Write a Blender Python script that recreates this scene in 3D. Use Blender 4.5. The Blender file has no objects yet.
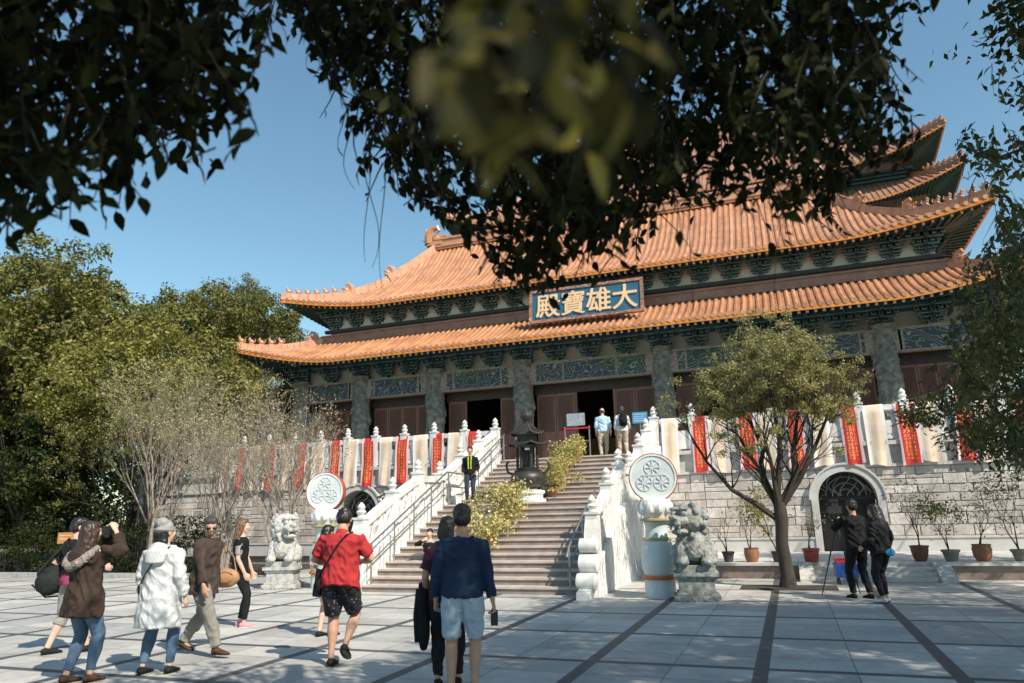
import bpy, bmesh, math, random
import numpy as np
from mathutils import Vector, Matrix, noise
R_ = math.radians
random.seed(7); rng = np.random.default_rng(7)
SC = bpy.context.scene; COL = SC.collection
CXH = -6.72          # axis of the hall and stair
EYE = 1.63
# camera axes, world X along the facade, Y into depth
RIGHT = Vector((0.93612988, 0.35087832, -0.02335042))
UP = Vector((0.10301819, -0.21014835, 0.97222679))
BACK = Vector((0.33622625, -0.91253607, -0.232873))
FPX = 723.0
def ray(px, py): return RIGHT * (px - 512) - UP * (py - 341.5) - BACK * FPX
def at(px, py, Y):
    r = ray(px, py); t = Y / r.y
    return Vector((0, 0, EYE)) + r * t
def ground(px, py, z=0.0):
    r = ray(px, py); t = (z - EYE) / r.z
    return Vector((0, 0, EYE)) + r * t

# ---------------------------------------------------------------- objects
def tag(o, label=None, cat=None, group=None, kind=None):
    if label: o['label'] = label
    if cat: o['category'] = cat
    if group: o['group'] = group
    if kind: o['kind'] = kind
    return o
def empty(name, loc=(0, 0, 0), rz=0.0):
    o = bpy.data.objects.new(name, None); COL.objects.link(o)
    o.location = loc; o.rotation_euler = (0, 0, rz); o.empty_display_size = .2
    return o
def thing(name, label, cat, loc=(0, 0, 0), rz=0.0, group=None):
    return tag(empty(name, loc, rz), label, cat, group)
def wloc(o):
    v = Vector((0, 0, 0))
    while o: v += o.location; o = o.parent
    return v
def link_mesh(name, me, parent=None, shift=None):
    o = bpy.data.objects.new(name, me); COL.objects.link(o)
    if parent:
        o.parent = parent
    if shift is not None: o.location = shift
    return o
def copy_tree(o, parent=None):
    c = o.copy(); COL.objects.link(c); c.parent = parent
    for k in list(o.children): copy_tree(k, c)
    return c

class MB:
    """collects shapes, builds ONE mesh object"""
    def __init__(s): s.v = []; s.f = []; s.m = []; s.cur = 0
    def add(s, vs, fs):
        n = len(s.v); s.v.extend([tuple(v) for v in vs])
        s.f.extend([tuple(n + i for i in f) for f in fs]); s.m.extend([s.cur] * len(fs)); return s
    def box(s, x0, x1, y0, y1, z0, z1):
        vs = [(x, y, z) for z in (z0, z1) for y in (y0, y1) for x in (x0, x1)]
        return s.add(vs, [(0, 2, 3, 1), (4, 5, 7, 6), (0, 1, 5, 4), (2, 6, 7, 3), (0, 4, 6, 2), (1, 3, 7, 5)])
    def obox(s, c, ax, ay, az, hx, hy, hz):
        c = Vector(c); ax = Vector(ax).normalized() * hx; ay = Vector(ay).normalized() * hy; az = Vector(az).normalized() * hz
        vs = [c + ax * i + ay * j + az * k for k in (-1, 1) for j in (-1, 1) for i in (-1, 1)]
        return s.add(vs, [(0, 2, 3, 1), (4, 5, 7, 6), (0, 1, 5, 4), (2, 6, 7, 3), (0, 4, 6, 2), (1, 3, 7, 5)])
    def bar(s, a, b, w, h=None):
        a = Vector(a); b = Vector(b); h = h or w; d = (b - a); L = d.length
        if L < 1e-6: return s
        d /= L; u = Vector((0, 0, 1)) if abs(d.z) < .95 else Vector((0, 1, 0))
        x = d.cross(u).normalized(); z = x.cross(d)
        return s.obox((a + b) / 2, x, d, z, w / 2, L / 2, h / 2)
    def prism(s, poly, axis, a, b):
        """poly in the two other axes, extruded a..b along axis ('x','y','z')"""
        n = len(poly); vs = []
        for t in (a, b):
            for p in poly:
                vs.append((t, p[0], p[1]) if axis == 'x' else (p[0], t, p[1]) if axis == 'y' else (p[0], p[1], t))
        fs = [tuple(range(n))[::-1], tuple(range(n, 2 * n))] + [(i, (i + 1) % n, n + (i + 1) % n, n + i) for i in range(n)]
        return s.add(vs, fs)
    def lathe(s, prof, c=(0, 0, 0), n=16, sx=1, sy=1):
        vs = []; fs = []; m = len(prof)
        for r, z in prof:
            for k in range(n):
                a = 2 * math.pi * k / n; vs.append((c[0] + r * math.cos(a) * sx, c[1] + r * math.sin(a) * sy, c[2] + z))
        for i in range(m - 1):
            for k in range(n):
                fs.append((i * n + k, i * n + (k + 1) % n, (i + 1) * n + (k + 1) % n, (i + 1) * n + k))
        fs.append(tuple(range(n))[::-1]); fs.append(tuple((m - 1) * n + k for k in range(n)))
        return s.add(vs, fs)
    def tube(s, pts, rad, n=6, cap=True):
        pts = [Vector(p) for p in pts]
        if not hasattr(rad, '__len__'): rad = [rad] * len(pts)
        vs = []; fs = []; u = None
        for i, p in enumerate(pts):
            d = (pts[min(i + 1, len(pts) - 1)] - pts[max(i - 1, 0)])
            d = d.normalized() if d.length > 1e-9 else Vector((0, 0, 1))
            if u is None: u = d.orthogonal().normalized()
            u = (u - d * u.dot(d)); u = u.normalized() if u.length > 1e-6 else d.orthogonal().normalized()
            w = d.cross(u)
            for k in range(n):
                a = 2 * math.pi * k / n; vs.append(p + (u * math.cos(a) + w * math.sin(a)) * rad[i])
        for i in range(len(pts) - 1):
            for k in range(n): fs.append((i * n + k, i * n + (k + 1) % n, (i + 1) * n + (k + 1) % n, (i + 1) * n + k))
        if cap: fs.append(tuple(range(n))[::-1]); fs.append(tuple((len(pts) - 1) * n + k for k in range(n)))
        return s.add(vs, fs)
    def ell(s, c, r, rot=None, n=12, m=8):
        vs = []; fs = []; c = Vector(c)
        for i in range(1, m):
            t = math.pi * i / m
            for k in range(n):
                a = 2 * math.pi * k / n
                v = Vector((r[0] * math.sin(t) * math.cos(a), r[1] * math.sin(t) * math.sin(a), -r[2] * math.cos(t)))
                vs.append(c + (rot @ v if rot else v))
        b = Vector((0, 0, -r[2])); tt = Vector((0, 0, r[2]))
        vs.append(c + (rot @ b if rot else b)); vs.append(c + (rot @ tt if rot else tt)); nb = (m - 1) * n
        for i in range(m - 2):
            for k in range(n): fs.append((i * n + k, i * n + (k + 1) % n, (i + 1) * n + (k + 1) % n, (i + 1) * n + k))
        for k in range(n):
            fs.append((nb, (k + 1) % n, k)); fs.append((nb + 1, (m - 2) * n + k, (m - 2) * n + (k + 1) % n))
        return s.add(vs, fs)
    def mesh(s, name, mats, smooth=False, shift=None):
        me = bpy.data.meshes.new(name)
        if shift is not None: s.v = [(a - shift[0], b - shift[1], c - shift[2]) for a, b, c in s.v]
        me.from_pydata(s.v, [], s.f)
        if not isinstance(mats, (list, tuple)): mats = [mats]
        for m in mats: me.materials.append(m)
        if len(mats) > 1: me.polygons.foreach_set('material_index', s.m)
        if smooth:
            me.polygons.foreach_set('use_smooth', [True] * len(me.polygons))
            if smooth != 'full': me.set_sharp_from_angle(angle=R_(38))
        me.update(); return me
    def build(s, name, mats, parent=None, smooth=False, world=True, bevel=0):
        """world=True: the vertices are world coordinates"""
        shift = wloc(parent) if (parent and world) else None
        o = link_mesh(name, s.mesh(name, mats, smooth, shift), parent)
        if bevel:
            b = o.modifiers.new('bevel', 'BEVEL'); b.width = bevel; b.segments = 2; b.limit_method = 'ANGLE'; b.angle_limit = R_(40)
        return o

def baked(me, voxel=None, smooth=0, iters=4, name='m', mats=None, disp=None):
    """remesh closed shapes into one continuous surface"""
    o = bpy.data.objects.new('tmp', me); COL.objects.link(o)
    if voxel:
        m = o.modifiers.new('r', 'REMESH'); m.mode = 'VOXEL'; m.voxel_size = voxel; m.use_smooth_shade = True
    if smooth:
        m = o.modifiers.new('s', 'SMOOTH'); m.factor = smooth; m.iterations = iters
    dg = bpy.context.evaluated_depsgraph_get()
    out = bpy.data.meshes.new_from_object(o.evaluated_get(dg)); out.name = name
    bpy.data.objects.remove(o); bpy.data.meshes.remove(me)
    if disp:
        n = len(out.vertices); co = np.empty(n * 3); out.vertices.foreach_get('co', co); co = co.reshape(-1, 3)
        no = np.empty(n * 3); out.vertices.foreach_get('normal', no); no = no.reshape(-1, 3)
        d = np.array([disp(Vector(c), Vector(q)) for c, q in zip(co, no)])
        out.vertices.foreach_set('co', (co + no * d[:, None]).ravel())
    out.materials.clear()
    for m in (mats if isinstance(mats, (list, tuple)) else [mats]):
        if m: out.materials.append(m)
    out.polygons.foreach_set('use_smooth', [True] * len(out.polygons)); out.update()
    return out

# ---------------------------------------------------------------- materials
def newmat(name):
    m = bpy.data.materials.new(name); m.use_nodes = True
    nt = m.node_tree; b = nt.nodes['Principled BSDF']; return m, nt, b
def N(nt, t, **k):
    n = nt.nodes.new(t)
    for a, v in k.items():
        if a.startswith('i_'): n.inputs[int(a[2:]) if a[2:].isdigit() else a[2:].replace('_', ' ')].default_value = v
        else: setattr(n, a, v)
    return n
def c4(c): return (c[0], c[1], c[2], 1)
def ramp(nt, fac, stops, interp='LINEAR'):
    r = N(nt, 'ShaderNodeValToRGB'); cr = r.color_ramp; cr.interpolation = interp
    while len(cr.elements) < len(stops): cr.elements.new(.5)
    for e, (p, c) in zip(cr.elements, stops): e.position = p; e.color = c4(c) if len(c) == 3 else c
    nt.links.new(fac, r.inputs[0]); return r.outputs[0]
def mixc(nt, fac, a, b, mode='MIX'):
    m = N(nt, 'ShaderNodeMix', data_type='RGBA', blend_type=mode)
    for i, x in ((0, fac), (6, a), (7, b)):
        if hasattr(x, 'links') or isinstance(x, bpy.types.NodeSocket): nt.links.new(x, m.inputs[i])
        else: m.inputs[i].default_value = x if i == 0 else c4(x)
    return m.outputs[2]
def mth(nt, op, a, b=None, c=None, clamp=False):
    m = N(nt, 'ShaderNodeMath', operation=op, use_clamp=clamp)
    for i, x in enumerate((a, b, c)):
        if x is None: continue
        if isinstance(x, bpy.types.NodeSocket): nt.links.new(x, m.inputs[i])
        else: m.inputs[i].default_value = x
    return m.outputs[0]
def coords(nt, kind='Object', scale=(1, 1, 1)):
    t = N(nt, 'ShaderNodeTexCoord'); mp = N(nt, 'ShaderNodeMapping'); mp.inputs['Scale'].default_value = scale
    nt.links.new(t.outputs[kind], mp.inputs[0]); return mp.outputs[0]
def wcoords(nt, scale=(1, 1, 1)):
    t = N(nt, 'ShaderNodeNewGeometry'); mp = N(nt, 'ShaderNodeMapping'); mp.inputs['Scale'].default_value = scale
    nt.links.new(t.outputs['Position'], mp.inputs[0]); return mp.outputs[0]
def noise_t(nt, vec, scale, detail=4, rough=.55):
    n = N(nt, 'ShaderNodeTexNoise'); n.inputs['Scale'].default_value = scale; n.inputs['Detail'].default_value = detail
    n.inputs['Roughness'].default_value = rough; nt.links.new(vec, n.inputs['Vector']); return n.outputs['Fac']
def bump(nt, b, h, strength=.3, dist=.02):
    u = N(nt, 'ShaderNodeBump'); u.inputs['Strength'].default_value = strength; u.inputs['Distance'].default_value = dist
    nt.links.new(h, u.inputs['Height']); nt.links.new(u.outputs[0], b.inputs['Normal']); return u
def island(nt): return N(nt, 'ShaderNodeNewGeometry').outputs['Random Per Island']
def simple(name, c1, c2=None, scale=3, rough=.6, bs=.15, bd=.01, bscale=None, isl=0, metallic=0, spec=None, scale3=(1, 1, 1), coord='Object'):
    m, nt, b = newmat(name); c2 = c2 or tuple(x * .7 for x in c1)
    v = coords(nt, coord, scale3)
    f = noise_t(nt, v, scale, 5)
    col = ramp(nt, f, [(.3, c2), (.7, c1)])
    if isl:
        r = island(nt); g = ramp(nt, r, [(0, (1 - isl,) * 3), (1, (1 + isl * .6,) * 3)])
        col = mixc(nt, 1.0, col, g, 'MULTIPLY')
    nt.links.new(col, b.inputs['Base Color'])
    b.inputs['Roughness'].default_value = rough; b.inputs['Metallic'].default_value = metallic
    if spec is not None: b.inputs['Specular IOR Level'].default_value = spec
    if bs: bump(nt, b, noise_t(nt, v, bscale or scale * 6, 4), bs, bd)
    return m

def leafmat(name, c1, c2, c3=None, trans=.35, rough=.5, spec=.3):
    m, nt, b = newmat(name)
    r = island(nt); c3 = c3 or c1
    col = ramp(nt, r, [(0, c2), (.5, c1), (1, c3)])
    big = ramp(nt, noise_t(nt, wcoords(nt), .6, 3), [(.35, (.8, .8, .8)), (.65, (1.15, 1.1, 1.0))])
    col = mixc(nt, 1.0, col, big, 'MULTIPLY')
    nt.links.new(col, b.inputs['Base Color']); b.inputs['Roughness'].default_value = rough
    b.inputs['Specular IOR Level'].default_value = spec
    tr = N(nt, 'ShaderNodeBsdfTranslucent'); mx = N(nt, 'ShaderNodeMixShader'); mx.inputs[0].default_value = trans
    lighter = mixc(nt, 1.0, col, (1.25, 1.3, .6), 'MULTIPLY'); nt.links.new(lighter, tr.inputs[0])
    out = nt.nodes['Material Output']
    nt.links.new(b.outputs[0], mx.inputs[1]); nt.links.new(tr.outputs[0], mx.inputs[2]); nt.links.new(mx.outputs[0], out.inputs[0])
    return m

M = {}
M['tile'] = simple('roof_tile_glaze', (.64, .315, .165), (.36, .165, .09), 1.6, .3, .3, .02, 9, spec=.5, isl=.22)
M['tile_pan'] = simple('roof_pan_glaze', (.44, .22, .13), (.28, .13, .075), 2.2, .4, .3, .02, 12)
M['ridge'] = simple('ridge_glaze', (.58, .3, .17), (.38, .175, .1), 3, .38, .35, .03, 9)
M['ridge_band'] = simple('ridge_band_shaded', (.3, .17, .12), (.2, .1, .07), 3, .5, .35, .03, 9)  # darker than the other ridges: shade below the upper eave put into the colour
M['tile_edge'] = simple('tile_edge_orange', (.75, .28, .04), (.5, .16, .03), 5, .45, .2)
M['tile_far'] = simple('weathered_tile', (.42, .21, .13), (.24, .12, .08), 2.2, .5, .25, .02, 9)
M['cream'] = simple('cream_plaster', (.8, .74, .65), (.68, .62, .54), 1.5, .85, .1)
M['green'] = simple('painted_green_wood', (.028, .075, .068), (.018, .045, .07), 6, .6, .4, .02, 14, isl=.4)
M['rafter'] = simple('rafter_paint', (.04, .09, .08), (.02, .05, .05), 5, .6, .2)
M['rafter_end'] = simple('rafter_end_paint', (.62, .47, .38), (.5, .36, .26), 5, .6, .0)
M['outline'] = simple('bracket_outline', (.4, .48, .42), (.14, .22, .22), 9, .7, .0)
M['wood'] = simple('red_brown_wood', (.28, .13, .085), (.16, .07, .048), 5, .45, .3, .01, 30, scale3=(1, 1, .15))
M['beam'] = simple('dark_beam', (.05, .035, .028), (.03, .022, .018), 5, .6, .2)
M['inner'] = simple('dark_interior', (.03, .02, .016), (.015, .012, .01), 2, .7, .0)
M['white'] = simple('white_marble', (.78, .775, .75), (.5, .49, .46), 3.5, .6, .2, .01, 10, scale3=(1, 1, .35))
M['greystone'] = simple('grey_granite', (.42, .42, .4), (.25, .255, .245), 9, .75, .4, .015, 40)
M['coping'] = simple('coping_granite', (.55, .53, .5), (.4, .385, .36), 5, .7, .2, .01, 30)
M['plinth'] = simple('pale_plinth', (.55, .54, .52), (.42, .41, .4), 2, .8, .1)
M['ledge'] = simple('brown_granite', (.24, .18, .155), (.15, .11, .1), 6, .6, .2)
M['mortar'] = simple('mortar', (.34, .32, .3), (.25, .235, .22), 5, .9, .3)
M['metal'] = simple('brushed_steel', (.42, .43, .44), (.3, .31, .32), 6, .35, .0, metallic=.8)
M['black_metal'] = simple('black_metal', (.02, .02, .022), (.012, .012, .012), 6, .4, .0)
M['bronze'] = simple('dark_bronze', (.075, .068, .06), (.035, .034, .033), 7, .45, .4, .015, 25, metallic=.45)
M['terracotta'] = simple('terracotta', (.34, .15, .085), (.2, .09, .05), 5, .75, .15)
M['brown_glaze'] = simple('brown_glaze', (.16, .07, .04), (.08, .035, .02), 6, .35, .1)
M['grey_pot'] = simple('grey_pot', (.25, .24, .22), (.16, .155, .14), 6, .6, .1)
M['red_pot'] = simple('red_glaze', (.3, .05, .04), (.18, .03, .025), 6, .35, .1)
M['dark_pot'] = simple('dark_plastic_pot', (.06, .055, .05), (.04, .035, .03), 6, .6, .0)
M['soil'] = simple('soil', (.07, .05, .035), (.03, .022, .016), 12, .95, .6, .02)
M['bark'] = simple('grey_bark', (.06, .048, .037), (.025, .02, .016), 7, .9, .8, .02, 25, scale3=(1, 1, .3))
M['pale_bark'] = simple('pale_bark', (.4, .34, .28), (.2, .165, .135), 7, .9, .5, .02, 25)
M['twig'] = simple('dark_twig', (.025, .019, .014), (.014, .011, .009), 7, .9, .0)
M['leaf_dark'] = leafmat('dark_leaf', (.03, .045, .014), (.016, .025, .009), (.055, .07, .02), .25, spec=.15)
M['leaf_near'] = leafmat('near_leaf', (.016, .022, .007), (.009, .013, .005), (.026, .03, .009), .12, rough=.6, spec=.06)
M['leaf_mid'] = leafmat('mid_leaf', (.14, .145, .042), (.06, .07, .02), (.28, .26, .08), .3)
M['leaf_lime'] = leafmat('lime_leaf', (.2, .195, .05), (.09, .1, .03), (.33, .3, .09), .3)
M['leaf_olive'] = leafmat('olive_leaf', (.3, .29, .15), (.15, .155, .08), (.48, .45, .27), .35)
M['leaf_grey'] = leafmat('grey_green_leaf', (.15, .16, .11), (.07, .09, .06), (.24, .24, .17), .3)
M['leaf_dry'] = leafmat('dry_leaf', (.38, .32, .23), (.2, .17, .12), (.56, .49, .37), .3)
M['leaf_yellow'] = leafmat('yellow_leaf', (.36, .33, .12), (.16, .17, .05), (.58, .52, .26), .35)
M['petal'] = simple('cream_petal', (.85, .78, .45), (.8, .62, .25), 20, .6, 0, isl=.15)
M['skin'] = simple('skin', (.5, .29, .2), (.44, .24, .165), 14, .5, .05, spec=.35)
M['skin_pale'] = simple('pale_skin', (.62, .41, .31), (.56, .35, .26), 14, .5, .05, spec=.35)
M['hair'] = simple('black_hair', (.018, .014, .012), (.01, .008, .007), 8, .4, .5, .01, 60, scale3=(1, 1, .2))
M['hair_brown'] = simple('brown_hair', (.055, .028, .018), (.025, .013, .01), 8, .4, .5, .01, 60, scale3=(1, 1, .2))
M['hair_light'] = simple('light_brown_hair', (.16, .085, .045), (.09, .045, .025), 8, .4, .5, .01, 60, scale3=(1, 1, .2))
M['hair_grey'] = simple('greying_hair', (.07, .06, .055), (.03, .026, .025), 20, .5, .5, .01, 60)
M['eye'] = simple('eye_dark', (.02, .015, .012), None, 5, .2, 0)
M['lip'] = simple('lip', (.4, .14, .12), None, 5, .5, 0)
def cloth(name, c1, c2=None, scale=6, rough=.85, bs=.25, fold=7):
    m, nt, b = newmat(name); c2 = c2 or tuple(x * .75 for x in c1); v = coords(nt)
    nt.links.new(ramp(nt, noise_t(nt, v, scale, 4), [(.3, c2), (.7, c1)]), b.inputs['Base Color'])
    b.inputs['Roughness'].default_value = rough; b.inputs['Specular IOR Level'].default_value = .2
    f1 = noise_t(nt, v, fold, 3, .5); f2 = noise_t(nt, v, 90, 2)
    bump(nt, b, mth(nt, 'ADD', mth(nt, 'MULTIPLY', f1, 1.0), mth(nt, 'MULTIPLY', f2, .08)), bs, .05)
    return m

# paving: pale granite slabs between a grid of dark strips
def paving():
    m, nt, b = newmat('granite_paving'); p = wcoords(nt)
    sep = N(nt, 'ShaderNodeSeparateXYZ'); nt.links.new(p, sep.inputs[0]); X, Y = sep.outputs[0], sep.outputs[1]
    def line(c, off, per, w):
        t = mth(nt, 'DIVIDE', mth(nt, 'SUBTRACT', c, off), per)
        f = mth(nt, 'ABSOLUTE', mth(nt, 'SUBTRACT', mth(nt, 'FRACT', mth(nt, 'ADD', t, .5)), .5))
        return mth(nt, 'LESS_THAN', f, w / per / 2)
    strip = mth(nt, 'MAXIMUM', line(X, -.45, 1.83, .15), line(Y, 8.53, 1.98, .13))
    joint = mth(nt, 'MAXIMUM', line(X, .465, .915, .014), line(Y, .61, .66, .016))
    fine = line(X, .1, .305, .007)
    b1 = noise_t(nt, p, .55, 6, .65); b2 = noise_t(nt, p, 7, 5, .7); b3 = noise_t(nt, p, 140, 2)
    # slab to slab tone
    fl = N(nt, 'ShaderNodeVectorMath', operation='FLOOR'); mp = N(nt, 'ShaderNodeMapping')
    mp.inputs['Location'].default_value = (-.508, -.924, 0); mp.inputs['Scale'].default_value = (1 / .915, 1 / .66, 0)
    nt.links.new(p, mp.inputs[0]); nt.links.new(mp.outputs[0], fl.inputs[0])
    wn = N(nt, 'ShaderNodeTexWhiteNoise'); nt.links.new(fl.outputs[0], wn.inputs['Vector'])
    base = ramp(nt, b1, [(.3, (.38, .37, .345)), (.5, (.49, .48, .45)), (.7, (.58, .565, .53))])
    base = mixc(nt, 1.0, base, ramp(nt, wn.outputs[0], [(0, (.76, .77, .78)), (.8, (1.02, 1.02, 1.01)), (1, (1.14, 1.12, 1.09))]), 'MULTIPLY')
    base = mixc(nt, 1.0, base, ramp(nt, b2, [(.3, (.86, .86, .86)), (.65, (1.06, 1.06, 1.06))]), 'MULTIPLY')
    base = mixc(nt, 1.0, base, ramp(nt, b3, [(.35, (.88, .88, .88)), (.65, (1.06, 1.06, 1.06))]), 'MULTIPLY')
    base = mixc(nt, mth(nt, 'MULTIPLY', joint, .8), base, (.1, .1, .1))
    st_ = ramp(nt, noise_t(nt, p, 1.7, 7, .75), [(.5, (1, 1, 1)), (.62, (.8, .8, .79)), (.7, (.66, .66, .65))]); base = mixc(nt, .8, base, mixc(nt, 1.0, base, st_, 'MULTIPLY'))
    dk = ramp(nt, b2, [(.3, (.055, .06, .063)), (.7, (.095, .1, .102))])
    base = mixc(nt, strip, base, dk)
    nt.links.new(base, b.inputs['Base Color'])
    nt.links.new(ramp(nt, b2, [(.3, (.5, .5, .5)), (.7, (.72, .72, .72))]), b.inputs['Roughness'])
    h = mth(nt, 'SUBTRACT', mth(nt, 'MULTIPLY', b2, .3), mth(nt, 'MULTIPLY', joint, .5)); bump(nt, b, h, .25, .006)
    return m
M['paving'] = paving()

def stoneblocks():
    m, nt, b = newmat('ashlar_block'); v = wcoords(nt); r = island(nt)
    tone = ramp(nt, r, [(0, (.4, .37, .345)), (.35, (.53, .495, .465)), (.7, (.61, .57, .54)), (1, (.7, .655, .62))])
    n1 = noise_t(nt, v, 6, 6, .7)
    col = mixc(nt, 1.0, tone, ramp(nt, n1, [(.3, (.68, .66, .65)), (.65, (1.08, 1.08, 1.08))]), 'MULTIPLY')
    st = ramp(nt, noise_t(nt, wcoords(nt, (1.2, 1.2, .35)), 1.6, 5), [(.45, (1, 1, 1)), (.75, (.68, .66, .63))])
    col = mixc(nt, 1.0, col, st, 'MULTIPLY')
    nt.links.new(col, b.inputs['Base Color']); b.inputs['Roughness'].default_value = .85
    bump(nt, b, noise_t(nt, v, 14, 6, .7), .7, .03); return m
M['blocks'] = stoneblocks()

def carvedwhite():
    m, nt, b = newmat('carved_white_marble'); v = wcoords(nt)
    w = N(nt, 'ShaderNodeTexWave', wave_type='RINGS', rings_direction='SPHERICAL')
    w.inputs['Scale'].default_value = 1.3; w.inputs['Distortion'].default_value = 9; w.inputs['Detail'].default_value = 3; w.inputs['Detail Scale'].default_value = 1.6
    nt.links.new(v, w.inputs[0])
    nt.links.new(ramp(nt, noise_t(nt, v, 2.2, 5), [(.3, (.5, .49, .465)), (.5, (.72, .715, .69)), (.7, (.78, .775, .75))]), b.inputs['Base Color'])
    b.inputs['Roughness'].default_value = .55; bump(nt, b, w.outputs['Fac'], .8, .05); return m
M['carved'] = carvedwhite()

def painted(name, ground_, a, c, scale=5):
    """painted beam: scrolls of pale line and small coloured flowers on a dark ground"""
    m, nt, b = newmat(name); v = wcoords(nt, (1.9, 1, 2.4))
    w = N(nt, 'ShaderNodeTexWave', wave_type='RINGS', rings_direction='Y'); w.inputs['Scale'].default_value = .8
    w.inputs['Distortion'].default_value = 14; w.inputs['Detail'].default_value = 1; w.inputs['Detail Scale'].default_value = 1.9
    nt.links.new(v, w.inputs[0])
    line = ramp(nt, w.outputs['Fac'], [(.0, (0, 0, 0)), (.88, (0, 0, 0)), (.94, (1, 1, 1))])
    vo = N(nt, 'ShaderNodeTexVoronoi'); vo.inputs['Scale'].default_value = 2.1; nt.links.new(v, vo.inputs['Vector'])
    dot = ramp(nt, vo.outputs['Distance'], [(.0, (1, 1, 1)), (.16, (1, 1, 1)), (.19, (0, 0, 0))])
    g = mixc(nt, ramp(nt, noise_t(nt, v, .8, 2), [(.47, (0, 0, 0)), (.53, (1, 1, 1))]), ground_, c)
    col = mixc(nt, mth(nt, 'MULTIPLY', line, .5), g, a)
    hue = ramp(nt, vo.outputs['Color'], [(0, (.4, .06, .06)), (.5, (.45, .3, .08)), (.8, (.4, .35, .3))], 'CONSTANT')
    col = mixc(nt, mth(nt, 'MULTIPLY', dot, .7), col, hue)
    nt.links.new(col, b.inputs['Base Color']); b.inputs['Roughness'].default_value = .6; return m
M['frieze'] = painted('painted_frieze', (.04, .07, .055), (.5, .48, .4), (.04, .06, .09))

def dragonstone():
    m, nt, b = newmat('carved_green_stone'); v = coords(nt, 'Object')
    n = noise_t(nt, v, 5, 6, .7); vo = N(nt, 'ShaderNodeTexVoronoi', feature='SMOOTH_F1'); vo.inputs['Scale'].default_value = 6; nt.links.new(v, vo.inputs['Vector'])
    col = ramp(nt, n, [(.3, (.09, .09, .078)), (.55, (.2, .2, .172)), (.75, (.42, .41, .36))])
    nt.links.new(col, b.inputs['Base Color']); b.inputs['Roughness'].default_value = .7
    bump(nt, b, vo.outputs['Distance'], 1.0, .09); return m
M['dragon'] = dragonstone()

def banner_mat(name, base, edge, ink, gold=False):
    """hanging cloth: plain border, columns of small woven marks down the middle (local x across, z down)"""
    m, nt, b = newmat(name); t = N(nt, 'ShaderNodeTexCoord'); sep = N(nt, 'ShaderNodeSeparateXYZ'); nt.links.new(t.outputs['Object'], sep.inputs[0])
    X, Z = sep.outputs[0], sep.outputs[2]
    br = N(nt, 'ShaderNodeTexNoise'); br.inputs['Scale'].default_value = 1; br.inputs['Detail'].default_value = 2.5; br.inputs['Roughness'].default_value = .7
    mp = N(nt, 'ShaderNodeMapping'); mp.inputs['Scale'].default_value = (34, 1, 26); nt.links.new(t.outputs['Object'], mp.inputs[0]); nt.links.new(mp.outputs[0], br.inputs['Vector'])
    marks = mth(nt, 'GREATER_THAN', br.outputs['Fac'], .52)
    def cols(off, w): return mth(nt, 'LESS_THAN', mth(nt, 'ABSOLUTE', mth(nt, 'SUBTRACT', X, off)), w)
    if gold:
        c = mth(nt, 'MAXIMUM', cols(0, .035), mth(nt, 'MAXIMUM', cols(-.1, .03), cols(.1, .03)))
    else:
        c = mth(nt, 'MULTIPLY', cols(0, .03), .5)
    rows = mth(nt, 'LESS_THAN', mth(nt, 'FRACT', mth(nt, 'MULTIPLY', Z, 9)), .8)
    inside = mth(nt, 'MULTIPLY', mth(nt, 'MULTIPLY', c, rows), marks)
    mid = mth(nt, 'MULTIPLY', inside, mth(nt, 'LESS_THAN', mth(nt, 'ABSOLUTE', mth(nt, 'ADD', Z, .92)), .72))
    brd = mth(nt, 'GREATER_THAN', mth(nt, 'ABSOLUTE', X), .195)
    n = noise_t(nt, t.outputs['Object'], 3, 3)
    col = ramp(nt, n, [(.3, tuple(x * .82 for x in base)), (.7, base)])
    col = mixc(nt, mid, col, ink); col = mixc(nt, brd, col, edge)
    nt.links.new(col, b.inputs['Base Color']); b.inputs['Roughness'].default_value = .7
    tr = N(nt, 'ShaderNodeBsdfTranslucent'); mx = N(nt, 'ShaderNodeMixShader'); mx.inputs[0].default_value = .15
    nt.links.new(col, tr.inputs[0]); nt.links.new(b.outputs[0], mx.inputs[1]); nt.links.new(tr.outputs[0], mx.inputs[2]); nt.links.new(mx.outputs[0], nt.nodes['Material Output'].inputs[0])
    return m
M['ban_red'] = banner_mat('red_banner_cloth', (.6, .035, .03), (.72, .55, .55), (.85, .42, .1), True)
M['ban_cream'] = banner_mat('cream_banner_cloth', (.86, .7, .55), (.8, .77, .76), (.5, .32, .16))
# ================================================================ GROUND
def sheet(name, x0, x1, y0, y1, z, mat, kind='structure', nx=1, ny=1):
    b = MB(); b.add([(x0, y0, z), (x1, y0, z), (x1, y1, z), (x0, y1, z)], [(0, 1, 2, 3)])
    return tag(b.build(name, mat), kind=kind)
sheet('ground', -700, 700, -400, 1200, -.012, simple('earth', (.13, .12, .075), (.07, .075, .04), .3, .95, .5, .05, 8, coord='Object'))
sheet('plaza_paving', -30, 16, -14, 24, 0.0, M['paving'])

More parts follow.
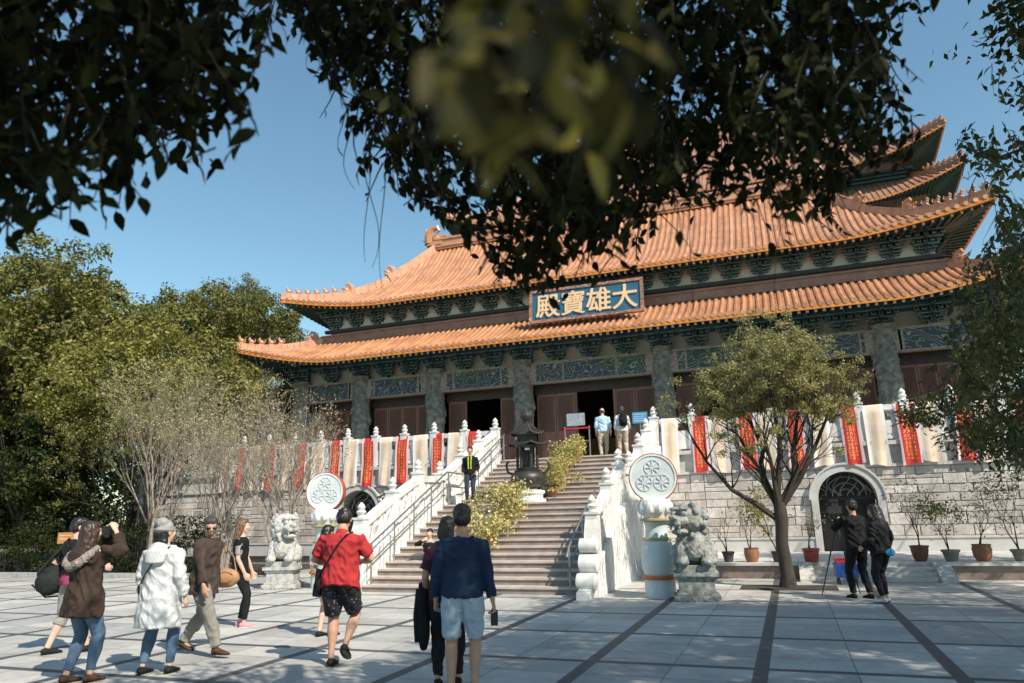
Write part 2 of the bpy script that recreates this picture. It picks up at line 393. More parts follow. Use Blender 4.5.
# ================================================================ ROOFS
class Roof:
    """hipped Chinese roof in plan: eave half width hw about xc, front eave y_e, centre line yc"""
    def __init__(s, xc, hw, ye, yc, ze, prof, U, L, gable=None):
        s.xc, s.hw, s.ye, s.yc, s.ze, s.prof, s.U, s.L, s.gable = xc, hw, ye, yc, ze, prof, U, L, gable
        s.hd = yc - ye
    def z(s, dx, dy):
        """dx, dy: offsets from the centre"""
        df = s.hd - abs(dy); ds = s.hw - abs(dx)
        if s.gable and ds > s.gable[0]: d = df
        else: d = min(df, ds)
        a = max(0, (abs(dx) - (s.hw - s.L)) / s.L); b = max(0, (abs(dy) - (s.hd - s.L)) / s.L)
        return s.ze + s.prof(d) + s.U * (min(a, 1) ** 1.7) * (min(b, 1) ** 1.7)
    def flare(s, dx, dy):
        """corners push outward a little too"""
        a = max(0, (abs(dx) - (s.hw - s.L)) / s.L); b = max(0, (abs(dy) - (s.hd - s.L)) / s.L)
        k = .35 * (a ** 2) * (b ** 2)
        return k
    def P(s, dx, dy, up=0.0):
        k = s.flare(dx, dy)
        return (s.xc + dx + math.copysign(k, dx), s.yc + dy + math.copysign(k, dy), s.z(dx, dy) + up)

def build_roof(R, dmax, parent, name='roof', rib=.245, back=True, mats=('tile', 'tile_pan', 'ridge'), seg=9, beasts=True):
    """dmax: how far in from the eave the skirt runs (None: to the ridge, with a gable)"""
    sides = [('f', -1), ('b', 1)] if back else [('f', -1)]
    tile, pan = MB(), MB()
    hp = [(-.075, 0), (-.055, .055), (0, .08), (.055, .055), (.075, 0)]
    def run(fn, cnt, L0, up_out, axis_w):
        # one column of tile: samples fn(t) for t in 0..1, half round section across axis_w
        pts = [Vector(fn(i / cnt)) for i in range(cnt + 1)]
        vs = []; fs = []
        for i, p in enumerate(pts):
            for w, h in hp: vs.append(p + axis_w * w + Vector((0, 0, h + .012)))
        for i in range(cnt):
            for k in range(4): fs.append((i * 5 + k, i * 5 + k + 1, (i + 1) * 5 + k + 1, (i + 1) * 5 + k))
        tile.add(vs, fs)
        # round end disc at the eave
        o = pts[0]; d = (pts[0] - pts[1]); d.z = 0; d.normalize(); o = o + d * .02
        cen = o + Vector((0, 0, .03)); dv = [cen + axis_w * (.085 * math.cos(a)) + Vector((0, 0, .085 * math.sin(a))) for a in [k * math.pi / 4 for k in range(8)]]
        tile.add(dv, [tuple(range(8)) if (axis_w.x > 0) else tuple(range(8))])
    def front(dy_sign):
        n = int(2 * R.hw / rib); xs = [-R.hw + .04 + (2 * R.hw - .08) * i / n for i in range(n + 1)]
        cols = []
        for x in xs:
            lim = R.hw - abs(x)
            if dmax is not None: dm = min(dmax, lim)
            else:
                gx = R.hw - R.gable[0]
                if abs(x) > gx: dm = lim
                elif abs(x) > R.gable[1]: dm = R.gable[0] + (gx - abs(x)) / (gx - R.gable[1]) * (R.hd - R.gable[0])
                else: dm = R.hd
            dm = max(dm, .02)
            fn = lambda t, x=x, dm=dm: R.P(x, dy_sign * (R.hd - dm * t))
            run(fn, seg, dm, 0, Vector((1, 0, 0)))
            cols.append([fn(i / seg) for i in range(seg + 1)])
        vs = [p for c in cols for p in c]; fs = []
        for i in range(len(cols) - 1):
            for k in range(seg): fs.append((i * (seg + 1) + k, (i + 1) * (seg + 1) + k, (i + 1) * (seg + 1) + k + 1, i * (seg + 1) + k + 1))
        pan.add(vs, fs)
    def side(sx):
        n = int(2 * R.hd / rib); ys = [-R.hd + .04 + (2 * R.hd - .08) * i / n for i in range(n + 1)]
        cols = []
        for y in ys:
            lim = R.hd - abs(y); dm = min(dmax if dmax is not None else R.gable[0], lim); dm = max(dm, .02)
            fn = lambda t, y=y, dm=dm: R.P(sx * (R.hw - dm * t), y)
            run(fn, max(4, seg // 2), dm, 0, Vector((0, 1, 0)))
            cols.append([fn(i / seg) for i in range(seg + 1)])
        vs = [p for c in cols for p in c]; fs = []
        for i in range(len(cols) - 1):
            for k in range(seg): fs.append((i * (seg + 1) + k, (i + 1) * (seg + 1) + k, (i + 1) * (seg + 1) + k + 1, i * (seg + 1) + k + 1))
        pan.add(vs, fs)
    for _, d in sides: front(d)
    side(1); side(-1)
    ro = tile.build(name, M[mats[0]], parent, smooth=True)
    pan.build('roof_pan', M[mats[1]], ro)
    # ---- eave: orange drip strip, then rafters with pale ends, soffit
    edge, raf, rend, sof = MB(), MB(), MB(), MB()
    def edge_pts(n=60):
        out = []
        for i in range(n + 1):
            x = -R.hw + 2 * R.hw * i / n; out.append((x, -R.hd))
        m = 30
        s1 = [(R.hw, -R.hd + 2 * R.hd * i / m) for i in range(1, m + 1)]
        s2 = [(R.hw - 2 * R.hw * i / n, R.hd) for i in range(1, n + 1)]
        s3 = [(-R.hw, R.hd - 2 * R.hd * i / m) for i in range(1, m + 1)]
        return out + s1 + s2 + s3
    ep = edge_pts(); P = [Vector(R.P(*e)) for e in ep]
    inn = [Vector(R.P(max(-R.hw + .12, min(R.hw - .12, e[0])), max(-R.hd + .12, min(R.hd - .12, e[1])))) for e in ep]
    vs = []; 
    for p, q in zip(P, inn): vs += [p + Vector((0, 0, -.01)), p + Vector((0, 0, -.13)), q + Vector((0, 0, -.15)), q + Vector((0, 0, -.02))]
    fs = []
    for i in range(len(P) - 1):
        for k in range(4): fs.append((i * 4 + k, (i + 1) * 4 + k, (i + 1) * 4 + (k + 1) % 4, i * 4 + (k + 1) % 4))
    edge.add(vs, fs)
    # soffit sheet
    dso = R.soff if hasattr(R, 'soff') else 1.9
    inn2 = []
    for e in ep:
        ix = max(-R.hw + dso, min(R.hw - dso, e[0])); iy = max(-R.hd + dso, min(R.hd - dso, e[1]))
        inn2.append(Vector((R.xc + ix, R.yc + iy, R.ze + R.prof(dso) * .55 - .25)))
    vs = []
    for q, r in zip(inn, inn2): vs += [q + Vector((0, 0, -.155)), r]
    sof.add(vs, [(i * 2, i * 2 + 1, i * 2 + 3, i * 2 + 2) for i in range(len(P) - 1)])
    # rafters
    step = .26
    for (sx, sy) in ([(0, -1), (0, 1), (1, 0), (-1, 0)] if back else [(0, -1), (1, 0), (-1, 0)]):
        L = R.hw if sy else R.hd
        n = int(2 * L / step)
        for i in range(n + 1):
            t = -L + .1 + (2 * L - .2) * i / n
            e = (t, sy * (R.hd - .13)) if sy else (sx * (R.hw - .13), t)
            w = dso
            e2 = (max(-R.hw + w, min(R.hw - w, t)), sy * (R.hd - w)) if sy else (sx * (R.hw - w), max(-R.hd + w, min(R.hd - w, t)))
            a = Vector(R.P(*e)) + Vector((0, 0, -.21)); b = Vector((R.xc + e2[0], R.yc + e2[1], R.ze + R.prof(dso) * .55 - .3))
            raf.bar(a, b, .095, .11)
            d = (a - b).normalized(); rend.bar(a + d * .002, a + d * .016, .085, .1)
    edge.build('eave_edge', M['tile_edge'], ro); sof.build('soffit', M['rafter'], ro)
    ra = tag(raf.build('rafter', M['rafter'], ro), kind='stuff'); tag(rend.build('rafter_end', M['rafter_end'], ro), kind='stuff')
    # ---- ridges
    rg = MB(); bd = MB()
    hips = []
    dlim = dmax if dmax is not None else R.gable[0]
    for sx in (-1, 1):
        for sy in ((-1, 1) if back else (-1,)):
            path = [Vector(R.P(sx * (R.hw - d), sy * (R.hd - d))) for d in [dlim * i / 14 for i in range(15)]]
            hips.append(path)
            for a, b in zip(path[:-1], path[1:]):
                dd = (b - a).normalized() * .01
                rg.bar(a + Vector((0, 0, .1)) - dd, b + Vector((0, 0, .1)) + dd, .2, .22); rg.bar(a + Vector((0, 0, .26)) - dd, b + Vector((0, 0, .26)) + dd, .13, .12)
    if dmax is None:
        gx, rx = R.hw - R.gable[0], R.gable[1]
        for sx in (-1, 1):
            for sy in ((-1, 1) if back else (-1,)):
                pth = []
                for i in range(11):
                    t = i / 10; d = R.gable[0] + t * (R.hd - R.gable[0]); x = gx + (rx - gx) * t
                    pth.append(Vector(R.P(sx * x, sy * (R.hd - d))))
                for a, b in zip(pth[:-1], pth[1:]):
                    rg.bar(a + Vector((0, 0, .16)), b + Vector((0, 0, .16)), .26, .34); rg.bar(a + Vector((0, 0, .38)), b + Vector((0, 0, .38)), .16, .12)
                q = pth[0]; 
                R.blocks = getattr(R, 'blocks', []) + [(q, sx, sy)]
        zr = R.ze + R.prof(R.hd)
        rg.box(R.xc - rx, R.xc + rx, R.yc - .16, R.yc + .16, zr, zr + .5); rg.box(R.xc - rx, R.xc + rx, R.yc - .22, R.yc + .22, zr + .5, zr + .6)
        rg.box(R.xc - rx, R.xc + rx, R.yc - .21, R.yc + .21, zr + .12, zr + .2)
        # gable walls
        g = MB()
        for sx in (-1, 1):
            gz = R.ze + R.prof(R.gable[0]); 
            a = (R.xc + sx * (gx - .1), R.yc - (R.hd - R.gable[0]), gz); b_ = (R.xc + sx * (gx - .1), R.yc + (R.hd - R.gable[0]), gz); c = (R.xc + sx * (rx - .05), R.yc, zr)
            g.add([a, b_, c], [(0, 1, 2)])
        g.build('gable', M['ridge'], ro)
    else:
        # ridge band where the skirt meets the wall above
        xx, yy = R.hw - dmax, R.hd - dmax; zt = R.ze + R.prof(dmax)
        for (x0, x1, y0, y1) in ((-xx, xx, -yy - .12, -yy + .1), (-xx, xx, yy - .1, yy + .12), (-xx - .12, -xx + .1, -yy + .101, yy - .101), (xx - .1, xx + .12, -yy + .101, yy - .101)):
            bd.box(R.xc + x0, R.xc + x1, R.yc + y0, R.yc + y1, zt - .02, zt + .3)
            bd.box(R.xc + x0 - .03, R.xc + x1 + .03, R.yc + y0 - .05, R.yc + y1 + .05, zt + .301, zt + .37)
    ri = rg.build('ridge', M[mats[2]], ro)
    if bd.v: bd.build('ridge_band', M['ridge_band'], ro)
    return ro, ri, hips

def beast_mesh():
    b = MB()
    b.ell((0, 0, .13), (.11, .06, .1)); b.ell((.08, 0, .25), (.055, .045, .06)); b.tube([(.06, 0, .16), (.08, 0, .25)], [.06, .045], 7)
    b.tube([(-.1, 0, .1), (-.16, 0, .2), (-.13, 0, .29)], [.035, .03, .012], 6); b.box(-.1, .12, -.05, .05, 0, .05)
    b.tube([(.06, .03, .1), (.09, .035, .02)], .022, 5); b.tube([(.06, -.03, .1), (.09, -.035, .02)], .022, 5)
    b.tube([(.09, 0, .29), (.06, 0, .36)], [.02, .006], 5); b.tube([(.1, 0, .24), (.15, 0, .23)], [.03, .02], 6)
    return b.mesh('ridge_beast', M['tile'], True)
BEAST = beast_mesh()
def dragon_mesh(s=1.0):
    b = MB()
    b.tube([(-.3, 0, 0), (-.32, 0, .35), (-.18, 0, .62), (.04, 0, .66), (.12, 0, .52), (.02, 0, .42)], [.2, .19, .14, .1, .07, .03], 8)
    b.ell((.05, 0, .16), (.24, .14, .17)); b.tube([(.2, 0, .22), (.42, 0, .3)], [.12, .06], 7); b.tube([(.2, 0, .06), (.36, 0, .04)], [.08, .04], 7)
    for i in range(4): b.tube([(-.42, 0, .1 + .15 * i), (-.6 + .05 * i, 0, .2 + .17 * i)], [.05, .008], 5)
    b.tube([(0, .1, .28), (-.1, .13, .5)], [.03, .008], 5); b.tube([(0, -.1, .28), (-.1, -.13, .5)], [.03, .008], 5)
    b.box(-.36, .3, -.15, .15, -.1, .06)
    b.v = [(x * s, y * s, z * s) for x, y, z in b.v]
    return b.mesh('ridge_dragon', M['tile'], True)
DRAG = dragon_mesh(1.2); DRAGS = dragon_mesh(.62)
def put(name, me, parent, p, rz, s=1, wl=None):
    o = link_mesh(name, me, parent); o.location = Vector(p) - wloc(parent); o.rotation_euler = (0, 0, rz); o.scale = (s,) * 3; return o
def dress_hips(ro, hips, n=6, s=1.0):
    for path in hips:
        a, b = path[0], path[-1]; rz = math.atan2(a.y - b.y, a.x - b.x)
        for i in range(n):
            t = .35 + i * .42; acc = 0
            for p, q in zip(path[:-1], path[1:]):
                L = (q - p).length
                if acc + L >= t: pt = p.lerp(q, (t - acc) / L); break
                acc += L
            else: continue
            put('ridge_beast', BEAST, ro, pt + Vector((0, 0, .3)), rz, s)

# ================================================================ FRONT HALL
XC = CXH
hall = thing('temple_hall', 'two-tiered front temple hall with orange tiled roofs, carved stone columns and brown lattice doors', 'temple', (XC, 27, 3.5))
prof1 = lambda d: .42 * d + .055 * d * d
prof2 = lambda d: .28 * d + .088 * d * d
R1 = Roof(XC, 15.05, 25.0, 31.5, 8.12, prof1, .85, 4.6)
R2 = Roof(XC, 13.75, 26.4, 31.5, 10.82, lambda d: .36 * d + .085 * d * d, .62, 4.6, gable=(3.2, 8.9))
R1.soff = 2.1; R2.soff = 1.25
ro1, ri1, h1 = build_roof(R1, 2.4, hall, 'lower_roof'); dress_hips(ro1, h1, 5)
ro2, ri2, h2 = build_roof(R2, None, hall, 'upper_roof'); dress_hips(ro2, h2, 6)
for path in h2[:4]:
    a, b = path[0], path[-1]; rz = math.atan2(a.y - b.y, a.x - b.x)
    put('ridge_dragon', DRAGS, ro2, path[8] + Vector((0, 0, .25)), rz); put('ridge_dragon', DRAGS, ro2, b + Vector((0, 0, .4)), rz)
for path in h1[:4]:
    a, b = path[0], path[-1]; put('ridge_dragon', DRAGS, ro1, path[-3] + Vector((0, 0, .25)), math.atan2(a.y - b.y, a.x - b.x))
zr = R2.ze + R2.prof(R2.hd)
put('ridge_dragon', DRAG, ro2, (XC - 8.9, 31.5, zr + .4), 0, 1.1); put('ridge_dragon', DRAG, ro2, (XC + 8.9, 31.5, zr + .4), math.pi, 1.1)
# walls
YF = 27.0
w = MB()
w.box(XC - 13.2, XC + 13.2, 27.3, 27.55, 7.45, 9.3)               # cream wall behind the brackets
w.box(XC - 12.4, XC + 12.4, 27.62, 27.8, 9.3, 11.1); w.box(XC - 12.4, XC + 12.4, 35.4, 35.6, 9.0, 11.1)
w.box(XC - 12.4, XC - 12.2, 27.81, 35.39, 9.3, 11.1); w.box(XC + 12.2, XC + 12.4, 27.81, 35.39, 9.3, 11.1)
w.box(XC - 13.2, XC - 12.95, 27.56, 36, 3.5, 9.0); w.box(XC + 12.95, XC + 13.2, 27.56, 36, 3.5, 9.0)
w.box(XC - 12.94, XC + 12.94, 35.8, 36, 3.5, 9.0)
w.build('wall', M['cream'], hall)
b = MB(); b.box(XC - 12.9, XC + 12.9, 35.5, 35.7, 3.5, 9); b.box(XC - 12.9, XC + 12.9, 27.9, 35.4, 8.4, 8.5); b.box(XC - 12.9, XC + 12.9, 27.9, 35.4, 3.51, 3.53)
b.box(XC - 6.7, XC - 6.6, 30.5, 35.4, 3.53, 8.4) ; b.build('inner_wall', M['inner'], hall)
b = MB(); b.box(XC - 4.2, XC + 4.2, 33.2, 34.6, 3.54, 5.0); 
for k in (-2.4, 0, 2.4): b.lathe([(.5, 0), (.62, .2), (.5, .5), (.38, .9), (.2, 1.2), (.22, 1.5), (.12, 1.7)], (XC + k, 33.9, 5.0), 12)
b.build('altar', simple('gilt', (.35, .22, .06), (.2, .1, .03), 4, .4, .1, metallic=.5), hall)
colx = [-13.4, -10.3, -6.7, -2.78, 2.78, 6.7, 10.3, 13.4]
def column_mesh():
    b = MB(); prof = []
    n = 120; m = 40; vs = []; fs = []
    H = 4.15
    for i in range(n + 1):
        z = H * i / n
        for k in range(m):
            a = 2 * math.pi * k / m
            # a dragon coiled round the shaft, over cloud relief
            ph = (a / (2 * math.pi) * 1.35 + z * .62 + .1 * math.sin(z * 3)) % 1.0
            coil = max(0, 1 - abs(ph - .5) / .16)
            scl = .012 * math.sin(z * 40) * coil
            cl = noise.noise(Vector((math.cos(a) * 2.6, math.sin(a) * 2.6, z * 2.4))) * .05 + noise.noise(Vector((math.cos(a) * 6, math.sin(a) * 6, z * 6))) * .045
            r = .36 + .075 * (coil ** .6) + scl + cl
            if z < .3: r = .46
            if z > H - .12: r = .42
            vs.append((r * math.cos(a), r * math.sin(a), z))
    for i in range(n):
        for k in range(m): fs.append((i * m + k, i * m + (k + 1) % m, (i + 1) * m + (k + 1) % m, (i + 1) * m + k))
    fs.append(tuple(n * m + k for k in range(m)))
    b.add(vs, fs); b.box(-.55, .55, -.55, .55, -.02, .09)
    return b.mesh('column', M['dragon'], True)
CM = column_mesh()
for x in colx: put('column', CM, hall, (XC + x, 27, 3.5), random.random() * .6)
# lintel beams and painted friezes between the columns
for i in range(len(colx) - 1):
    x0, x1 = XC + colx[i] + .3, XC + colx[i + 1] - .3
    f = MB(); f.box(x0, x1, 26.86, 27.14, 6.72, 7.42); fo = f.build('painted_lintel', M['frieze'], hall)
    e = MB()
    e.box(x0, x1, 26.84, 27.16, 7.421, 7.5); e.box(x0, x1, 26.84, 27.16, 6.66, 6.719)
    for xe in (x0, x1 - .3, (x0 + x1) / 2 - 1.1, (x0 + x1) / 2 + 1.02): e.box(xe, xe + (.3 if xe in (x0, x1 - .3) else .07), 26.835, 26.859, 6.73, 7.41)
    e.build('lintel_border', simple('lintel_border_paint', (.42, .36, .3), (.16, .12, .1), 16, .7, 0) if i == 0 else bpy.data.materials['lintel_border_paint'], fo)
    b = MB(); b.box(x0, x1, 27.45, 27.6, 6.3, 7.44); b.build('beam', M['beam'], hall)
# doors: lattice leaves
def leaf_mesh(wd, H=2.8):
    b = MB()
    t = .07
    for (xa, xb, za, zb) in ((0, t, 0, H), (wd - t, wd, 0, H), (t, wd - t, 0, .14), (t, wd - t, H - .12, H), (t, wd - t, .85, .97), (t, wd - t, 1.18, 1.28)): b.box(xa, xb, 0, .07, za, zb)
    b.box(t, wd - t, .02, .05, .14, .85); b.box(t * 2, wd - t * 2, .0, .019, .22, .77); b.box(t, wd - t, .02, .05, .97, 1.18)
    z0, z1 = 1.28, H - .12; x0, x1 = t, wd - t
    s = .085; n = int((x1 - x0 + z1 - z0) / s)
    for k in range(n):
        c = k * s
        # diagonals clipped to the rectangle
        xa = max(x0, x0 + c - (z1 - z0)); xb = min(x1, x0 + c)
        if xb - xa > .02:
            b.bar((xa, .03, z0 + c - (xa - x0)), (xb, .03, z0 + c - (xb - x0)), .022, .022)
            b.bar((xa, .045, z1 - (c - (xa - x0))), (xb, .045, z1 - (c - (xb - x0))), .022, .022)
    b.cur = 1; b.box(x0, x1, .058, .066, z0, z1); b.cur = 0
    return b
LEAFD = {}
def door_leaf(x, y, rz, wd):
    k = round(wd, 2)
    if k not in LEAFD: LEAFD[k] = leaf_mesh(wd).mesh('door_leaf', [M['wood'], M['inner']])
    put('door_leaf', LEAFD[k], hall, (x, y, 3.52), rz)
bays = [(colx[i] + .36 + XC, colx[i + 1] - .36 + XC) for i in range(7)]
for i, (x0, x1) in enumerate(bays):
    W = x1 - x0
    if i in (0, 6, 1, 5): 
        for k in range(4): door_leaf(x0 + W * k / 4 + .01, 27.5, 0, W / 4 - .02)
    elif i in (2, 4):
        wl = .82
        door_leaf(x0 + .02, 27.5, 0, wl); door_leaf(x1 - wl - .02, 27.5, 0, wl)
    else:
        wl = .8
        for k in range(2): door_leaf(x0 + .02 + k * wl, 27.5, 0, wl - .02)
        for k in range(2): door_leaf(x1 - (k + 1) * wl - .02, 27.5, 0, wl - .02)
        for xx in (x0 + 2 * wl + .02, x1 - 2 * wl - .09): 
            b = MB(); b.box(xx, xx + .07, 27.48, 27.6, 3.52, 6.32); b.build('door_post', M['wood'], hall)
# brackets
def bracket_mesh(s=1.0, tiers=4):
    b = MB(); y0 = 0
    def blk(x0, x1, y0, y1, z0, z1):
        b.cur = 0; b.box(x0, x1, y0, y1, z0, z1)
        b.cur = 1; e = .012
        b.box(x0, x1, y0 - .006, y0, z0, z0 + e * 1.5); b.box(x0, x0 + e, y0 - .006, y0, z0 + e * 1.5, z1); b.box(x1 - e, x1, y0 - .006, y0, z0 + e * 1.5, z1)
    blk(-.13, .13, -.13, .13, 0, .12)
    for k in range(tiers):
        z = .13 + k * .2; h = .3 + k * .12; p = .2 + k * .2
        blk(-h, h, -.07 - k * .18, .05 - k * .18, z, z + .09)
        blk(-.05, .05, -p, .1, z - .01, z + .1)
        for xx in (-h, -h / 2 * 1.0, 0, h / 2, h): blk(xx - .06, xx + .06, -.12 - k * .18, .06 - k * .18, z + .1, z + .175)
        if k: blk(-h * .6, h * .6, -.1, 0.05, z, z + .09)
        # beak
        b.cur = 0; b.tube([(0, -p, z + .05), (0, -p - .12, z - .02), (0, -p - .2, z + .06)], [.045, .035, .01], 5)
        b.cur = 1; b.box(-.02, .02, -p - .012, -p, z + .02, z + .06)
    b.v = [(x * s, y * s, z * s) for x, y, z in b.v]
    return b.mesh('bracket_set', [M['green'], M['outline']])
BR = bracket_mesh(1.12); BR2 = bracket_mesh(.98)
for i in range(len(colx) - 1):
    n = 4 if i == 3 else (3 if i in (1, 2, 4, 5) else 2)
    for k in range(n): put('bracket_set', BR, hall, (XC + colx[i] + (colx[i + 1] - colx[i]) * k / n, 26.98, 7.5), 0)
put('bracket_set', BR, hall, (XC + colx[-1], 26.98, 7.5), 0)
b = MB()
for k in range(3): b.box(XC - 13.6, XC + 13.6, 26.78 - k * .42, 26.88 - k * .42, 8.02 + k * .1, 8.12 + k * .1)
b.build('eave_purlin', M['green'], hall)
nb = 22
for k in range(nb + 1): put('bracket_set', BR2, hall, (XC - 12.1 + 24.2 * k / nb, 27.55, 10.12), 0)
for k in range(8):
    for sx in (-1, 1): put('bracket_set', BR2, hall, (XC + sx * 12.45, 28.3 + k, 10.12), sx * math.pi / 2)
b = MB(); b.box(XC - 12.6, XC + 12.6, 27.4, 27.6, 9.96, 10.1); b.build('beam', M['beam'], hall)
# terrace floor step under the hall
b = MB(); b.box(XC - 14, XC + 14, 26.3, 26.8, 3.49, 3.56); b.box(XC - 14, XC + 14, 26.801, 27.9, 3.49, 3.515); b.build('threshold', M['coping'], hall)

# name plaque
sg = thing('name_plaque', 'blue name plaque with four large cream Chinese characters above the lower roof', 'sign', (-6.56, 25.95, 8.85))
sg.rotation_euler = (R_(-7), 0, 0)
W, H = 4.5, 1.38
b = MB(); b.box(-W / 2 + .1, W / 2 - .1, -.03, .03, .1, H - .1); b.build('panel', simple('plaque_blue', (.03, .115, .19), (.02, .08, .14), 4, .5, .1), sg, world=False)
b = MB()
for (x0, x1, z0, z1) in ((-W / 2, W / 2, 0, .11), (-W / 2, W / 2, H - .11, H), (-W / 2, -W / 2 + .11, .111, H - .111), (W / 2 - .11, W / 2, .111, H - .111)): b.box(x0, x1, -.08, .06, z0, z1)
fr = b.build('frame', painted('plaque_frame_paint', (.3, .12, .07), (.6, .52, .4), (.16, .09, .07)), sg, world=False)
cu = bpy.data.curves.new('t', 'FONT'); cu.body = '殿寶雄大'; cu.extrude = .02; cu.offset = 0; cu.size = .98; cu.align_x = 'CENTER'
to = bpy.data.objects.new('t', cu); COL.objects.link(to)
me = bpy.data.meshes.new_from_object(to.evaluated_get(bpy.context.evaluated_depsgraph_get())); bpy.data.objects.remove(to)
me.materials.clear(); me.materials.append(simple('plaque_cream', (.74, .52, .32), (.64, .43, .24), 4, .5, 0)); me.name = 'lettering'
bm = bmesh.new()
for j, (ox, oy) in enumerate(((0, 0), (.016, 0), (-.016, 0), (0, .014), (0, -.014), (.011, .01), (-.011, -.01))):
    m2 = me.copy(); m2.transform(Matrix.Translation((ox, oy, .0013 * j))); bm.from_mesh(m2)
bm.to_mesh(me); bm.free()
tx = link_mesh('lettering', me, sg); tx.rotation_euler = (R_(90), 0, 0); tx.scale = (1.03, 1.07, 1)
xs = [v.co.x for v in me.vertices]; ys = [v.co.y for v in me.vertices]
tx.location = (-1.03 * (max(xs) + min(xs)) / 2 + .03, -.05, H / 2 - 1.07 * (max(ys) + min(ys)) / 2)

# ================================================================ REAR HALL
rear = thing('temple_hall', 'tall rear temple hall with steep upturned eaves rising behind the front hall roof', 'temple', (XC, 66, 3.5))
RM = ('tile_far', 'tile_far', 'tile_far')
RA = Roof(XC, 20.0, 53.2, 66, 22.6, lambda d: .72 * d + .03 * d * d, 1.75, 6); RA.soff = 1.6
RB = Roof(XC, 19.2, 53.4, 66, 25.6, lambda d: .7 * d + .02 * d * d, 1.75, 6, gable=(6.0, 12.0)); RB.soff = 1.6
a1, _, hA = build_roof(RA, 2.8, rear, 'lower_roof', rib=.36, back=False, mats=RM, seg=6); dress_hips(a1, hA, 7, 1.6)
a2, _, hB = build_roof(RB, None, rear, 'upper_roof', rib=.36, back=False, mats=RM, seg=8); dress_hips(a2, hB, 7, 1.6)
b = MB(); b.box(XC - 16.2, XC + 16.2, 56.4, 76, 3.5, 26); b.build('wall', M['cream'], rear)
b = MB()
for k in range(6): b.box(XC - 16.5 - k * .2, XC + 16.5 + k * .2, 56.1 - k * .25, 56.39, 24.2 + k * .2, 24.38 + k * .2); b.box(XC - 17 - k * .2, XC + 17 + k * .2, 56.0 - k * .3, 56.39, 21.0 + k * .2, 21.18 + k * .2)
b.build('bracket_band', M['green'], rear)

# ================================================================ TERRACE
ter = thing('stone_terrace', 'long ashlar stone terrace wall with arched doorways below the hall', 'terrace', (XC, 24, 0))
AR = 1.62; AL = XC * 2 - AR
YW = 24.0
def blocks_mesh(x0, x1):
    b = MB(); z = .78
    while z < 2.72:
        h = random.choice((.24, .3, .34)); h = min(h, 2.74 - z)
        if 2.74 - z - h < .12: h = 2.74 - z
        x = x0 + random.uniform(-.3, 0)
        while x < x1:
            w_ = random.uniform(.35, .95); xa, xb = max(x, x0), min(x + w_, x1); x += w_
            if xb - xa < .1: continue
            skip = False
            for ax in (AR, AL):
                # keep the arch clear (surround reaches .98 out)
                rad = 1.0
                def inside(px, pz): return abs(px - ax) < rad and (pz < 1.85 or (px - ax) ** 2 + (pz - 1.85) ** 2 < rad ** 2)
                if inside((xa + xb) / 2, z + h / 2) or inside(xa + .02, z + h / 2) or inside(xb - .02, z + h / 2):
                    # clip against the straight jamb
                    if z + h / 2 < 1.95 or True:
                        zz = z + h / 2; half = rad if zz < 1.85 else math.sqrt(max(0, rad ** 2 - (zz - 1.85) ** 2))
                        if xa < ax - half < xb: xb = ax - half
                        elif xa < ax + half < xb: xa = ax + half
                        else: skip = True
            if skip or xb - xa < .06: continue
            g = .009; d = random.uniform(.03, .055); e = .014
            if h > .28 and random.random() < .3 and xb - xa > .3:
                zm = z + h * random.uniform(.4, .6); parts = ((z, zm), (zm, z + h))
            else: parts = ((z, z + h),)
            for za, zb in parts:
                A = [(xa + g, za + g), (xb - g, za + g), (xb - g, zb - g), (xa + g, zb - g)]
                vs = [(px, YW, pz) for px, pz in A] + [(px, YW - d + e, pz) for px, pz in A]
                vs += [(xa + g + e, YW - d, za + g + e), (xb - g - e, YW - d, za + g + e), (xb - g - e, YW - d, zb - g - e), (xa + g + e, YW - d, zb - g - e)]
                b.add(vs, [(8, 9, 10, 11)] + [(4 + i, 4 + (i + 1) % 4, 8 + (i + 1) % 4, 8 + i) for i in range(4)] + [(i, (i + 1) % 4, 4 + (i + 1) % 4, 4 + i) for i in range(4)])
        z += h
    return b
for q0, q1 in ((-26, AL), (AL, XC - 2.95), (XC + 2.95, AR), (AR, 13)): blocks_mesh(q0, q1).build('block_facing', M['blocks'], ter)
# core wall with arched openings
b = MB()
def core(x0, x1, ax):
    r = .8; zs = 1.85; n = 14
    b.box(x0, ax - r, YW + .012, YW + .5, 0, 3.5); b.box(ax + r, x1, YW + .012, YW + .5, 0, 3.5)
    for k in range(n):
        a0 = math.pi - math.pi * k / n; a1 = math.pi - math.pi * (k + 1) / n
        p0 = (ax + r * math.cos(a0), zs + r * math.sin(a0)); p1 = (ax + r * math.cos(a1), zs + r * math.sin(a1))
        b.prism([p0, p1, (p1[0], 3.5), (p0[0], 3.5)], 'y', YW + .012, YW + .5)
core(-26, XC - 2.95, AL); core(XC + 2.95, 13, AR); b.box(XC - 2.95, XC + 2.95, YW + .3, YW + .5, 0, 3.3)
b.box(-26, -25.5, YW + .501, 40, 0, 3.5); b.box(12.5, 13, YW + .501, 40, 0, 3.5)
b.build('wall', M['mortar'], ter)
b = MB(); b.box(-26, 13, YW + .02, 40, 3.42, 3.5 - .005); b.build('floor', M['coping'], ter)
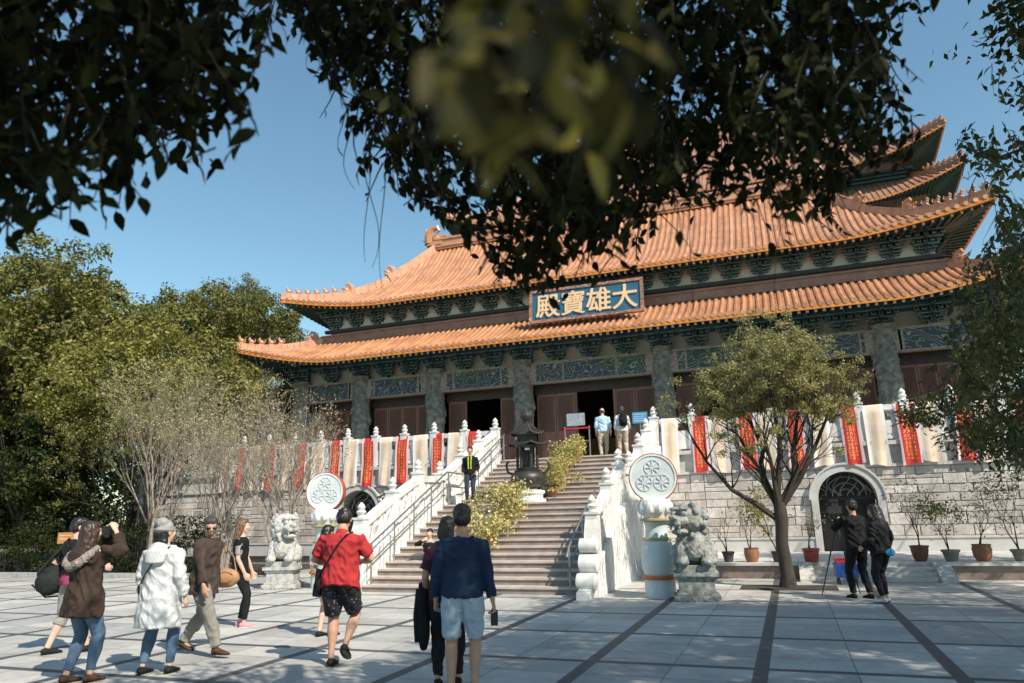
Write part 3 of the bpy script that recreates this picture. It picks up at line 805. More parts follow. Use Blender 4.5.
# carved white band and copings
b = MB()
for x0, x1 in ((-26, XC - 2.96), (XC + 2.96, 13)):
    b.box(x0, x1, YW - .1, YW + .01, 2.742, 2.83); b.box(x0, x1, YW - .14, YW + .011, 3.38, 3.5); b.box(x0, x1, YW - .02, YW + .0105, 2.831, 3.379)
b.build('coping', M['coping'], ter)
for x0, x1 in ((-26, AL - .98), (AL + .98, XC - 2.96), (XC + 2.96, AR - .98), (AR + .98, 13)):
    b = MB(); b.box(x0, x1, YW - .12, YW + .011, .3, .72); b.box(x0, x1, YW - .15, YW + .0112, .72, .78); b.build('plinth', M['plinth'], ter)
for ax in (AR, AL):
    s = MB(); r0, r1, zs, n = .8, 1.0, 1.85, 18
    for sx in (-1, 1): s.box(min(ax + sx * r0, ax + sx * r1), max(ax + sx * r0, ax + sx * r1), YW - .16, YW + .3, .34, zs)
    for k in range(n):
        a0 = math.pi * k / n; a1 = math.pi * (k + 1) / n
        s.prism([(ax + r0 * math.cos(a0), zs + r0 * math.sin(a0)), (ax + r1 * math.cos(a0), zs + r1 * math.sin(a0)), (ax + r1 * math.cos(a1), zs + r1 * math.sin(a1)), (ax + r0 * math.cos(a1), zs + r0 * math.sin(a1))], 'y', YW - .16, YW + .3)
        s.prism([(ax + 1.0 * math.cos(a0), zs + 1.0 * math.sin(a0)), (ax + 1.06 * math.cos(a0), zs + 1.06 * math.sin(a0)), (ax + 1.06 * math.cos(a1), zs + 1.06 * math.sin(a1)), (ax + 1.0 * math.cos(a1), zs + 1.0 * math.sin(a1))], 'y', YW - .2, YW + .0)
    s.build('arch_surround', M['plinth'], ter)
    d = MB(); d.box(ax - .79, ax + .79, YW + .5, YW + .52, .3, 2.7); d.box(ax - .8, ax + .8, YW + .32, YW + .36, 1.82, 1.92)
    for k in range(-1, 2): d.box(ax + k * .52 - .025, ax + k * .52 + .025, YW + .32, YW + .36, .36, 1.82)
    d.build('door', M['black_metal'], ter)
    g = MB()
    for k in range(9):
        x = ax - .7 + k * .175; g.tube([(x + .16 * math.sin(t * 4 + k), YW + .34, 1.95 + t * .62 * math.sqrt(max(0, 1 - ((x - ax) / .8) ** 2))) for t in [i / 8 for i in range(9)]], .012, 5)
    for rr in (.2, .38, .56): g.tube([(ax + rr * math.cos(t), YW + .345, 1.95 + rr * math.sin(t)) for t in [math.pi * i / 14 for i in range(15)]], .012, 5)
    g.build('door_grille', M['metal'], ter)
# platform with the pot row
pf = MB(); pf2 = MB(); pf3 = MB()
stepx = (AR - 1.25, AR + 1.25)
XS0 = -3.4; 
for x0, x1 in ((XS0 + .05, stepx[0] - .32), (stepx[1] + .32, 13)):
    pf.box(x0, x1, 19.12, 19.2, 0, .3); pf2.box(x0, x1, 19.04, 19.4, .301, .36)
pf2.box(XS0 + .05, 13, 19.401, YW + .012, .2, .359)
pf.build('retaining_face', M['ledge'], ter); pf2.build('platform', M['plinth'], ter)
for k in range(3): pf3.box(stepx[0], stepx[1], 18.45 + k * .25, 19.42, .09 * k + .001 * k, .09 * (k + 1))
for xx in (stepx[0] - .32, stepx[1] + .0):
    pf3.prism([(18.3, 0), (19.42, 0), (19.42, .37), (19.05, .37), (18.3, .06)], 'x', xx + .003, xx + .317)
pf3.build('step', M['coping'], ter)

# ================================================================ STAIR
st = thing('stone_staircase', 'broad brown granite staircase climbing from the plaza to the hall between white marble walls', 'staircase', (XC, 15, 0))
XI = 2.62      # inner half width
prof = [(15.0, 0)]; y = 15.0; z = 0
b = MB(); b2 = MB()
tops = []
y = 15.0
for k in range(13):
    z = .15 * (k + 1); y0 = 15.0 + .355 * k
    y1 = y0 + .355 if k < 12 else 20.6
    b.box(XC - XI, XC + XI, y0 + .03, y1 + .031, max(0, z - .3) + .001, z - .045); b2.box(XC - XI, XC + XI, y0, y1 + .029, z - .0445, z)
    tops.append((y0, z))
for k in range(10):
    z = 1.95 + .155 * (k + 1); y0 = 20.6 + .36 * k
    y1 = y0 + .36 if k < 9 else 24.3
    b.box(XC - XI, XC + XI, y0 + .03, y1 + .031, z - .3, z - .045); b2.box(XC - XI, XC + XI, y0, y1 + .029, z - .0445, z)
    tops.append((y0, z))
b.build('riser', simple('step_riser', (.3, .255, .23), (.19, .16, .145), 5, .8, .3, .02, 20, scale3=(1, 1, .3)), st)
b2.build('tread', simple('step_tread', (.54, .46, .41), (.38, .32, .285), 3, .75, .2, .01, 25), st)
def floor_line(y):
    if y < 15: return 0
    if y < 19.26: return (y - 15 + .1) / 4.26 * 1.9 + .05
    if y < 20.6: return 1.95
    if y < 23.9: return 1.95 + (y - 20.6) / 3.3 * 1.55
    return 3.5
# cheek walls with a stepped balustrade
def finial(b, c, s=1.0):
    b.lathe([(.1 * s, 0), (.1 * s, .03 * s), (.075 * s, .05 * s), (.105 * s, .09 * s), (.125 * s, .13 * s), (.1 * s, .17 * s), (.07 * s, .18 * s), (.095 * s, .22 * s), (.1 * s, .26 * s), (.06 * s, .32 * s), (.012, .37 * s)], c, 12)
posty = [15.25, 16.7, 18.1, 19.45, 20.9, 22.4, 23.93]
def bal_line(y): return float(np.interp(y, [14.7, 15.25, 16.7, 18.1, 19.45, 20.9, 22.4, 23.93, 24.1], [.5, .6, 1.25, 1.78, 1.82, 2.45, 3.03, 3.6, 3.6]))
for sx in (-1, 1):
    xa = XC + sx * 2.62; xb = XC + sx * 3.0; x0, x1 = min(xa, xb), max(xa, xb)
    bal = tag(empty('marble_balustrade', ((x0 + x1) / 2, 15, 0)), 'carved white marble balustrade wall along the %s edge of the stair' % ('right' if sx > 0 else 'left'), 'balustrade', 'white balustrades flanking the stair')
    c = MB(); ys = [14.75, 15.1] + [15.1 + .25 * i for i in range(1, 36)] + [24.0]
    ys = sorted(set(round(v, 3) for v in ys if v <= 24.0))
    n = len(ys)
    poly = [(ys[0], 0)] + [(ys[-1], 0)] + [(yy, floor_line(yy) + (.0 if yy > 15 else 0) + .12) for yy in reversed(ys)]
    poly[-1] = (ys[0], .25)
    # wall as column strips (keeps faces convex)
    for a_, b_ in zip(ys[:-1], ys[1:]):
        za, zb = bal_line(a_) + .12, bal_line(b_) + .12
        vs = [(x, yy, zz) for x in (x0, x1) for yy, zz in ((a_, 0), (b_, 0), (b_, zb), (a_, za))]
        fs = [(0, 1, 2, 3), (7, 6, 5, 4), (3, 2, 6, 7)]
        if a_ == ys[0]: fs.append((0, 3, 7, 4))
        if b_ == ys[-1]: fs.append((1, 5, 6, 2))
        c.add(vs, fs)
    c.build('cheek_wall', M['carved'], bal)
    xm = (x0 + x1) / 2
    for a_, b_ in zip(posty[:-1], posty[1:]):
        rl, pn = MB(), MB()
        pa, pb = a_ + .12, b_ - .12; m = 6
        for i in range(m):
            u, v = pa + (pb - pa) * i / m, pa + (pb - pa) * (i + 1) / m
            za, zb = bal_line(u), bal_line(v)
            # lower panel, opening slot, rail
            vs = [(x, yy, zz) for x in (xm - .07, xm + .07) for yy, zz in ((u, za + .1), (v, zb + .1), (v, zb + .62), (u, za + .62))]
            pn.add(vs, [(0, 1, 2, 3), (7, 6, 5, 4), (3, 2, 6, 7), (0, 3, 7, 4), (1, 5, 6, 2)])
            vs = [(x, yy, zz) for x in (xm - .11, xm + .11) for yy, zz in ((u, za + .78), (v, zb + .78), (v, zb + .95), (u, za + .95))]
            rl.add(vs, [(0, 1, 2, 3), (7, 6, 5, 4), (3, 2, 6, 7), (0, 4, 5, 1), (0, 3, 7, 4), (1, 5, 6, 2)])
        for i in range(4):
            u = pa + (pb - pa) * (i + .5) / 4; zz = bal_line(u)
            pn.box(xm - .06, xm + .06, u - .1, u + .1, zz + .55, zz + .8)
        rl.build('rail', M['white'], bal); pn.build('panel', M['carved'], bal)
    for k, yy in enumerate(posty):
        p = MB(); zf = bal_line(yy)
        p.box(xm - .13, xm + .13, yy - .13, yy + .13, max(0, zf - .3), zf + 1.0); p.box(xm - .15, xm + .15, yy - .15, yy + .15, zf + 1.0, zf + 1.05)
        for s_ in (-1, 1): p.box(xm - .09, xm + .09, yy + s_ * .135 - .006, yy + s_ * .135 + .006, zf + .15, zf + .9)
        for s_ in (-1, 1): p.box(xm + s_ * .136 - .006, xm + s_ * .136 + .006, yy - .09, yy + .09, zf + .15, zf + .9)
        finial(p, (xm, yy, zf + 1.05), .95)
        p.build('post', M['white'], bal, smooth=True)
    # scroll stones at the foot
    p = MB(); 
    p.prism([(14.2, 0), (15.115, 0), (15.115, 1.5), (14.98, 1.2), (14.95, .8), (14.75, .5), (14.5, .2), (14.2, .12)], 'x', x0 + .06, x1 - .06)
    for (yy, zz, r) in ((14.86, .98, .15), (14.8, .64, .18), (14.55, .3, .17)): p.lathe([(r * .5, -.215), (r, -.18), (r, .18), (r * .5, .215)], (0, 0, 0), 14); \
        p.v[-56:] = [(xm + v[2], yy + v[0], zz + v[1]) for v in p.v[-56:]]
    p.build('scroll_foot', M['white'], bal, smooth=True)

# terrace balustrades with banners
def terr_bal(x0, x1, start, sgn, lab):
    t = tag(empty('terrace_balustrade', ((x0 + x1) / 2, YW, 3.5)), lab, 'balustrade')
    xs = []; x = start
    while x0 - .01 <= x <= x1 + .01: xs.append(x); x += sgn * 1.23
    xs.sort()
    for x in xs:
        p = MB(); p.box(x - .12, x + .12, YW - .12, YW + .12, 3.5, 4.62); p.box(x - .14, x + .14, YW - .14, YW + .14, 4.62, 4.67); finial(p, (x, YW, 4.67), .95); p.build('post', M['white'], t, smooth=True)
    for a, b_ in zip(xs[:-1], xs[1:]):
        r, pn = MB(), MB()
        r.box(a + .121, b_ - .121, YW - .09, YW + .09, 4.4, 4.56); r.box(a + .121, b_ - .121, YW - .08, YW + .08, 3.55, 3.63)
        pn.box(a + .121, b_ - .121, YW - .05, YW + .05, 3.631, 4.1)
        pn.box(a + .2, b_ - .2, YW - .065, YW - .051, 3.7, 4.03)
        for k in range(3):
            u = a + (b_ - a) * (k + 1) / 4; pn.box(u - .07, u + .07, YW - .045, YW + .045, 4.101, 4.399)
        r.build('rail', M['white'], t); pn.build('panel', M['white'], t)
    return t
terr_bal(XC - 19, XC - 2.78 - 1.23 + .02, XC - 2.8 - 1.23, -1, 'white marble terrace balustrade hung with banners, left of the stair')
terr_bal(XC + 2.8 + 1.2, 12.9, XC + 2.8 + 1.23, 1, 'white marble terrace balustrade hung with banners, right of the stair')
for sx in (-1, 1):
    a, b_ = XC + sx * 2.98, XC + sx * 3.95; x0, x1 = min(a, b_), max(a, b_)
    r = MB(); r.box(x0, x1, YW - .09, YW + .09, 4.4, 4.56); r.box(x0, x1, YW - .05, YW + .05, 3.56, 4.15); tag(r.build('balustrade_panel', M['white']), 'short white rail joining the %s stair wall to the terrace balustrade' % ('right' if sx > 0 else 'left'), 'balustrade')

def banner(x, red, seed, lab):
    W_, n, m = .54 + .04 * (not red), 10, 22; vs = []; fs = []; ph = seed * 1.7
    for j in range(m + 1):
        s = j / m; z = -1.78 * s
        for i in range(n + 1):
            u = i / n - .5
            yy = -.13 - .07 * s + .022 * math.sin(u * 9 + ph + s * 2) * (.3 + s) + .02 * math.sin(s * 7 + ph)
            if s < .05: yy = -.1 
            vs.append((u * W_ * (1 - .04 * math.sin(s * 3)) + .02 * math.sin(ph + s * 2.5) * s, yy, z + .03 * math.sin(u * 5 + ph) * s))
    # tuck over the rail
    for i in range(n + 1): vs.append(((i / n - .5) * W_, .1, .006))
    for i in range(n + 1): vs.append(((i / n - .5) * W_, .11, -.3))
    for j in range(m):
        for i in range(n): fs.append((j * (n + 1) + i, j * (n + 1) + i + 1, (j + 1) * (n + 1) + i + 1, (j + 1) * (n + 1) + i))
    k0 = (m + 1) * (n + 1)
    for i in range(n): fs.append((i + 1, i, k0 + i, k0 + i + 1)); fs.append((k0 + i + 1, k0 + i, k0 + n + 1 + i, k0 + n + 2 + i))
    b = MB(); b.add(vs, fs); me = b.mesh('banner', M['ban_red' if red else 'ban_cream'], 'full')
    o = link_mesh('banner', me); o.location = (x + .05 * math.sin(seed * 5.3), YW, 4.572); o.scale = (1 + .07 * math.sin(seed * 2.1), 1, 1 + .02 * math.sin(seed * 3.7) - .01); o.rotation_euler = (0, R_(1.6 * math.sin(seed * 4.1)), 0)
    return tag(o, lab, 'banner', 'banners hung on the terrace balustrade')
ordn = ['first', 'second', 'third', 'fourth', 'fifth', 'sixth', 'seventh', 'eighth', 'ninth']
for k in range(7):
    banner(-2.47 + 1.47 * k, True, k, 'red banner with gold writing, %s red one to the right of the stair' % ordn[k])
    banner(-3.33 + 1.47 * k if k else -3.36, False, k + 20, 'cream banner with pale edges, %s cream one to the right of the stair' % ordn[k])
for k in range(8):
    banner(-10.3 - 1.47 * k, True, k + 40, 'red banner with gold writing, %s red one to the left of the stair' % ordn[k])
    banner(-11.03 - 1.47 * k, False, k + 60, 'cream banner with pale edges, %s cream one to the left of the stair' % ordn[k])

# metal handrails
def handrail(lab, pts, post_at, name='handrail'):
    t = thing(name, lab, 'handrail', (pts[0][0], pts[0][1], 0))
    P = [Vector(p) for p in pts]
    a, b_ = MB(), MB()
    a.tube(P, .024, 8); a.build('top_rail', M['metal'], t, smooth=True)
    b_.tube([p - Vector((0, 0, .4)) for p in P], .02, 8); b_.build('middle_rail', M['metal'], t, smooth=True)
    for x, y, z0, z1 in post_at:
        q = MB(); q.tube([(x, y, z0), (x, y, z1)], .022, 8); q.build('post', M['metal'], t, smooth=True)
def fz(y):
    z = 0
    for yy, zz in tops:
        if y >= yy: z = zz
    return z
X1 = XC - 2.45
pts = [(X1, 15.1, floor_line(15.1) + .9)] + [(X1, yy, floor_line(yy) + .9) for yy in (16.5, 18, 19.2, 20.5, 22, 23.9)]
handrail('grey steel handrail climbing the left side of the stair', pts, [(X1, yy, fz(yy), floor_line(yy) + .89) for yy in (15.15, 16.2, 17.2, 18.2, 19.3, 20.5, 21.5, 22.6, 23.8)])
X1 = XC + 2.3
pts = [(X1, 14.95, .75), (X1, 15.15, .95)] + [(X1, yy, floor_line(yy) + .9) for yy in (16.5, 17.6)]
handrail('short grey steel handrail at the foot of the right stair wall', pts, [(X1, yy, fz(yy), floor_line(yy) + .8) for yy in (15.15, 16.3, 17.5)])
# ================================================================ INCENSE BURNER
ib = thing('incense_burner', 'tall dark bronze incense burner with pagoda lid on a white pedestal mid-stair', 'incense burner', (-7.0, 20.05, 1.95))
b = MB(); b.lathe([(.52, 0), (.54, .07), (.44, .12), (.44, .22), (.5, .26), (.5, .33), (.36, .36)], (0, 0, 0), 8); b.build('pedestal', M['white'], ib, world=False)
b = MB(); b.lathe([(.2, .4), (.36, .44), (.49, .56), (.52, .7), (.47, .82), (.38, .88), (.4, .92), (.3, .93)], (0, 0, 0), 24)
for k in range(3):
    a = k * 2.094 + .5; b.tube([(.3 * math.cos(a), .3 * math.sin(a), .5), (.36 * math.cos(a), .36 * math.sin(a), .42), (.3 * math.cos(a), .3 * math.sin(a), .33)], [.09, .07, .06], 8)
for sx in (-1, 1): b.tube([(sx * .45, 0, .8), (sx * .62, 0, .9), (sx * .66, 0, 1.1), (sx * .58, 0, 1.2)], .035, 7)
b.build('bowl', M['bronze'], ib, smooth=True, world=False)
b = MB(); b.lathe([(.32, .93), (.34, .99), (.3, 1.0)], (0, 0, 0), 12)
for k in range(6):
    a = k * math.pi / 3 + .2; b.tube([(.29 * math.cos(a), .29 * math.sin(a), .98), (.29 * math.cos(a), .29 * math.sin(a), 1.6)], .045, 8)
b.lathe([(.34, 1.58), (.36, 1.64), (.3, 1.66)], (0, 0, 0), 12); b.lathe([(.14, 1.0), (.18, 1.2), (.1, 1.5)], (0, 0, 0), 10)
b.build('chamber', M['bronze'], ib, smooth=True, world=False)
for (z, r, h) in ((1.62, .58, .2), (1.93, .5, .34)):
    b = MB(); n = 6; vs = []; fs = []; m = 24; lv = [(r, 0), (r * .98, .05), (r * .72, .1), (r * .5, h * .6), (r * .3, h), (0.05, h + .02)]
    for rr, zz in lv:
        for k in range(m):
            a = 2 * math.pi * k / m; c = abs(math.cos(3 * a)) ** 6
            vs.append((rr * (1 + .08 * c) * math.cos(a), rr * (1 + .08 * c) * math.sin(a), z + zz + (.07 * c if rr > r * .9 else 0)))
    for i in range(len(lv) - 1):
        for k in range(m): fs.append((i * m + k, i * m + (k + 1) % m, (i + 1) * m + (k + 1) % m, (i + 1) * m + k))
    fs.append(tuple(range(m))[::-1]); b.add(vs, fs)
    for k in range(12): a = k * math.pi / 6; b.tube([(r * 1.0 * math.cos(a), r * math.sin(a), z + .07), (r * .6 * math.cos(a), r * .6 * math.sin(a), z + h * .5), (r * .32 * math.cos(a), r * .32 * math.sin(a), z + h)], .016, 5)
    if z < 1.8: b.lathe([(.3, z + .12), (.3, z + .32)], (0, 0, 0), 12)
    b.build('lid_roof', M['bronze'], ib, smooth=True, world=False)
b = MB(); b.lathe([(.1, 2.24), (.16, 2.29), (.1, 2.33), (.17, 2.42), (.19, 2.5), (.13, 2.6), (.05, 2.66), (.01, 2.74)], (0, 0, 0), 14); b.build('finial', M['bronze'], ib, smooth=True, world=False)

# ================================================================ WHEEL DISC PILLARS
band_y = simple('band_yellow', (.42, .35, .17), None, 4, .5, 0); band_o = simple('band_orange', (.6, .16, .05), None, 4, .5, 0); rim_red = simple('rim_red', (.45, .1, .07), None, 4, .5, 0)
def pillar(loc, rz, lab):
    t = thing('wheel_pillar', lab, 'stone pillar', loc, rz, 'painted marble pillars topped by a disc of carved wheels')
    w = simple('pale_blue_marble', (.6, .64, .64), (.5, .54, .55), 3, .5, .1) if 'pale_blue_marble' not in bpy.data.materials else bpy.data.materials['pale_blue_marble']
    b = MB(); b.lathe([(.3, 0), (.3, .3), (.285, .33)], (0, 0, 0), 24); b.lathe([(.29, .39), (.335, .55), (.345, .72), (.33, .9), (.27, 1.06)], (0, 0, 0), 28)
    b.lathe([(.24, 1.12), (.22, 1.3), (.25, 1.42)], (0, 0, 0), 24); b.build('shaft', w, t, smooth=True, world=False)
    b = MB(); b.lathe([(.33, .33), (.345, .36), (.33, .4)], (0, 0, 0), 28); b.build('band', band_o, t, smooth=True, world=False)
    b = MB(); b.lathe([(.28, 1.06), (.29, 1.09), (.27, 1.12)], (0, 0, 0), 28); b.build('band', band_y, t, smooth=True, world=False)
    b = MB(); b.lathe([(.25, 1.42), (.33, 1.45), (.33, 1.48), (.25, 1.5)], (0, 0, 0), 28); b.build('band', band_y, t, smooth=True, world=False)
    b = MB(); b.lathe([(.24, 1.5), (.27, 1.58), (.33, 1.7), (.34, 1.78), (.3, 1.86), (.2, 1.88)], (0, 0, 0), 24)
    for k in range(10):
        a = k * math.pi / 5; b.ell((.28 * math.cos(a), .28 * math.sin(a), 1.7), (.085, .085, .14), None, 8, 6)
    b.build('lotus_base', M['white'], t, smooth=True, world=False)
    zc, r = 2.3, .49
    d = MB()
    def ycyl(bb, c, r_, y0, y1, n=40): 
        poly = [(c[0] + r_ * math.cos(2 * math.pi * k / n), c[1] + r_ * math.sin(2 * math.pi * k / n)) for k in range(n)]; bb.prism(poly, 'y', y0, y1)
    ycyl(d, (0, zc), r - .02, -.095, .095); 
    def ring(bb, c, r0, r1, y0, y1, n=32):
        for k in range(n):
            a0, a1 = 2 * math.pi * k / n, 2 * math.pi * (k + 1) / n
            bb.prism([(c[0] + q * math.cos(a), c[1] + q * math.sin(a)) for q, a in ((r0, a0), (r1, a0), (r1, a1), (r0, a1))], 'y', y0, y1)
    for s in (-1, 1):
        for cx, cz in ((0, .2), (-.175, -.1), (.175, -.1)):
            y0, y1 = (-.109, -.0955) if s < 0 else (.0955, .109)
            ring(d, (cx, zc + cz), .145, .17, y0, y1, 24); ycyl(d, (cx, zc + cz), .04, y0, y1, 10)
            for k in range(8):
                a = k * math.pi / 4; p0 = Vector((cx + .03 * math.cos(a), (y0 + y1) / 2, zc + cz + .03 * math.sin(a))); p1 = Vector((cx + .15 * math.cos(a), (y0 + y1) / 2, zc + cz + .15 * math.sin(a))); d.bar(p0, p1, .022, .022)
    d.build('disc', w, t, world=False)
    rr = MB(); ring(rr, (0, zc), r - .019, r, -.1, .1, 48); rr.build('disc_rim', rim_red, t, world=False)
    e = MB(); ring(e, (0, zc), r - .055, r - .021, -.112, -.0953, 48); e.build('disc_moulding', M['white'], t, world=False)
pillar((-2.56, 15.1, 0), R_(8), 'pale marble pillar topped by a disc of three wheels, right of the stair')
pillar((-10.95, 15.85, 0), R_(14), 'sunlit marble pillar topped by a disc of three wheels, behind the man in red')

# ================================================================ STONE LIONS
def lion(loc, rz, mirror, lab, mat, s=1.0):
    t = thing('stone_lion', lab, 'stone lion', loc, rz, 'stone lions on carved pedestals')
    b = MB(); b.box(-.42, .42, -.36, .36, 0, .14); b.box(-.37, .37, -.31, .31, .14, .2); b.box(-.33, .33, -.28, .28, .2, .5); b.box(-.37, .37, -.31, .31, .5, .57); b.box(-.41, .41, -.35, .35, .57, .67)
    b.box(-.36, .36, -.3, .3, .671, .83)
    for k in range(8): b.box(-.39 + k * .1, -.33 + k * .1, -.375, -.361, .03, .1)
    b.v = [(x, y, z * .77) for x, y, z in b.v]
    b.build('pedestal', mat, t, world=False, bevel=.012)
    m = MB(); mx = -1 if mirror else 1
    E = lambda c, r, rot=None: m.ell((c[0] * mx, c[1], c[2]), r, rot, 16, 12)
    E((0, .1, 1.08), (.27, .3, .3)); E((0, -.06, 1.16), (.27, .24, .3)); E((0, .18, .95), (.3, .22, .16))
    for sx in (-1, 1):
        m.tube([(sx * .17, -.14, 1.2), (sx * .19, -.22, 1.0), (sx * .19, -.25, .88)], [.12, .095, .1], 10); m.ell((sx * .19, -.3, .88), (.1, .13, .07))
        m.ell((sx * .26, .08, .97), (.12, .2, .17)); m.ell((sx * .28, -.08, .88), (.09, .14, .07))
    h = Vector((-.07 * mx, -.16, 1.5)); yaw = R_(42 * mx); Rm = Matrix.Rotation(yaw * -1, 3, 'Z')
    def H(c, r): 
        v = Rm @ Vector(c); m.ell(h + v, r, Rm, 14, 10)
    H((0, .05, .02), (.27, .25, .24)); H((0, -.2, -.03), (.165, .16, .085)); H((0, -.19, -.185), (.14, .13, .05)); H((0, -.34, .02), (.08, .045, .05)); H((.07, -.32, -.07), (.06, .04, .035)); H((-.07, -.32, -.07), (.06, .04, .035)); H((.09, -.3, -.125), (.018, .018, .04)); H((-.09, -.3, -.125), (.018, .018, .04))
    H((.1, -.2, .08), (.055, .05, .05)); H((-.1, -.2, .08), (.055, .05, .05)); H((.1, -.19, .15), (.085, .06, .035)); H((-.1, -.19, .15), (.085, .06, .035))
    H((.22, 0, .16), (.05, .04, .1)); H((-.22, 0, .16), (.05, .04, .1))
    random.seed(11)
    for k in range(46):
        a = random.uniform(-2.2, 2.2); zz = random.uniform(-.28, .22)
        rr = .25 * math.sqrt(max(.05, 1 - (zz / .36) ** 2)) + .012
        H((rr * math.sin(a) * 1.02, .08 + rr * math.cos(a), zz), (.052, .052, .052))
    E((0, .32, 1.2), (.1, .1, .22)); m.ell((0, -.25, 1.12), (.18, .08, .17))
    m.ell((0, -.2, 1.1), (.2, .15, .22)); m.ell((0, -.34, 1.26), (.05, .04, .05))
    me = m.mesh('l', mat); me = baked(me, .0105, .2, 1, 'lion', mat, lambda c, n: .007 * noise.noise(c * 14) + .006 * noise.noise(c * 38) - .01 * max(0, .16 - noise.voronoi(c * 13)[0][0]) / .16 * (c.z > 1.3) + .012 * (abs((c.z * 11 + .35 * math.cos(c.x * 45)) % 1 - .5) - .25) * (c.y < -.15) * (.95 < c.z < 1.3))
    me.transform(Matrix.Translation((0, 0, .625)) @ Matrix.Diagonal((1.16, 1.1, 1.25, 1)) @ Matrix.Translation((0, 0, -.82)))
    link_mesh('lion_figure', me, t)
    return t
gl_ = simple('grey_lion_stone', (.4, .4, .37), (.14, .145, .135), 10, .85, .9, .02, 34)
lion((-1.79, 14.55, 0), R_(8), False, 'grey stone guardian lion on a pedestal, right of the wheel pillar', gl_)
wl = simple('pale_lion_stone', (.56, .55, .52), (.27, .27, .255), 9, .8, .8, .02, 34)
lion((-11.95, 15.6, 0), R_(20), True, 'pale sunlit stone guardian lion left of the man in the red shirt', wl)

# ================================================================ LEAVES AND TREES
def leaf_mesh_np(name, P, D, Nn, L, Wd, mat, fold=.15, seg=1):
    """many leaves as one mesh: base P, direction D, normal N, length L, width Wd (numpy)"""
    n = len(P); S = np.cross(D, Nn); S /= np.linalg.norm(S, axis=1)[:, None] + 1e-9; L = L[:, None]; Wd = Wd[:, None]
    if seg == 1:
        v = np.stack([P, P + D * L * .45 + S * Wd * .5 + Nn * Wd * fold, P + D * L, P + D * L * .45 - S * Wd * .5 + Nn * Wd * fold], 1).reshape(-1, 3)
        k = 4; F = np.array([[0, 1, 2], [0, 2, 3]])
    else:
        dr = -Nn * L * .12
        v = np.stack([P, P + D * L * .18 + S * Wd * .34 + Nn * Wd * fold, P + D * L * .45 + S * Wd * .5 + Nn * Wd * fold, P + D * L * .75 + S * Wd * .3 + Nn * Wd * fold * .6 + dr * .5,
                      P + D * L * 1.0 + dr, P + D * L * .75 - S * Wd * .3 + Nn * Wd * fold * .6 + dr * .5, P + D * L * .45 - S * Wd * .5 + Nn * Wd * fold, P + D * L * .18 - S * Wd * .34 + Nn * Wd * fold,
                      P + D * L * .45, P + D * L * .75 + dr * .5], 1).reshape(-1, 3)
        k = 10; F = np.array([[0, 1, 2], [0, 2, 8], [8, 2, 3], [8, 3, 9], [9, 3, 4], [0, 6, 7], [0, 8, 6], [8, 5, 6], [8, 9, 5], [9, 4, 5]])
    fc = (np.arange(n)[:, None, None] * k + F[None]).reshape(-1, 3)
    me = bpy.data.meshes.new(name); me.vertices.add(len(v)); me.vertices.foreach_set('co', v.ravel())
    me.loops.add(fc.size); me.loops.foreach_set('vertex_index', fc.ravel().astype(np.int32))
    me.polygons.add(len(fc)); me.polygons.foreach_set('loop_start', np.arange(0, fc.size, 3, dtype=np.int32))
    me.update(calc_edges=True)
    for m in (mat if isinstance(mat, (list, tuple)) else [mat]): me.materials.append(m)
    return me
def unit(a): return a / (np.linalg.norm(a, axis=-1, keepdims=True) + 1e-9)
def clump_leaves(cs, rs, per, size, droop=.3, flat=.75, outward=.7, shell=.55, asp=.5):
    """leaves in clumps: centres cs (k,3), radii rs (k)"""
    k = len(cs); idx = np.repeat(np.arange(k), per); n = len(idx)
    u = unit(rng.normal(size=(n, 3))); rad = rs[idx] * (shell + (1 - shell) * rng.random(n) ** .7) * (rng.random(n) ** .25)
    off = u * rad[:, None]; off[:, 2] *= flat; P = cs[idx] + off
    Nn = unit(u * outward + rng.normal(size=(n, 3)) * .55 + np.array([0, 0, .5]))
    D = unit(np.cross(Nn, rng.normal(size=(n, 3)))); D[:, 2] -= droop; D = unit(D)
    L = size * rng.uniform(.65, 1.3, n); return P, D, Nn, L, L * asp
def branches(base, top_r, H, seed, levels=3, spread=.6, n0=5, trunk_h=.35, r0=.15, lean=(0, 0), droop=0.0, crook=.12):
    """skeleton; returns (MB tubes, tips)"""
    rnd = random.Random(seed); b = MB(); tips = []
    def grow(p, d, L, r, lev):
        pts = [p]; rr = [r]; q = Vector(p); dd = Vector(d); n = 5
        for i in range(n):
            dd = (dd + Vector((rnd.uniform(-1, 1), rnd.uniform(-1, 1), rnd.uniform(-.6, .8) - droop)) * crook).normalized()
            q = q + dd * L / n; pts.append(q.copy()); rr.append(r * (1 - .5 * (i + 1) / n))
        b.tube(pts, rr, 8 if lev == 0 else (6 if lev < 2 else 4), cap=lev < 2)
        if lev >= levels: tips.append((q.copy(), dd.copy())); return
        m = n0 if lev == 0 else rnd.randint(3, 4)
        for k in range(m):
            a = 2 * math.pi * (k + rnd.random() * .6) / m + lev
            if lev == 0: i = n if rnd.random() < .6 else n - 1
            else: i = rnd.randint(2, n)
            s = spread * rnd.uniform(.7, 1.25); o = dd.orthogonal().normalized(); o.rotate(Matrix.Rotation(a, 3, dd))
            nd = (dd * 1.0 + o * s + Vector((0, 0, .25 - droop))).normalized()
            grow(pts[i], nd, L * rnd.uniform(.6, .8) if lev else (H - H * trunk_h) * rnd.uniform(.42, .6), rr[i] * rnd.uniform(.55, .72), lev + 1)
        tips.append((q.copy(), dd.copy()))
    grow(Vector(base), Vector((lean[0], lean[1], 1)).normalized(), H * trunk_h, r0, 0)
    return b, tips

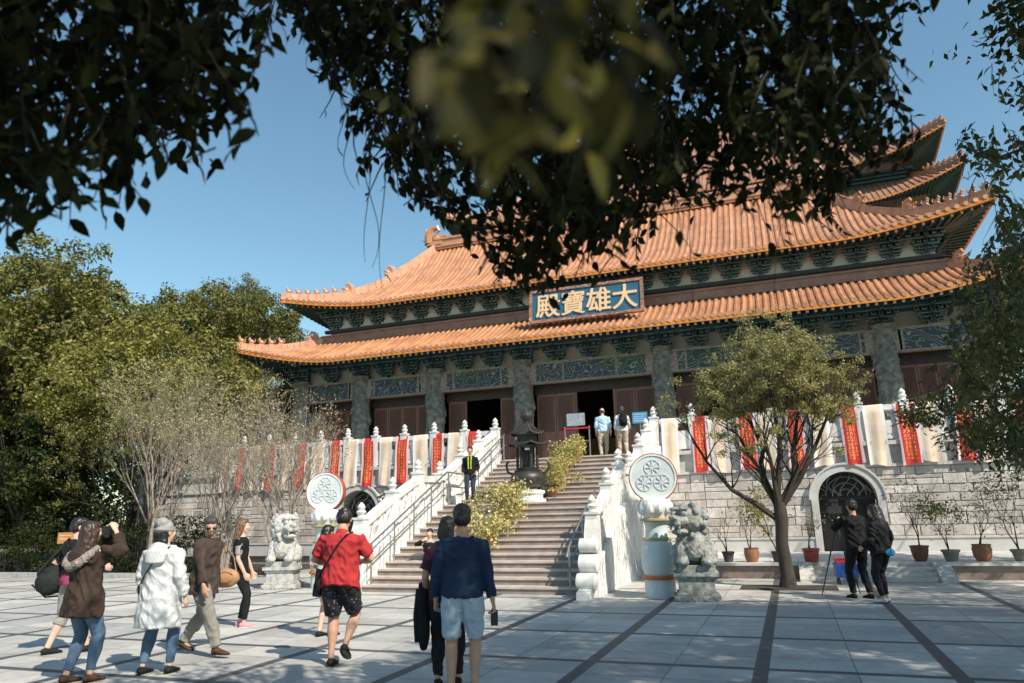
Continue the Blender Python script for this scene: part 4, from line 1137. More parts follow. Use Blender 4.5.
def tree(name, label, loc, H, crown_r, crown_z, nclump, per, size, lm, bark='bark', seed=0, r0=.2, group=None, squash=.8, clr=(.5, .95), inner=True, trunk_h=.4, asp=.5, droop=.3, shape=None):
    """an evergreen: limbs inside, leaf clumps through the crown's volume"""
    t = thing(name, label, 'tree', loc, 0, group)
    b, tips = branches((0, 0, -.05), crown_r, H * .86, seed, 3, .75, 5, trunk_h, r0); b.build('trunk', M[bark], t, smooth=True, world=False)
    rnd = np.random.default_rng(seed + 5)
    # lobes, then clumps on the lobes
    nl = 9; u = unit(rnd.normal(size=(nl, 3))); lob = u * np.array([crown_r, crown_r, crown_r * squash]) * rnd.uniform(.35, .68, (nl, 1)); lr = crown_r * rnd.uniform(.32, .55, nl)
    k = rnd.integers(0, nl, nclump); v = unit(rnd.normal(size=(nclump, 3)))
    cs = lob[k] + v * (lr[k] * rnd.uniform(.55, 1.05, nclump))[:, None] * np.array([1, 1, squash]); cs[:, 2] += crown_z
    rs = crown_r * rnd.uniform(.07, .15, nclump)
    cs = cs[cs[:, 2] > .4]; rs = rs[:len(cs)]
    P, D, Nn, L, W = clump_leaves(cs, rs, per, size, droop, asp=asp)
    link_mesh('crown', leaf_mesh_np('crown', P, D, Nn, L, W, M[lm]), t)
    return t

G = 'evergreen trees left of the hall'
tree('evergreen_tree', 'tall dark green tree at the left edge, tallest of the left trees', (-33, 22, 0), 15.5, 6.6, 10.6, 560, 95, .24, 'leaf_mid', seed=1, r0=.35, group=G)
tree('evergreen_tree', 'broad green tree behind the hedge, between the edge tree and the yellow-green tree', (-29.5, 26.5, 0), 14.5, 5.9, 9.9, 520, 85, .22, 'leaf_mid', seed=2, r0=.3, group=G)
tree('evergreen_tree', 'yellow-green tree, brightest of the left trees', (-23.8, 22.5, 0), 11, 4.7, 7.0, 480, 90, .17, 'leaf_lime', seed=3, r0=.25, group=G)
tree('evergreen_tree', 'grey-green tree beside the left roof corner of the hall', (-33, 38, 0), 18, 5.4, 13.3, 460, 80, .2, 'leaf_grey', seed=4, r0=.3, group=G)
tree('evergreen_tree', 'olive tree filling the gap behind the yellow-green tree', (-31, 33, 0), 17.5, 5.6, 12.6, 440, 80, .2, 'leaf_mid', seed=5, r0=.3, group=G)
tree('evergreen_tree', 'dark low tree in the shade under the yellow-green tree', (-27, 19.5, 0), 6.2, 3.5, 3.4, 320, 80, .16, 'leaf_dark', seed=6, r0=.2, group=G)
tree('evergreen_tree', 'dark tree beneath the left roof corner, behind the pale bare shrubs', (-23.8, 29, 0), 10, 3.8, 6.6, 340, 70, .16, 'leaf_mid', seed=8, r0=.2, group=G)
tree('evergreen_tree', 'dark green tree at the far left behind the hedge', (-38, 26, 0), 13, 6, 7, 420, 80, .24, 'leaf_dark', seed=9, r0=.3, group=G)
# a wooded slope behind, one mass
def wood(x0, x1, y0, y1, h, n, seed, lm, size):
    r = np.random.default_rng(seed); cs = np.stack([r.uniform(x0, x1, n), r.uniform(y0, y1, n), r.uniform(.5, h, n)], 1); rs = r.uniform(.7, 1.6, n)
    P, D, Nn, L, W = clump_leaves(cs, rs, 55, size)
    return tag(link_mesh('distant_wood', leaf_mesh_np('distant_wood', P, D, Nn, L, W, M[lm])), 'dark far wood behind the left trees', 'wood', kind='stuff')
wood(-75, -30, 40, 52, 9.5, 800, 3, 'leaf_dark', .42)

# hedge at the left, low and dark, with a sign in it
hd = thing('clipped_hedge', 'low dark green hedge along the left edge of the plaza', 'hedge', (-23, 18.6, 0))
cs = np.stack([rng.uniform(-34, -16.5, 420), rng.uniform(18.2, 19.6, 420), rng.uniform(.2, 1.75, 420)], 1)
P, D, Nn, L, W = clump_leaves(cs, np.full(420, .32), 60, .09)
o = link_mesh('foliage', leaf_mesh_np('foliage', P - np.array([-23, 18.6, 0]), D, Nn, L, W, M['leaf_dark']), hd)
b = MB()
for k in range(34): x = -33.5 + k * .5; b.tube([(x, 18.9, 0), (x + .1, 18.9, .7), (x, 18.95, 1.3)], [.03, .02, .008], 5)
b.build('stem', M['twig'], hd)
b = MB(); b.box(-34, -15.6, 17.75, 17.95, 0, .14); tag(b.build('planter_kerb', M['greystone'], bevel=.01), 'low granite kerb in front of the hedge', 'kerb')
sheet('planting_soil', -34, -15.5, 17.96, 23.95, .012, M['soil'])

# thin, nearly bare shrubs
def sparse_tree(label, loc, H, seed, spread, nl, lm, bark, levels=4, r0=.09, size=.07, trunks=4, lean=.25, group=None, tr=.22, th=.3, clump=.16):
    t = thing('bare_shrub_tree' if bark == 'pale_bark' else 'plaza_tree', label, 'tree', loc, 0, group)
    rnd = random.Random(seed); allb = MB(); tips = []
    for k in range(trunks):
        a = 2 * math.pi * k / trunks + rnd.random(); ln = (math.cos(a) * lean, math.sin(a) * lean)
        b, tp = branches((math.cos(a) * .12, math.sin(a) * .12, -.03), 1, H * rnd.uniform(.85, 1), seed * 10 + k, levels, spread, 4, th, r0, ln); 
        n = len(allb.v); allb.v += b.v; allb.f += [tuple(i + n for i in f) for f in b.f]; allb.m += b.m; tips += tp
    allb.build('trunk', M[bark], t, smooth=True, world=False)
    tp = np.array([[*p] for p, d in tips]); tw_ = tp[rng.random(len(tp)) < .45]; sel = rng.integers(0, len(tw_), nl); P = tw_[sel] + rng.normal(size=(nl, 3)) * clump * rng.random((nl, 1))
    Nn = unit(rng.normal(size=(nl, 3)) + [0, 0, .6]); D = unit(rng.normal(size=(nl, 3)) + [0, 0, .1]); L = size * rng.uniform(.6, 1.3, nl)
    link_mesh('crown', leaf_mesh_np('crown', P, D, Nn, L, L * .42, M[lm]), t)
    return t
GB = 'nearly bare pale shrubs left of the stair'
sparse_tree('nearly bare shrub with pale leaning stems, beside the pale stone lion', (-14.3, 18.6, 0), 5.6, 21, .5, 5000, 'leaf_dry', 'pale_bark', 4, .085, .07, 5, .16, GB)
sparse_tree('pale twiggy shrub behind the man in the brown jacket', (-16.4, 18.4, 0), 5.6, 22, .5, 5500, 'leaf_dry', 'pale_bark', 4, .08, .07, 5, .16, GB)
sparse_tree('thin shrub with olive leaves and slanting stems, behind the white coat', (-19.3, 18.6, 0), 6.8, 27, .42, 9000, 'leaf_olive', 'pale_bark', 4, .08, .085, 4, .18, GB)
sparse_tree('thin greenish shrub nearest the hedge', (-21.6, 19.8, 0), 6.8, 24, .5, 12000, 'leaf_mid', 'bark', 4, .06, .1, 3, .1, GB)

# plaza tree in its soil square
sp = MB(); sp.box(-1.15, .75, 16.55, 17.4, .001, .02); tag(sp.build('tree_pit', M['soil']), kind='structure')
M['leaf_tawny'] = leafmat('tawny_leaf', (.32, .3, .15), (.14, .14, .065), (.54, .5, .3), .35)
pt = thing('plaza_tree', 'small forked tree with dense pale olive crown, right of the grey lion', 'tree', (-.21, 16.95, 0))
b = MB(); tips = []
b.tube([(0, 0, -.05), (.02, 0, .25), (-.03, .02, .9), (.02, 0, 1.4), (.01, 0, 1.75)], [.2, .145, .13, .135, .12], 14)
rnd = random.Random(5)
for (dx, dy, z0, hh, rr) in ((-.65, .1, 1.65, 1.6, .07), (-.4, .3, 1.75, 1.8, .09), (.1, -.2, 1.75, 2.0, .1), (.5, .1, 1.7, 1.8, .095), (.75, -.1, 1.65, 1.6, .06), (-.15, -.4, 1.7, 1.5, .07)):
    p = [Vector((0, 0, z0 - .15)), Vector((dx * .45, dy * .5, z0 + hh * .3)), Vector((dx * .8, dy * .9, z0 + hh * .65)), Vector((dx * 1.1, dy * 1.2, z0 + hh))]
    rr *= .78; p[1].x += rnd.uniform(-.12, .12); p[2].x += rnd.uniform(-.12, .12); b.tube([p[0], p[0].lerp(p[1], .5) + Vector((rnd.uniform(-.04, .04), 0, 0)), p[1], p[1].lerp(p[2], .5) + Vector((rnd.uniform(-.06, .06), 0, .03)), p[2], p[3]], [rr, rr * .95, rr * .85, rr * .78, rr * .68, rr * .45], 8)
    for q in p[1:]:
        for k in range(3):
            bb, tp = branches(q, 1, rnd.uniform(1.6, 2.3), rnd.randint(0, 9999), 2, .6, 3, .35, rr * .34, ((q.x * .9 + rnd.uniform(-.7, .7)), rnd.uniform(-.8, .8)), 0, .16)
            n = len(b.v); b.v += bb.v; b.f += [tuple(i + n for i in f) for f in bb.f]; b.m += bb.m; tips += tp
# long low limb to the left
for pts in ([(0, 0, 1.35), (-.5, 0, 1.75), (-.95, -.05, 2.05), (-1.45, 0, 2.7), (-1.8, .1, 3.4)], [(.0, 0, 1.6), (.45, 0, 2.2), (.8, 0, 2.8), (1.15, 0, 3.5)]):
    b.tube(pts, [.07, .058, .045, .03, .016][:len(pts)], 7)
    for q in pts[2:]:
        for k in range(3):
            bb, tp = branches(q, 1, 1.5, rnd.randint(0, 9999), 2, .7, 3, .35, .02, (rnd.uniform(-.6, .6), rnd.uniform(-.5, .5)), 0, .18)
            n = len(b.v); b.v += bb.v; b.f += [tuple(i + n for i in f) for f in bb.f]; b.m += bb.m; tips += tp
b.build('trunk', M['bark'], pt, smooth=True, world=False)
c0 = np.array([.15, 0, 4.5]); n = 42000
cr = np.random.default_rng(9); lobes = [(-.75, 0, -.15, 1.15), (.75, .1, .05, 1.25), (0, -.3, .45, 1.15), (0, .5, .2, 1.2), (-.2, 0, -.1, 1.3), (1.1, 0, -.5, .8), (-1.2, .1, -.3, .75), (.3, -.3, .5, 1.0)]
C = np.array(lobes); k = cr.integers(0, len(C), 420); u = unit(cr.normal(size=(420, 3))); cs = c0 + C[k, :3] * np.array([.92, 1, 1]) + u * (C[k, 3] * cr.uniform(.45, 1.0, 420))[:, None] * np.array([.92, 1, .85]); cs = cs[cs[:, 2] > 3.2]
tpa = np.array([[*p] for p, d in tips]); tpa = tpa[(tpa[:, 2] > 2.6) & (tpa[:, 2] < 5.9)]; cs = np.concatenate([cs, tpa[cr.integers(0, len(tpa), 90)]])
P, D, Nn, L, W = clump_leaves(cs, cr.uniform(.12, .26, len(cs)), 90, .072, droop=-.3, asp=.35, outward=.4, shell=.1)
link_mesh('crown', leaf_mesh_np('crown', P, D, Nn, L, W, M['leaf_tawny']), pt)

# dark tree at the right
rt = thing('evergreen_tree', 'dark tree at the right edge whose low branches droop in front of the banners', 'tree', (6.9, 18.8, .36))
b, tips = branches((0, 0, -.05), 3, 8.5, 77, 3, .8, 6, .3, .22)
for (ex, ey, ez) in ((-4.0, -1.8, 2.6), (-3.2, -2.4, 2.3), (-4.6, -.6, 3.0), (-3.6, -2.0, 4.0), (-2.4, -2.8, 2.2)):
    b.tube([(0, 0, 2.6), (ex * .3, ey * .3, 3.3 + .1 * ez), (ex * .65, ey * .65, ez + .5), (ex, ey, ez)], [.09, .06, .035, .012], 6)
b.build('trunk', M['bark'], rt, smooth=True, world=False)
cr = np.random.default_rng(19)
cs = []
for (x, y, z, r, m) in ((0, -.5, 4.6, 2.3, 150), (-1.7, -1.2, 3.6, 1.5, 90), (-3.1, -1.7, 2.75, .75, 34), (-3.9, -1.3, 3.2, .6, 22), (-2.6, -2.2, 2.55, .7, 34), (.8, -1, 6.2, 2.0, 120), (-1.3, -.6, 5.3, 1.4, 110), (-.6, -.6, 6.6, 1.5, 110), (.4, -.6, 7.9, 1.5, 110), (-2.0, -.9, 4.5, 1.1, 70), (1.5, 0, 3.2, 1.8, 60), (-1.6, -2, 2.4, .8, 36)):
    u = unit(cr.normal(size=(m, 3))); cs.append(np.array([x, y, z]) + u * (r * cr.uniform(.2, 1, m) ** .6)[:, None] * np.array([1, 1, .7]))
cs = np.concatenate(cs); P, D, Nn, L, W = clump_leaves(cs, cr.uniform(.2, .42, len(cs)), 58, .1, asp=.4)
M['leaf_shade'] = leafmat('deep_green_leaf', (.06, .075, .028), (.03, .04, .015), (.12, .125, .045), .3)
link_mesh('crown', leaf_mesh_np('crown', P, D, Nn, L, W, M['leaf_shade']), rt)
# ================================================================ POTTED PLANTS
POTS = {
 'brown': ('brown_glaze', [(.13, 0), (.17, .08), (.21, .25), (.215, .34), (.235, .37), (.235, .4), (.2, .4), (.19, .33)]),
 'grey': ('grey_pot', [(.13, 0), (.16, .06), (.2, .22), (.24, .26), (.24, .3), (.2, .3), (.19, .24)]),
 'terra': ('terracotta', [(.14, 0), (.2, .12), (.22, .28), (.2, .36), (.22, .4), (.18, .4), (.17, .34)]),
 'red': ('red_glaze_k', [(.17, 0), (.2, .1), (.215, .3), (.24, .32), (.24, .38), (.2, .38), (.19, .3)]),
 'dark': ('dark_pot', [(.12, 0), (.17, .26), (.185, .26), (.185, .3), (.155, .3), (.15, .25)])}
def potted(loc, kind, H, seed, lm, nl, label, spread=.5, group=None, size=.06, bark='bark', s=1.0, levels=2, name='potted_plant', flowers=0, low=False):
    t = thing(name, label, 'plant', loc, random.Random(seed).random() * 6, group)
    mk, prof = POTS[kind]; mk = 'red_pot' if mk == 'red_glaze_k' else mk
    b = MB(); b.lathe([(r * s, z * s) for r, z in prof], (0, 0, 0), 20); b.build('pot', M[mk], t, smooth=True, world=False)
    zt = prof[-2][1] * s * .92
    b = MB(); b.lathe([(.001, zt - .03), (.18 * s, zt - .03), (.17 * s, zt), (.001, zt + .01)], (0, 0, 0), 14); b.build('soil', M['soil'], t, world=False)
    rnd = random.Random(seed); bb = MB(); tips = []
    for k in range(3 if low else 2):
        x, tp = branches((rnd.uniform(-.04, .04), rnd.uniform(-.04, .04), zt - .02), 1, H, seed * 7 + k, levels, spread, 4, .3, .018, (rnd.uniform(-.25, .25), rnd.uniform(-.25, .25)), 0, .2)
        n = len(bb.v); bb.v += x.v; bb.f += [tuple(i + n for i in f) for f in x.f]; bb.m += x.m; tips += tp
    bb.build('stem', M[bark], t, smooth=True, world=False)
    tp = np.array([[*p] for p, d in tips])
    if nl:
        if low:
            r = np.random.default_rng(seed); u = unit(r.normal(size=(nl, 3))); lb_ = r.normal(size=(9, 3)) * [.3, .3, .25]; P = np.array([0, 0, zt + H * .42]) + (lb_[r.integers(0, 9, nl)] * .9 + u * .34 * (r.uniform(.1, 1, (nl, 1)) ** .5)) * np.array([spread, spread, H * .85])
            P[:, 2] = np.maximum(P[:, 2], zt * .8)
        else: P = tp[rng.integers(0, len(tp), nl)] + rng.normal(size=(nl, 3)) * .1
        Nn = unit(rng.normal(size=(nl, 3)) + [0, 0, .7]); D = unit(rng.normal(size=(nl, 3))); L = size * rng.uniform(.6, 1.3, nl)
        link_mesh('foliage', leaf_mesh_np('foliage', P, D, Nn, L, L * .5, M[lm]), t)
        if flowers:
            q = P[rng.integers(0, nl, flowers)]; c = np.array([0, 0, zt + H * .42]); q = q + unit(q - c) * .03
            q = np.repeat(q, 5, 0); n5 = len(q); D = unit(rng.normal(size=(n5, 3)) + unit(q - c)); link_mesh('blossom', leaf_mesh_np('blossom', q, D, unit(rng.normal(size=(n5, 3))), np.full(n5, .045), np.full(n5, .032), M['petal']), t)
    return t
_pot = potted
def potted(loc, kind, H, seed, lm, nl, label, spread=.5, group=None, size=.06, **k):
    k['s'] = k.get('s', 1.0) * (.84 if group and 'platform' in group else 1); return _pot(loc, kind, H, seed, lm, nl, label, spread, group, size, **k)
GP = 'potted plants along the platform edge'
potted((-1.56, 19.45, .36), 'dark', 1.25, 31, 'leaf_dry', 120, 'sparse plant in a small dark pot, just right of the grey lion', .5, GP)
potted((-1.0, 19.45, .36), 'terra', 1.3, 32, 'leaf_dry', 200, 'sparse plant in an orange-brown pot, between the lion and the plaza tree', .55, GP)
potted((-.4, 19.45, .36), 'dark', 1.75, 33, 'leaf_lime', 900, 'potted plant with bright yellow-green leaves, left of the plaza tree trunk', .5, GP, .08)
potted((.36, 19.42, .36), 'red', 1.1, 34, 'leaf_dry', 160, 'bare twiggy plant in a red pot, left of the arched doorway', .5, GP)
potted((2.72, 19.7, .36), 'brown', 1.8, 35, 'leaf_grey', 160, 'tall bare plant in a brown pot, beside the right arch jamb', .45, GP, s=1.05)
potted((3.35, 19.72, .36), 'grey', 1.45, 36, 'leaf_lime', 1100, 'leafy olive shrub in a wide grey pot', .75, GP, .065)
potted((3.98, 19.72, .36), 'terra', 1.35, 37, 'leaf_dry', 350, 'twiggy shrub in a tall tan-brown pot right of the grey pot', .6, GP, s=1.1)
potted((4.72, 19.72, .36), 'grey', 2.2, 38, 'leaf_grey', 700, 'dark upright shrub in a low pot at the right end of the row', .5, GP, .07)
GF = 'yellow-leaved flowering pots up the middle of the stair'
def stepz(y):
    z = 0
    for yy, zz in tops:
        if y >= yy - .001: z = zz
    return z
low = ['lowest pot of yellow-leaved flowers on the lower flight', 'second pot of yellow-leaved flowers from the bottom of the stair', 'third pot of yellow-leaved flowers from the bottom of the stair', 'fourth pot of yellow-leaved flowers, highest on the lower flight', 'yellow-leaved flowering pot at the edge of the landing beside the lower flight']
fr_ = random.Random(3)
for k in range(5):
    yy = [16.25, 17.0, 17.7, 18.4, 19.05][k]; yy2 = tops[[i for i, t_ in enumerate(tops) if t_[0] <= yy][-1]][0] + .18
    potted((-7.05 + .1 * (k % 2), yy2, stepz(yy2)), 'terra', (.9, .7, 1.05, .8, .7)[k], 50 + k, 'leaf_yellow', (1100, 700, 1200, 800, 600)[k], low[k], (.9, .7, .95, .7, .6)[k], GF, .075, s=.62, levels=1, name='flowering_plant', flowers=170, low=True)
hi = ['first yellow-leaved pot of the upper flight, behind the incense burner', 'second yellow-leaved pot up the upper flight', 'third yellow-leaved pot up the upper flight', 'fourth yellow-leaved pot up the upper flight', 'topmost yellow-leaved pot, below the stand at the doors']
for k in range(5):
    yy = [20.7, 21.5, 22.2, 22.95, 23.6][k]; yy2 = tops[[i for i, t_ in enumerate(tops) if t_[0] <= yy][-1]][0] + .18
    potted((-6.5 - .02 * k, yy2, stepz(yy2)), 'terra', (1.1, .85, 1.05, .9, .75)[k], 60 + k, 'leaf_yellow', (1200, 800, 1100, 900, 700)[k], hi[k], (.85, .7, .8, .75, .6)[k], GF, .075, s=.72, levels=1, name='flowering_plant', flowers=60, low=True)
p_ = ground(20, 572); potted((p_.x, p_.y, 0), 'grey', .9, 71, 'leaf_mid', 500, 'tall pale green planter at the far left in front of the hedge', .5, None, .08, s=1.5)

# ================================================================ SMALL THINGS
# blue crate cart
p_ = ground(839, 584)
ct = thing('crate_cart', 'blue plastic crate with a red tray on small wheels beside the arch steps', 'cart', (1.0, 17.9, 0), R_(8))
blu = simple('blue_plastic', (.02, .09, .4), (.015, .06, .28), 5, .4, 0); redp = simple('red_plastic', (.5, .03, .04), None, 5, .4, 0)
b = MB(); 
for (x0, x1, y0, y1) in ((-.22, .22, -.16, -.145), (-.22, .22, .145, .16), (-.22, -.205, -.144, .144), (.205, .22, -.144, .144)): b.box(x0, x1, y0, y1, .16, .44)
b.box(-.22, .22, -.16, .16, .145, .159); b.box(-.235, .235, -.175, -.161, .4, .44); b.box(-.235, .235, .161, .175, .4, .44)
for k in range(7): b.box(-.2 + k * .063, -.185 + k * .063, -.168, -.161, .17, .4)
for k in range(3): b.box(-.22, .22, -.168, -.1605, .2 + k * .07, .21 + k * .07)
b.build('crate', blu, ct, world=False)
b = MB(); b.box(-.2, .2, -.14, .14, .45, .53); b.box(-.22, .22, -.155, .155, .531, .545); b.build('tray', redp, ct, world=False)
for sx in (-1, 1):
    for sy in (-1, 1):
        b = MB(); b.lathe([(.02, -.015), (.055, -.012), (.055, .012), (.02, .015)], (0, 0, 0), 12); b.v = [(sx * .17 + z, sy * .11 + x, .055 + y) for x, y, z in b.v]; b.box(sx * .17 - .008 if sx > 0 else sx * .17 - .02, sx * .17 + .02 if sx > 0 else sx * .17 + .008, sy * .11 - .02, sy * .11 + .02, .1, .147); b.build('wheel', M['black_metal'], ct, world=False)
# stand with red cloth frame at the top, blue notice
tp = thing('notice_stand', 'small red-framed stand with a pale notice at the top of the stair', 'stand', (-6.85, 25.1, 3.5))
b = MB()
for x in (-.45, .45): b.tube([(x, 0, 0), (x, 0, 1.15)], .025, 6)
b.tube([(-.45, 0, .62), (.45, 0, .62)], .02, 6); b.build('frame', M['metal'], tp, world=False)
b = MB(); b.box(-.48, .48, -.03, .03, 1.06, 1.11); b.box(-.48, -.45, -.03, .03, .6, 1.059); b.build('red_bar', redp, tp, world=False)
b = MB(); b.box(-.36, .3, -.02, .02, 1.18, 1.62); b.build('notice', simple('notice_face', (.4, .42, .44), (.2, .26, .33), 9, .5, 0), tp, world=False)
# blue sign at px 640,418
q = at(640, 418, 24.9); bs = thing('blue_notice_sign', 'small bright blue notice on a thin post by the right end of the stair top', 'sign', (q.x, 24.9, 3.5))
b = MB(); b.tube([(0, 0, 0), (0, 0, 1.2)], .02, 6); b.lathe([(.16, 0), (.16, .02), (.03, .03)], (0, 0, 0), 12); b.build('post', M['metal'], bs, world=False)
b = MB(); b.box(-.26, .26, -.035, -.02, q.z - 3.5 - .18, q.z - 3.5 + .2); b.build('board', simple('sky_blue_board', (.08, .35, .6), (.06, .28, .5), 5, .4, 0), bs, world=False)
b = MB()
for k in range(4): b.box(-.2, .2 - .06 * (k % 2), -.038, -.0352, q.z - 3.5 + .12 - k * .075, q.z - 3.5 + .14 - k * .075)
b.build('marking', simple('notice_white', (.7, .75, .8), None, 5, .5, 0), bs, world=False)
# chandeliers inside the hall doors, faint
gl = newmat('lamp_glass'); gl[2].inputs['Base Color'].default_value = (.8, .85, .9, 1); gl[2].inputs['Emission Color'].default_value = (.8, .9, 1, 1); gl[2].inputs['Emission Strength'].default_value = 1.6
for (px, py, lab) in ((597, 372, 'crystal lamp hanging inside the central doorway'), (480, 368, 'crystal lamp hanging inside the doorway left of centre')):
    q = at(px, py, 30.0); t = thing('hanging_lamp', lab, 'lamp', (q.x, q.y, q.z))
    b = MB()
    for r_, z in ((.38, 0), (.26, .16), (.14, .3)):
        for k in range(10): a = k * math.pi / 5; b.ell((r_ * math.cos(a), r_ * math.sin(a), z), (.035, .035, .05), None, 6, 4)
    b.build('lamp_shade', gl[0], t, world=False)
    b = MB(); b.tube([(0, 0, .1), (0, 0, 8.4 - q.z)], .012, 5)
    for r_, z in ((.38, .02), (.26, .18), (.14, .32)): b.tube([(r_ * math.cos(a), r_ * math.sin(a), z) for a in [i * math.pi / 8 for i in range(17)]], .012, 4)
    b.build('frame', M['bronze'], t, world=False)
# orange sign in the hedge
q = at(66, 538, 17.3); t = thing('orange_sign', 'small orange sign on a post in front of the hedge', 'sign', (q.x, 17.3, 0))
b = MB(); b.box(-.33, .33, -.03, 0, q.z - .17, q.z + .17); b.build('board', simple('orange_board', (.6, .27, .07), (.5, .2, .05), 6, .6, 0), t, world=False)
b = MB(); b.tube([(0, .02, 0), (0, .02, q.z)], .03, 6); b.build('post', M['wood'], t, world=False)
b = MB()
for k in range(2): b.box(-.25, .25 - .1 * k, -.0335, -.0302, q.z + .06 - .1 * k, q.z + .09 - .1 * k)
b.build('marking', simple('sign_line', (.75, .6, .4), None, 5, .5, 0), t, world=False)

# little roofed lantern by the left arch
q = at(384, 500, 23.3)
t = thing('wall_lantern', 'small roofed lantern beside the left arch, above the stair wall', 'lantern', (q.x, 23.6, q.z - .3))
b = MB(); b.box(-.14, .14, -.14, .14, 0, .36); b.build('lamp_shade', simple('lantern_panel', (.45, .4, .3), (.3, .26, .2), 5, .6, 0), t, world=False)
b = MB()
for sx in (-1, 1):
    for sy in (-1, 1): b.box(sx * .15 - .015, sx * .15 + .015, sy * .15 - .015, sy * .15 + .015, -.03, .38)
b.lathe([(.5, .38), (.46, .44), (.2, .54), (.05, .6)], (0, 0, 0), 4); b.box(-.17, .17, -.17, .17, -.06, -.031); b.box(-.05, .05, .15, .4, .1, .16); b.build('frame', M['bronze'], t, world=False)

# ================================================================ OVERHANGING TREE (above the camera)
M['leaf_spray_sunlit'] = leafmat('sunlit_spray_leaf', (.05, .045, .012), (.018, .02, .007), (.36, .29, .07), .4)  # sunlight put into the colour: paler, yellower leaves than the shaded crown
ot = thing('overhanging_tree', 'large tree whose dark leafy branches hang over the top of the view', 'tree', (4.6, -3.2, 0))
OT = np.array([4.6, -3.2, 0])
# density outline of the low branches in direction (px, py), with a true distance for each part of the crown
def inpoly(px, py, poly):
    c = False; j = len(poly) - 1
    for i in range(len(poly)):
        xi, yi = poly[i]; xj, yj = poly[j]
        if (yi > py) != (yj > py) and px < (xj - xi) * (py - yi) / (yj - yi) + xi: c = not c
        j = i
    return c
A_left = [(-120, -120), (285, -120), (272, 30), (268, 60), (240, 70), (262, 100), (240, 130), (235, 160), (205, 175), (180, 165), (165, 130), (145, 150), (150, 190), (140, 205), (100, 215), (60, 200), (40, 225), (10, 228), (-120, 250)]
A_main = [(262, -120), (262, 20), (300, 38), (325, 80), (345, 95), (352, 125), (372, 165), (400, 185), (420, 205), (445, 213), (465, 228), (482, 255), (500, 280), (530, 290), (552, 272), (590, 250), (625, 262), (648, 235), (680, 205), (720, 205), (760, 205), (800, 215), (835, 225), (842, 195), (868, 175), (905, 150), (918, 110), (905, 75), (885, 55), (895, 25), (940, 5), (950, -120)]
A_hole = [(275, 45), (300, 70), (330, 110), (300, 130), (262, 120), (262, 70)]
def cdir(px, py): return np.array(ray(px, py)) / FPX
Ps, Ds, Ns, Ls = [], [], [], []
tw = MB(); r = random.Random(4)
def sprig(c, length, leaf, nleaf, poly, dirv=None):
    d = Vector(dirv) if dirv else Vector((r.uniform(-.7, .7), r.uniform(-.7, .7), r.uniform(-1, -.1))).normalized()
    q = Vector(c); pts = [q.copy()]; n = 5
    for i in range(n):
        d = (d + Vector((r.uniform(-.3, .3), r.uniform(-.3, .3), -.22))).normalized(); q = q + d * length / n; pts.append(q.copy())
    last = -1
    for i in range(nleaf):
        t = (i + .5) / nleaf * n; k = int(t); p = pts[k].lerp(pts[k + 1], t - k)
        s = Vector((r.uniform(-1, 1), r.uniform(-1, 1), r.uniform(-.9, .2))).normalized()
        dl = (pts[k + 1] - pts[k]).normalized() * .5 + s; dl.normalize()
        if poly is not None:
            e = p + dl * leaf; cz = -(e - Vector((0, 0, EYE))).dot(BACK)
            if cz > .2:
                ex = 512 + FPX * (e - Vector((0, 0, EYE))).dot(RIGHT) / cz; ey = 341.5 - FPX * (e - Vector((0, 0, EYE))).dot(UP) / cz
                ex += r.gauss(0, 11); ey += r.gauss(0, 11)
                if not any(inpoly(ex, ey, P_) for P_ in poly) and r.random() > .03: continue
        last = k
        Ps.append(p); Ds.append(dl); Ns.append(Vector((r.uniform(-1, 1), r.uniform(-1, 1), r.uniform(-.2, 1.2))).normalized()); Ls.append(leaf * r.uniform(.65, 1.2))
    if last >= 0: tw.tube(pts[:last + 2], [.005, .0045, .004, .003, .002, .001][:last + 2], 4, cap=False)
def fill(poly, box_, n, dmin, dmax, length, leaf, nleaf, polys=None):
    k = 0; tries = 0
    while k < n and tries < n * 40:
        tries += 1; px, py = r.uniform(box_[0], box_[2]), r.uniform(box_[1], box_[3])
        if not inpoly(px, py, poly): continue
        d = r.uniform(dmin, dmax); c = Vector((0, 0, EYE)) + Vector(cdir(px, py)) * d
        sprig(c, length, leaf, nleaf, polys or [poly]); k += 1
fill(A_left, (-120, -120, 290, 250), 370, 2.5, 3.8, .3, .098, 9)
fill(A_left, (-120, -120, 200, 120), 270, 2.6, 4.6, .34, .085, 9)
fill(A_main, (255, -120, 950, 290), 1150, 3.4, 5.4, .34, .086, 9)
A_core = [(262, -120), (280, 10), (340, 60), (400, 150), (450, 180), (520, 215), (600, 215), (700, 165), (800, 150), (870, 130), (880, 60), (890, -120)]
fill(A_core, (255, -120, 950, 220), 950, 2.8, 5.0, .34, .085, 10)
A_near = [(430, -100), (420, 30), (450, 75), (500, 100), (560, 110), (620, 90), (650, 30), (640, -100)]
fill([(480, 200), (498, 275), (530, 288), (560, 262), (600, 245), (640, 230), (640, 200)], (480, 200, 640, 290), 70, 3.8, 4.8, .2, .08, 8)
n_near = len(Ps); fill(A_near, (380, -100, 730, 230), 26, .6, 1.15, .13, .07, 8, [[(400, -150), (380, 60), (440, 150), (480, 185), (560, 195), (640, 165), (680, 60), (680, -150)]])
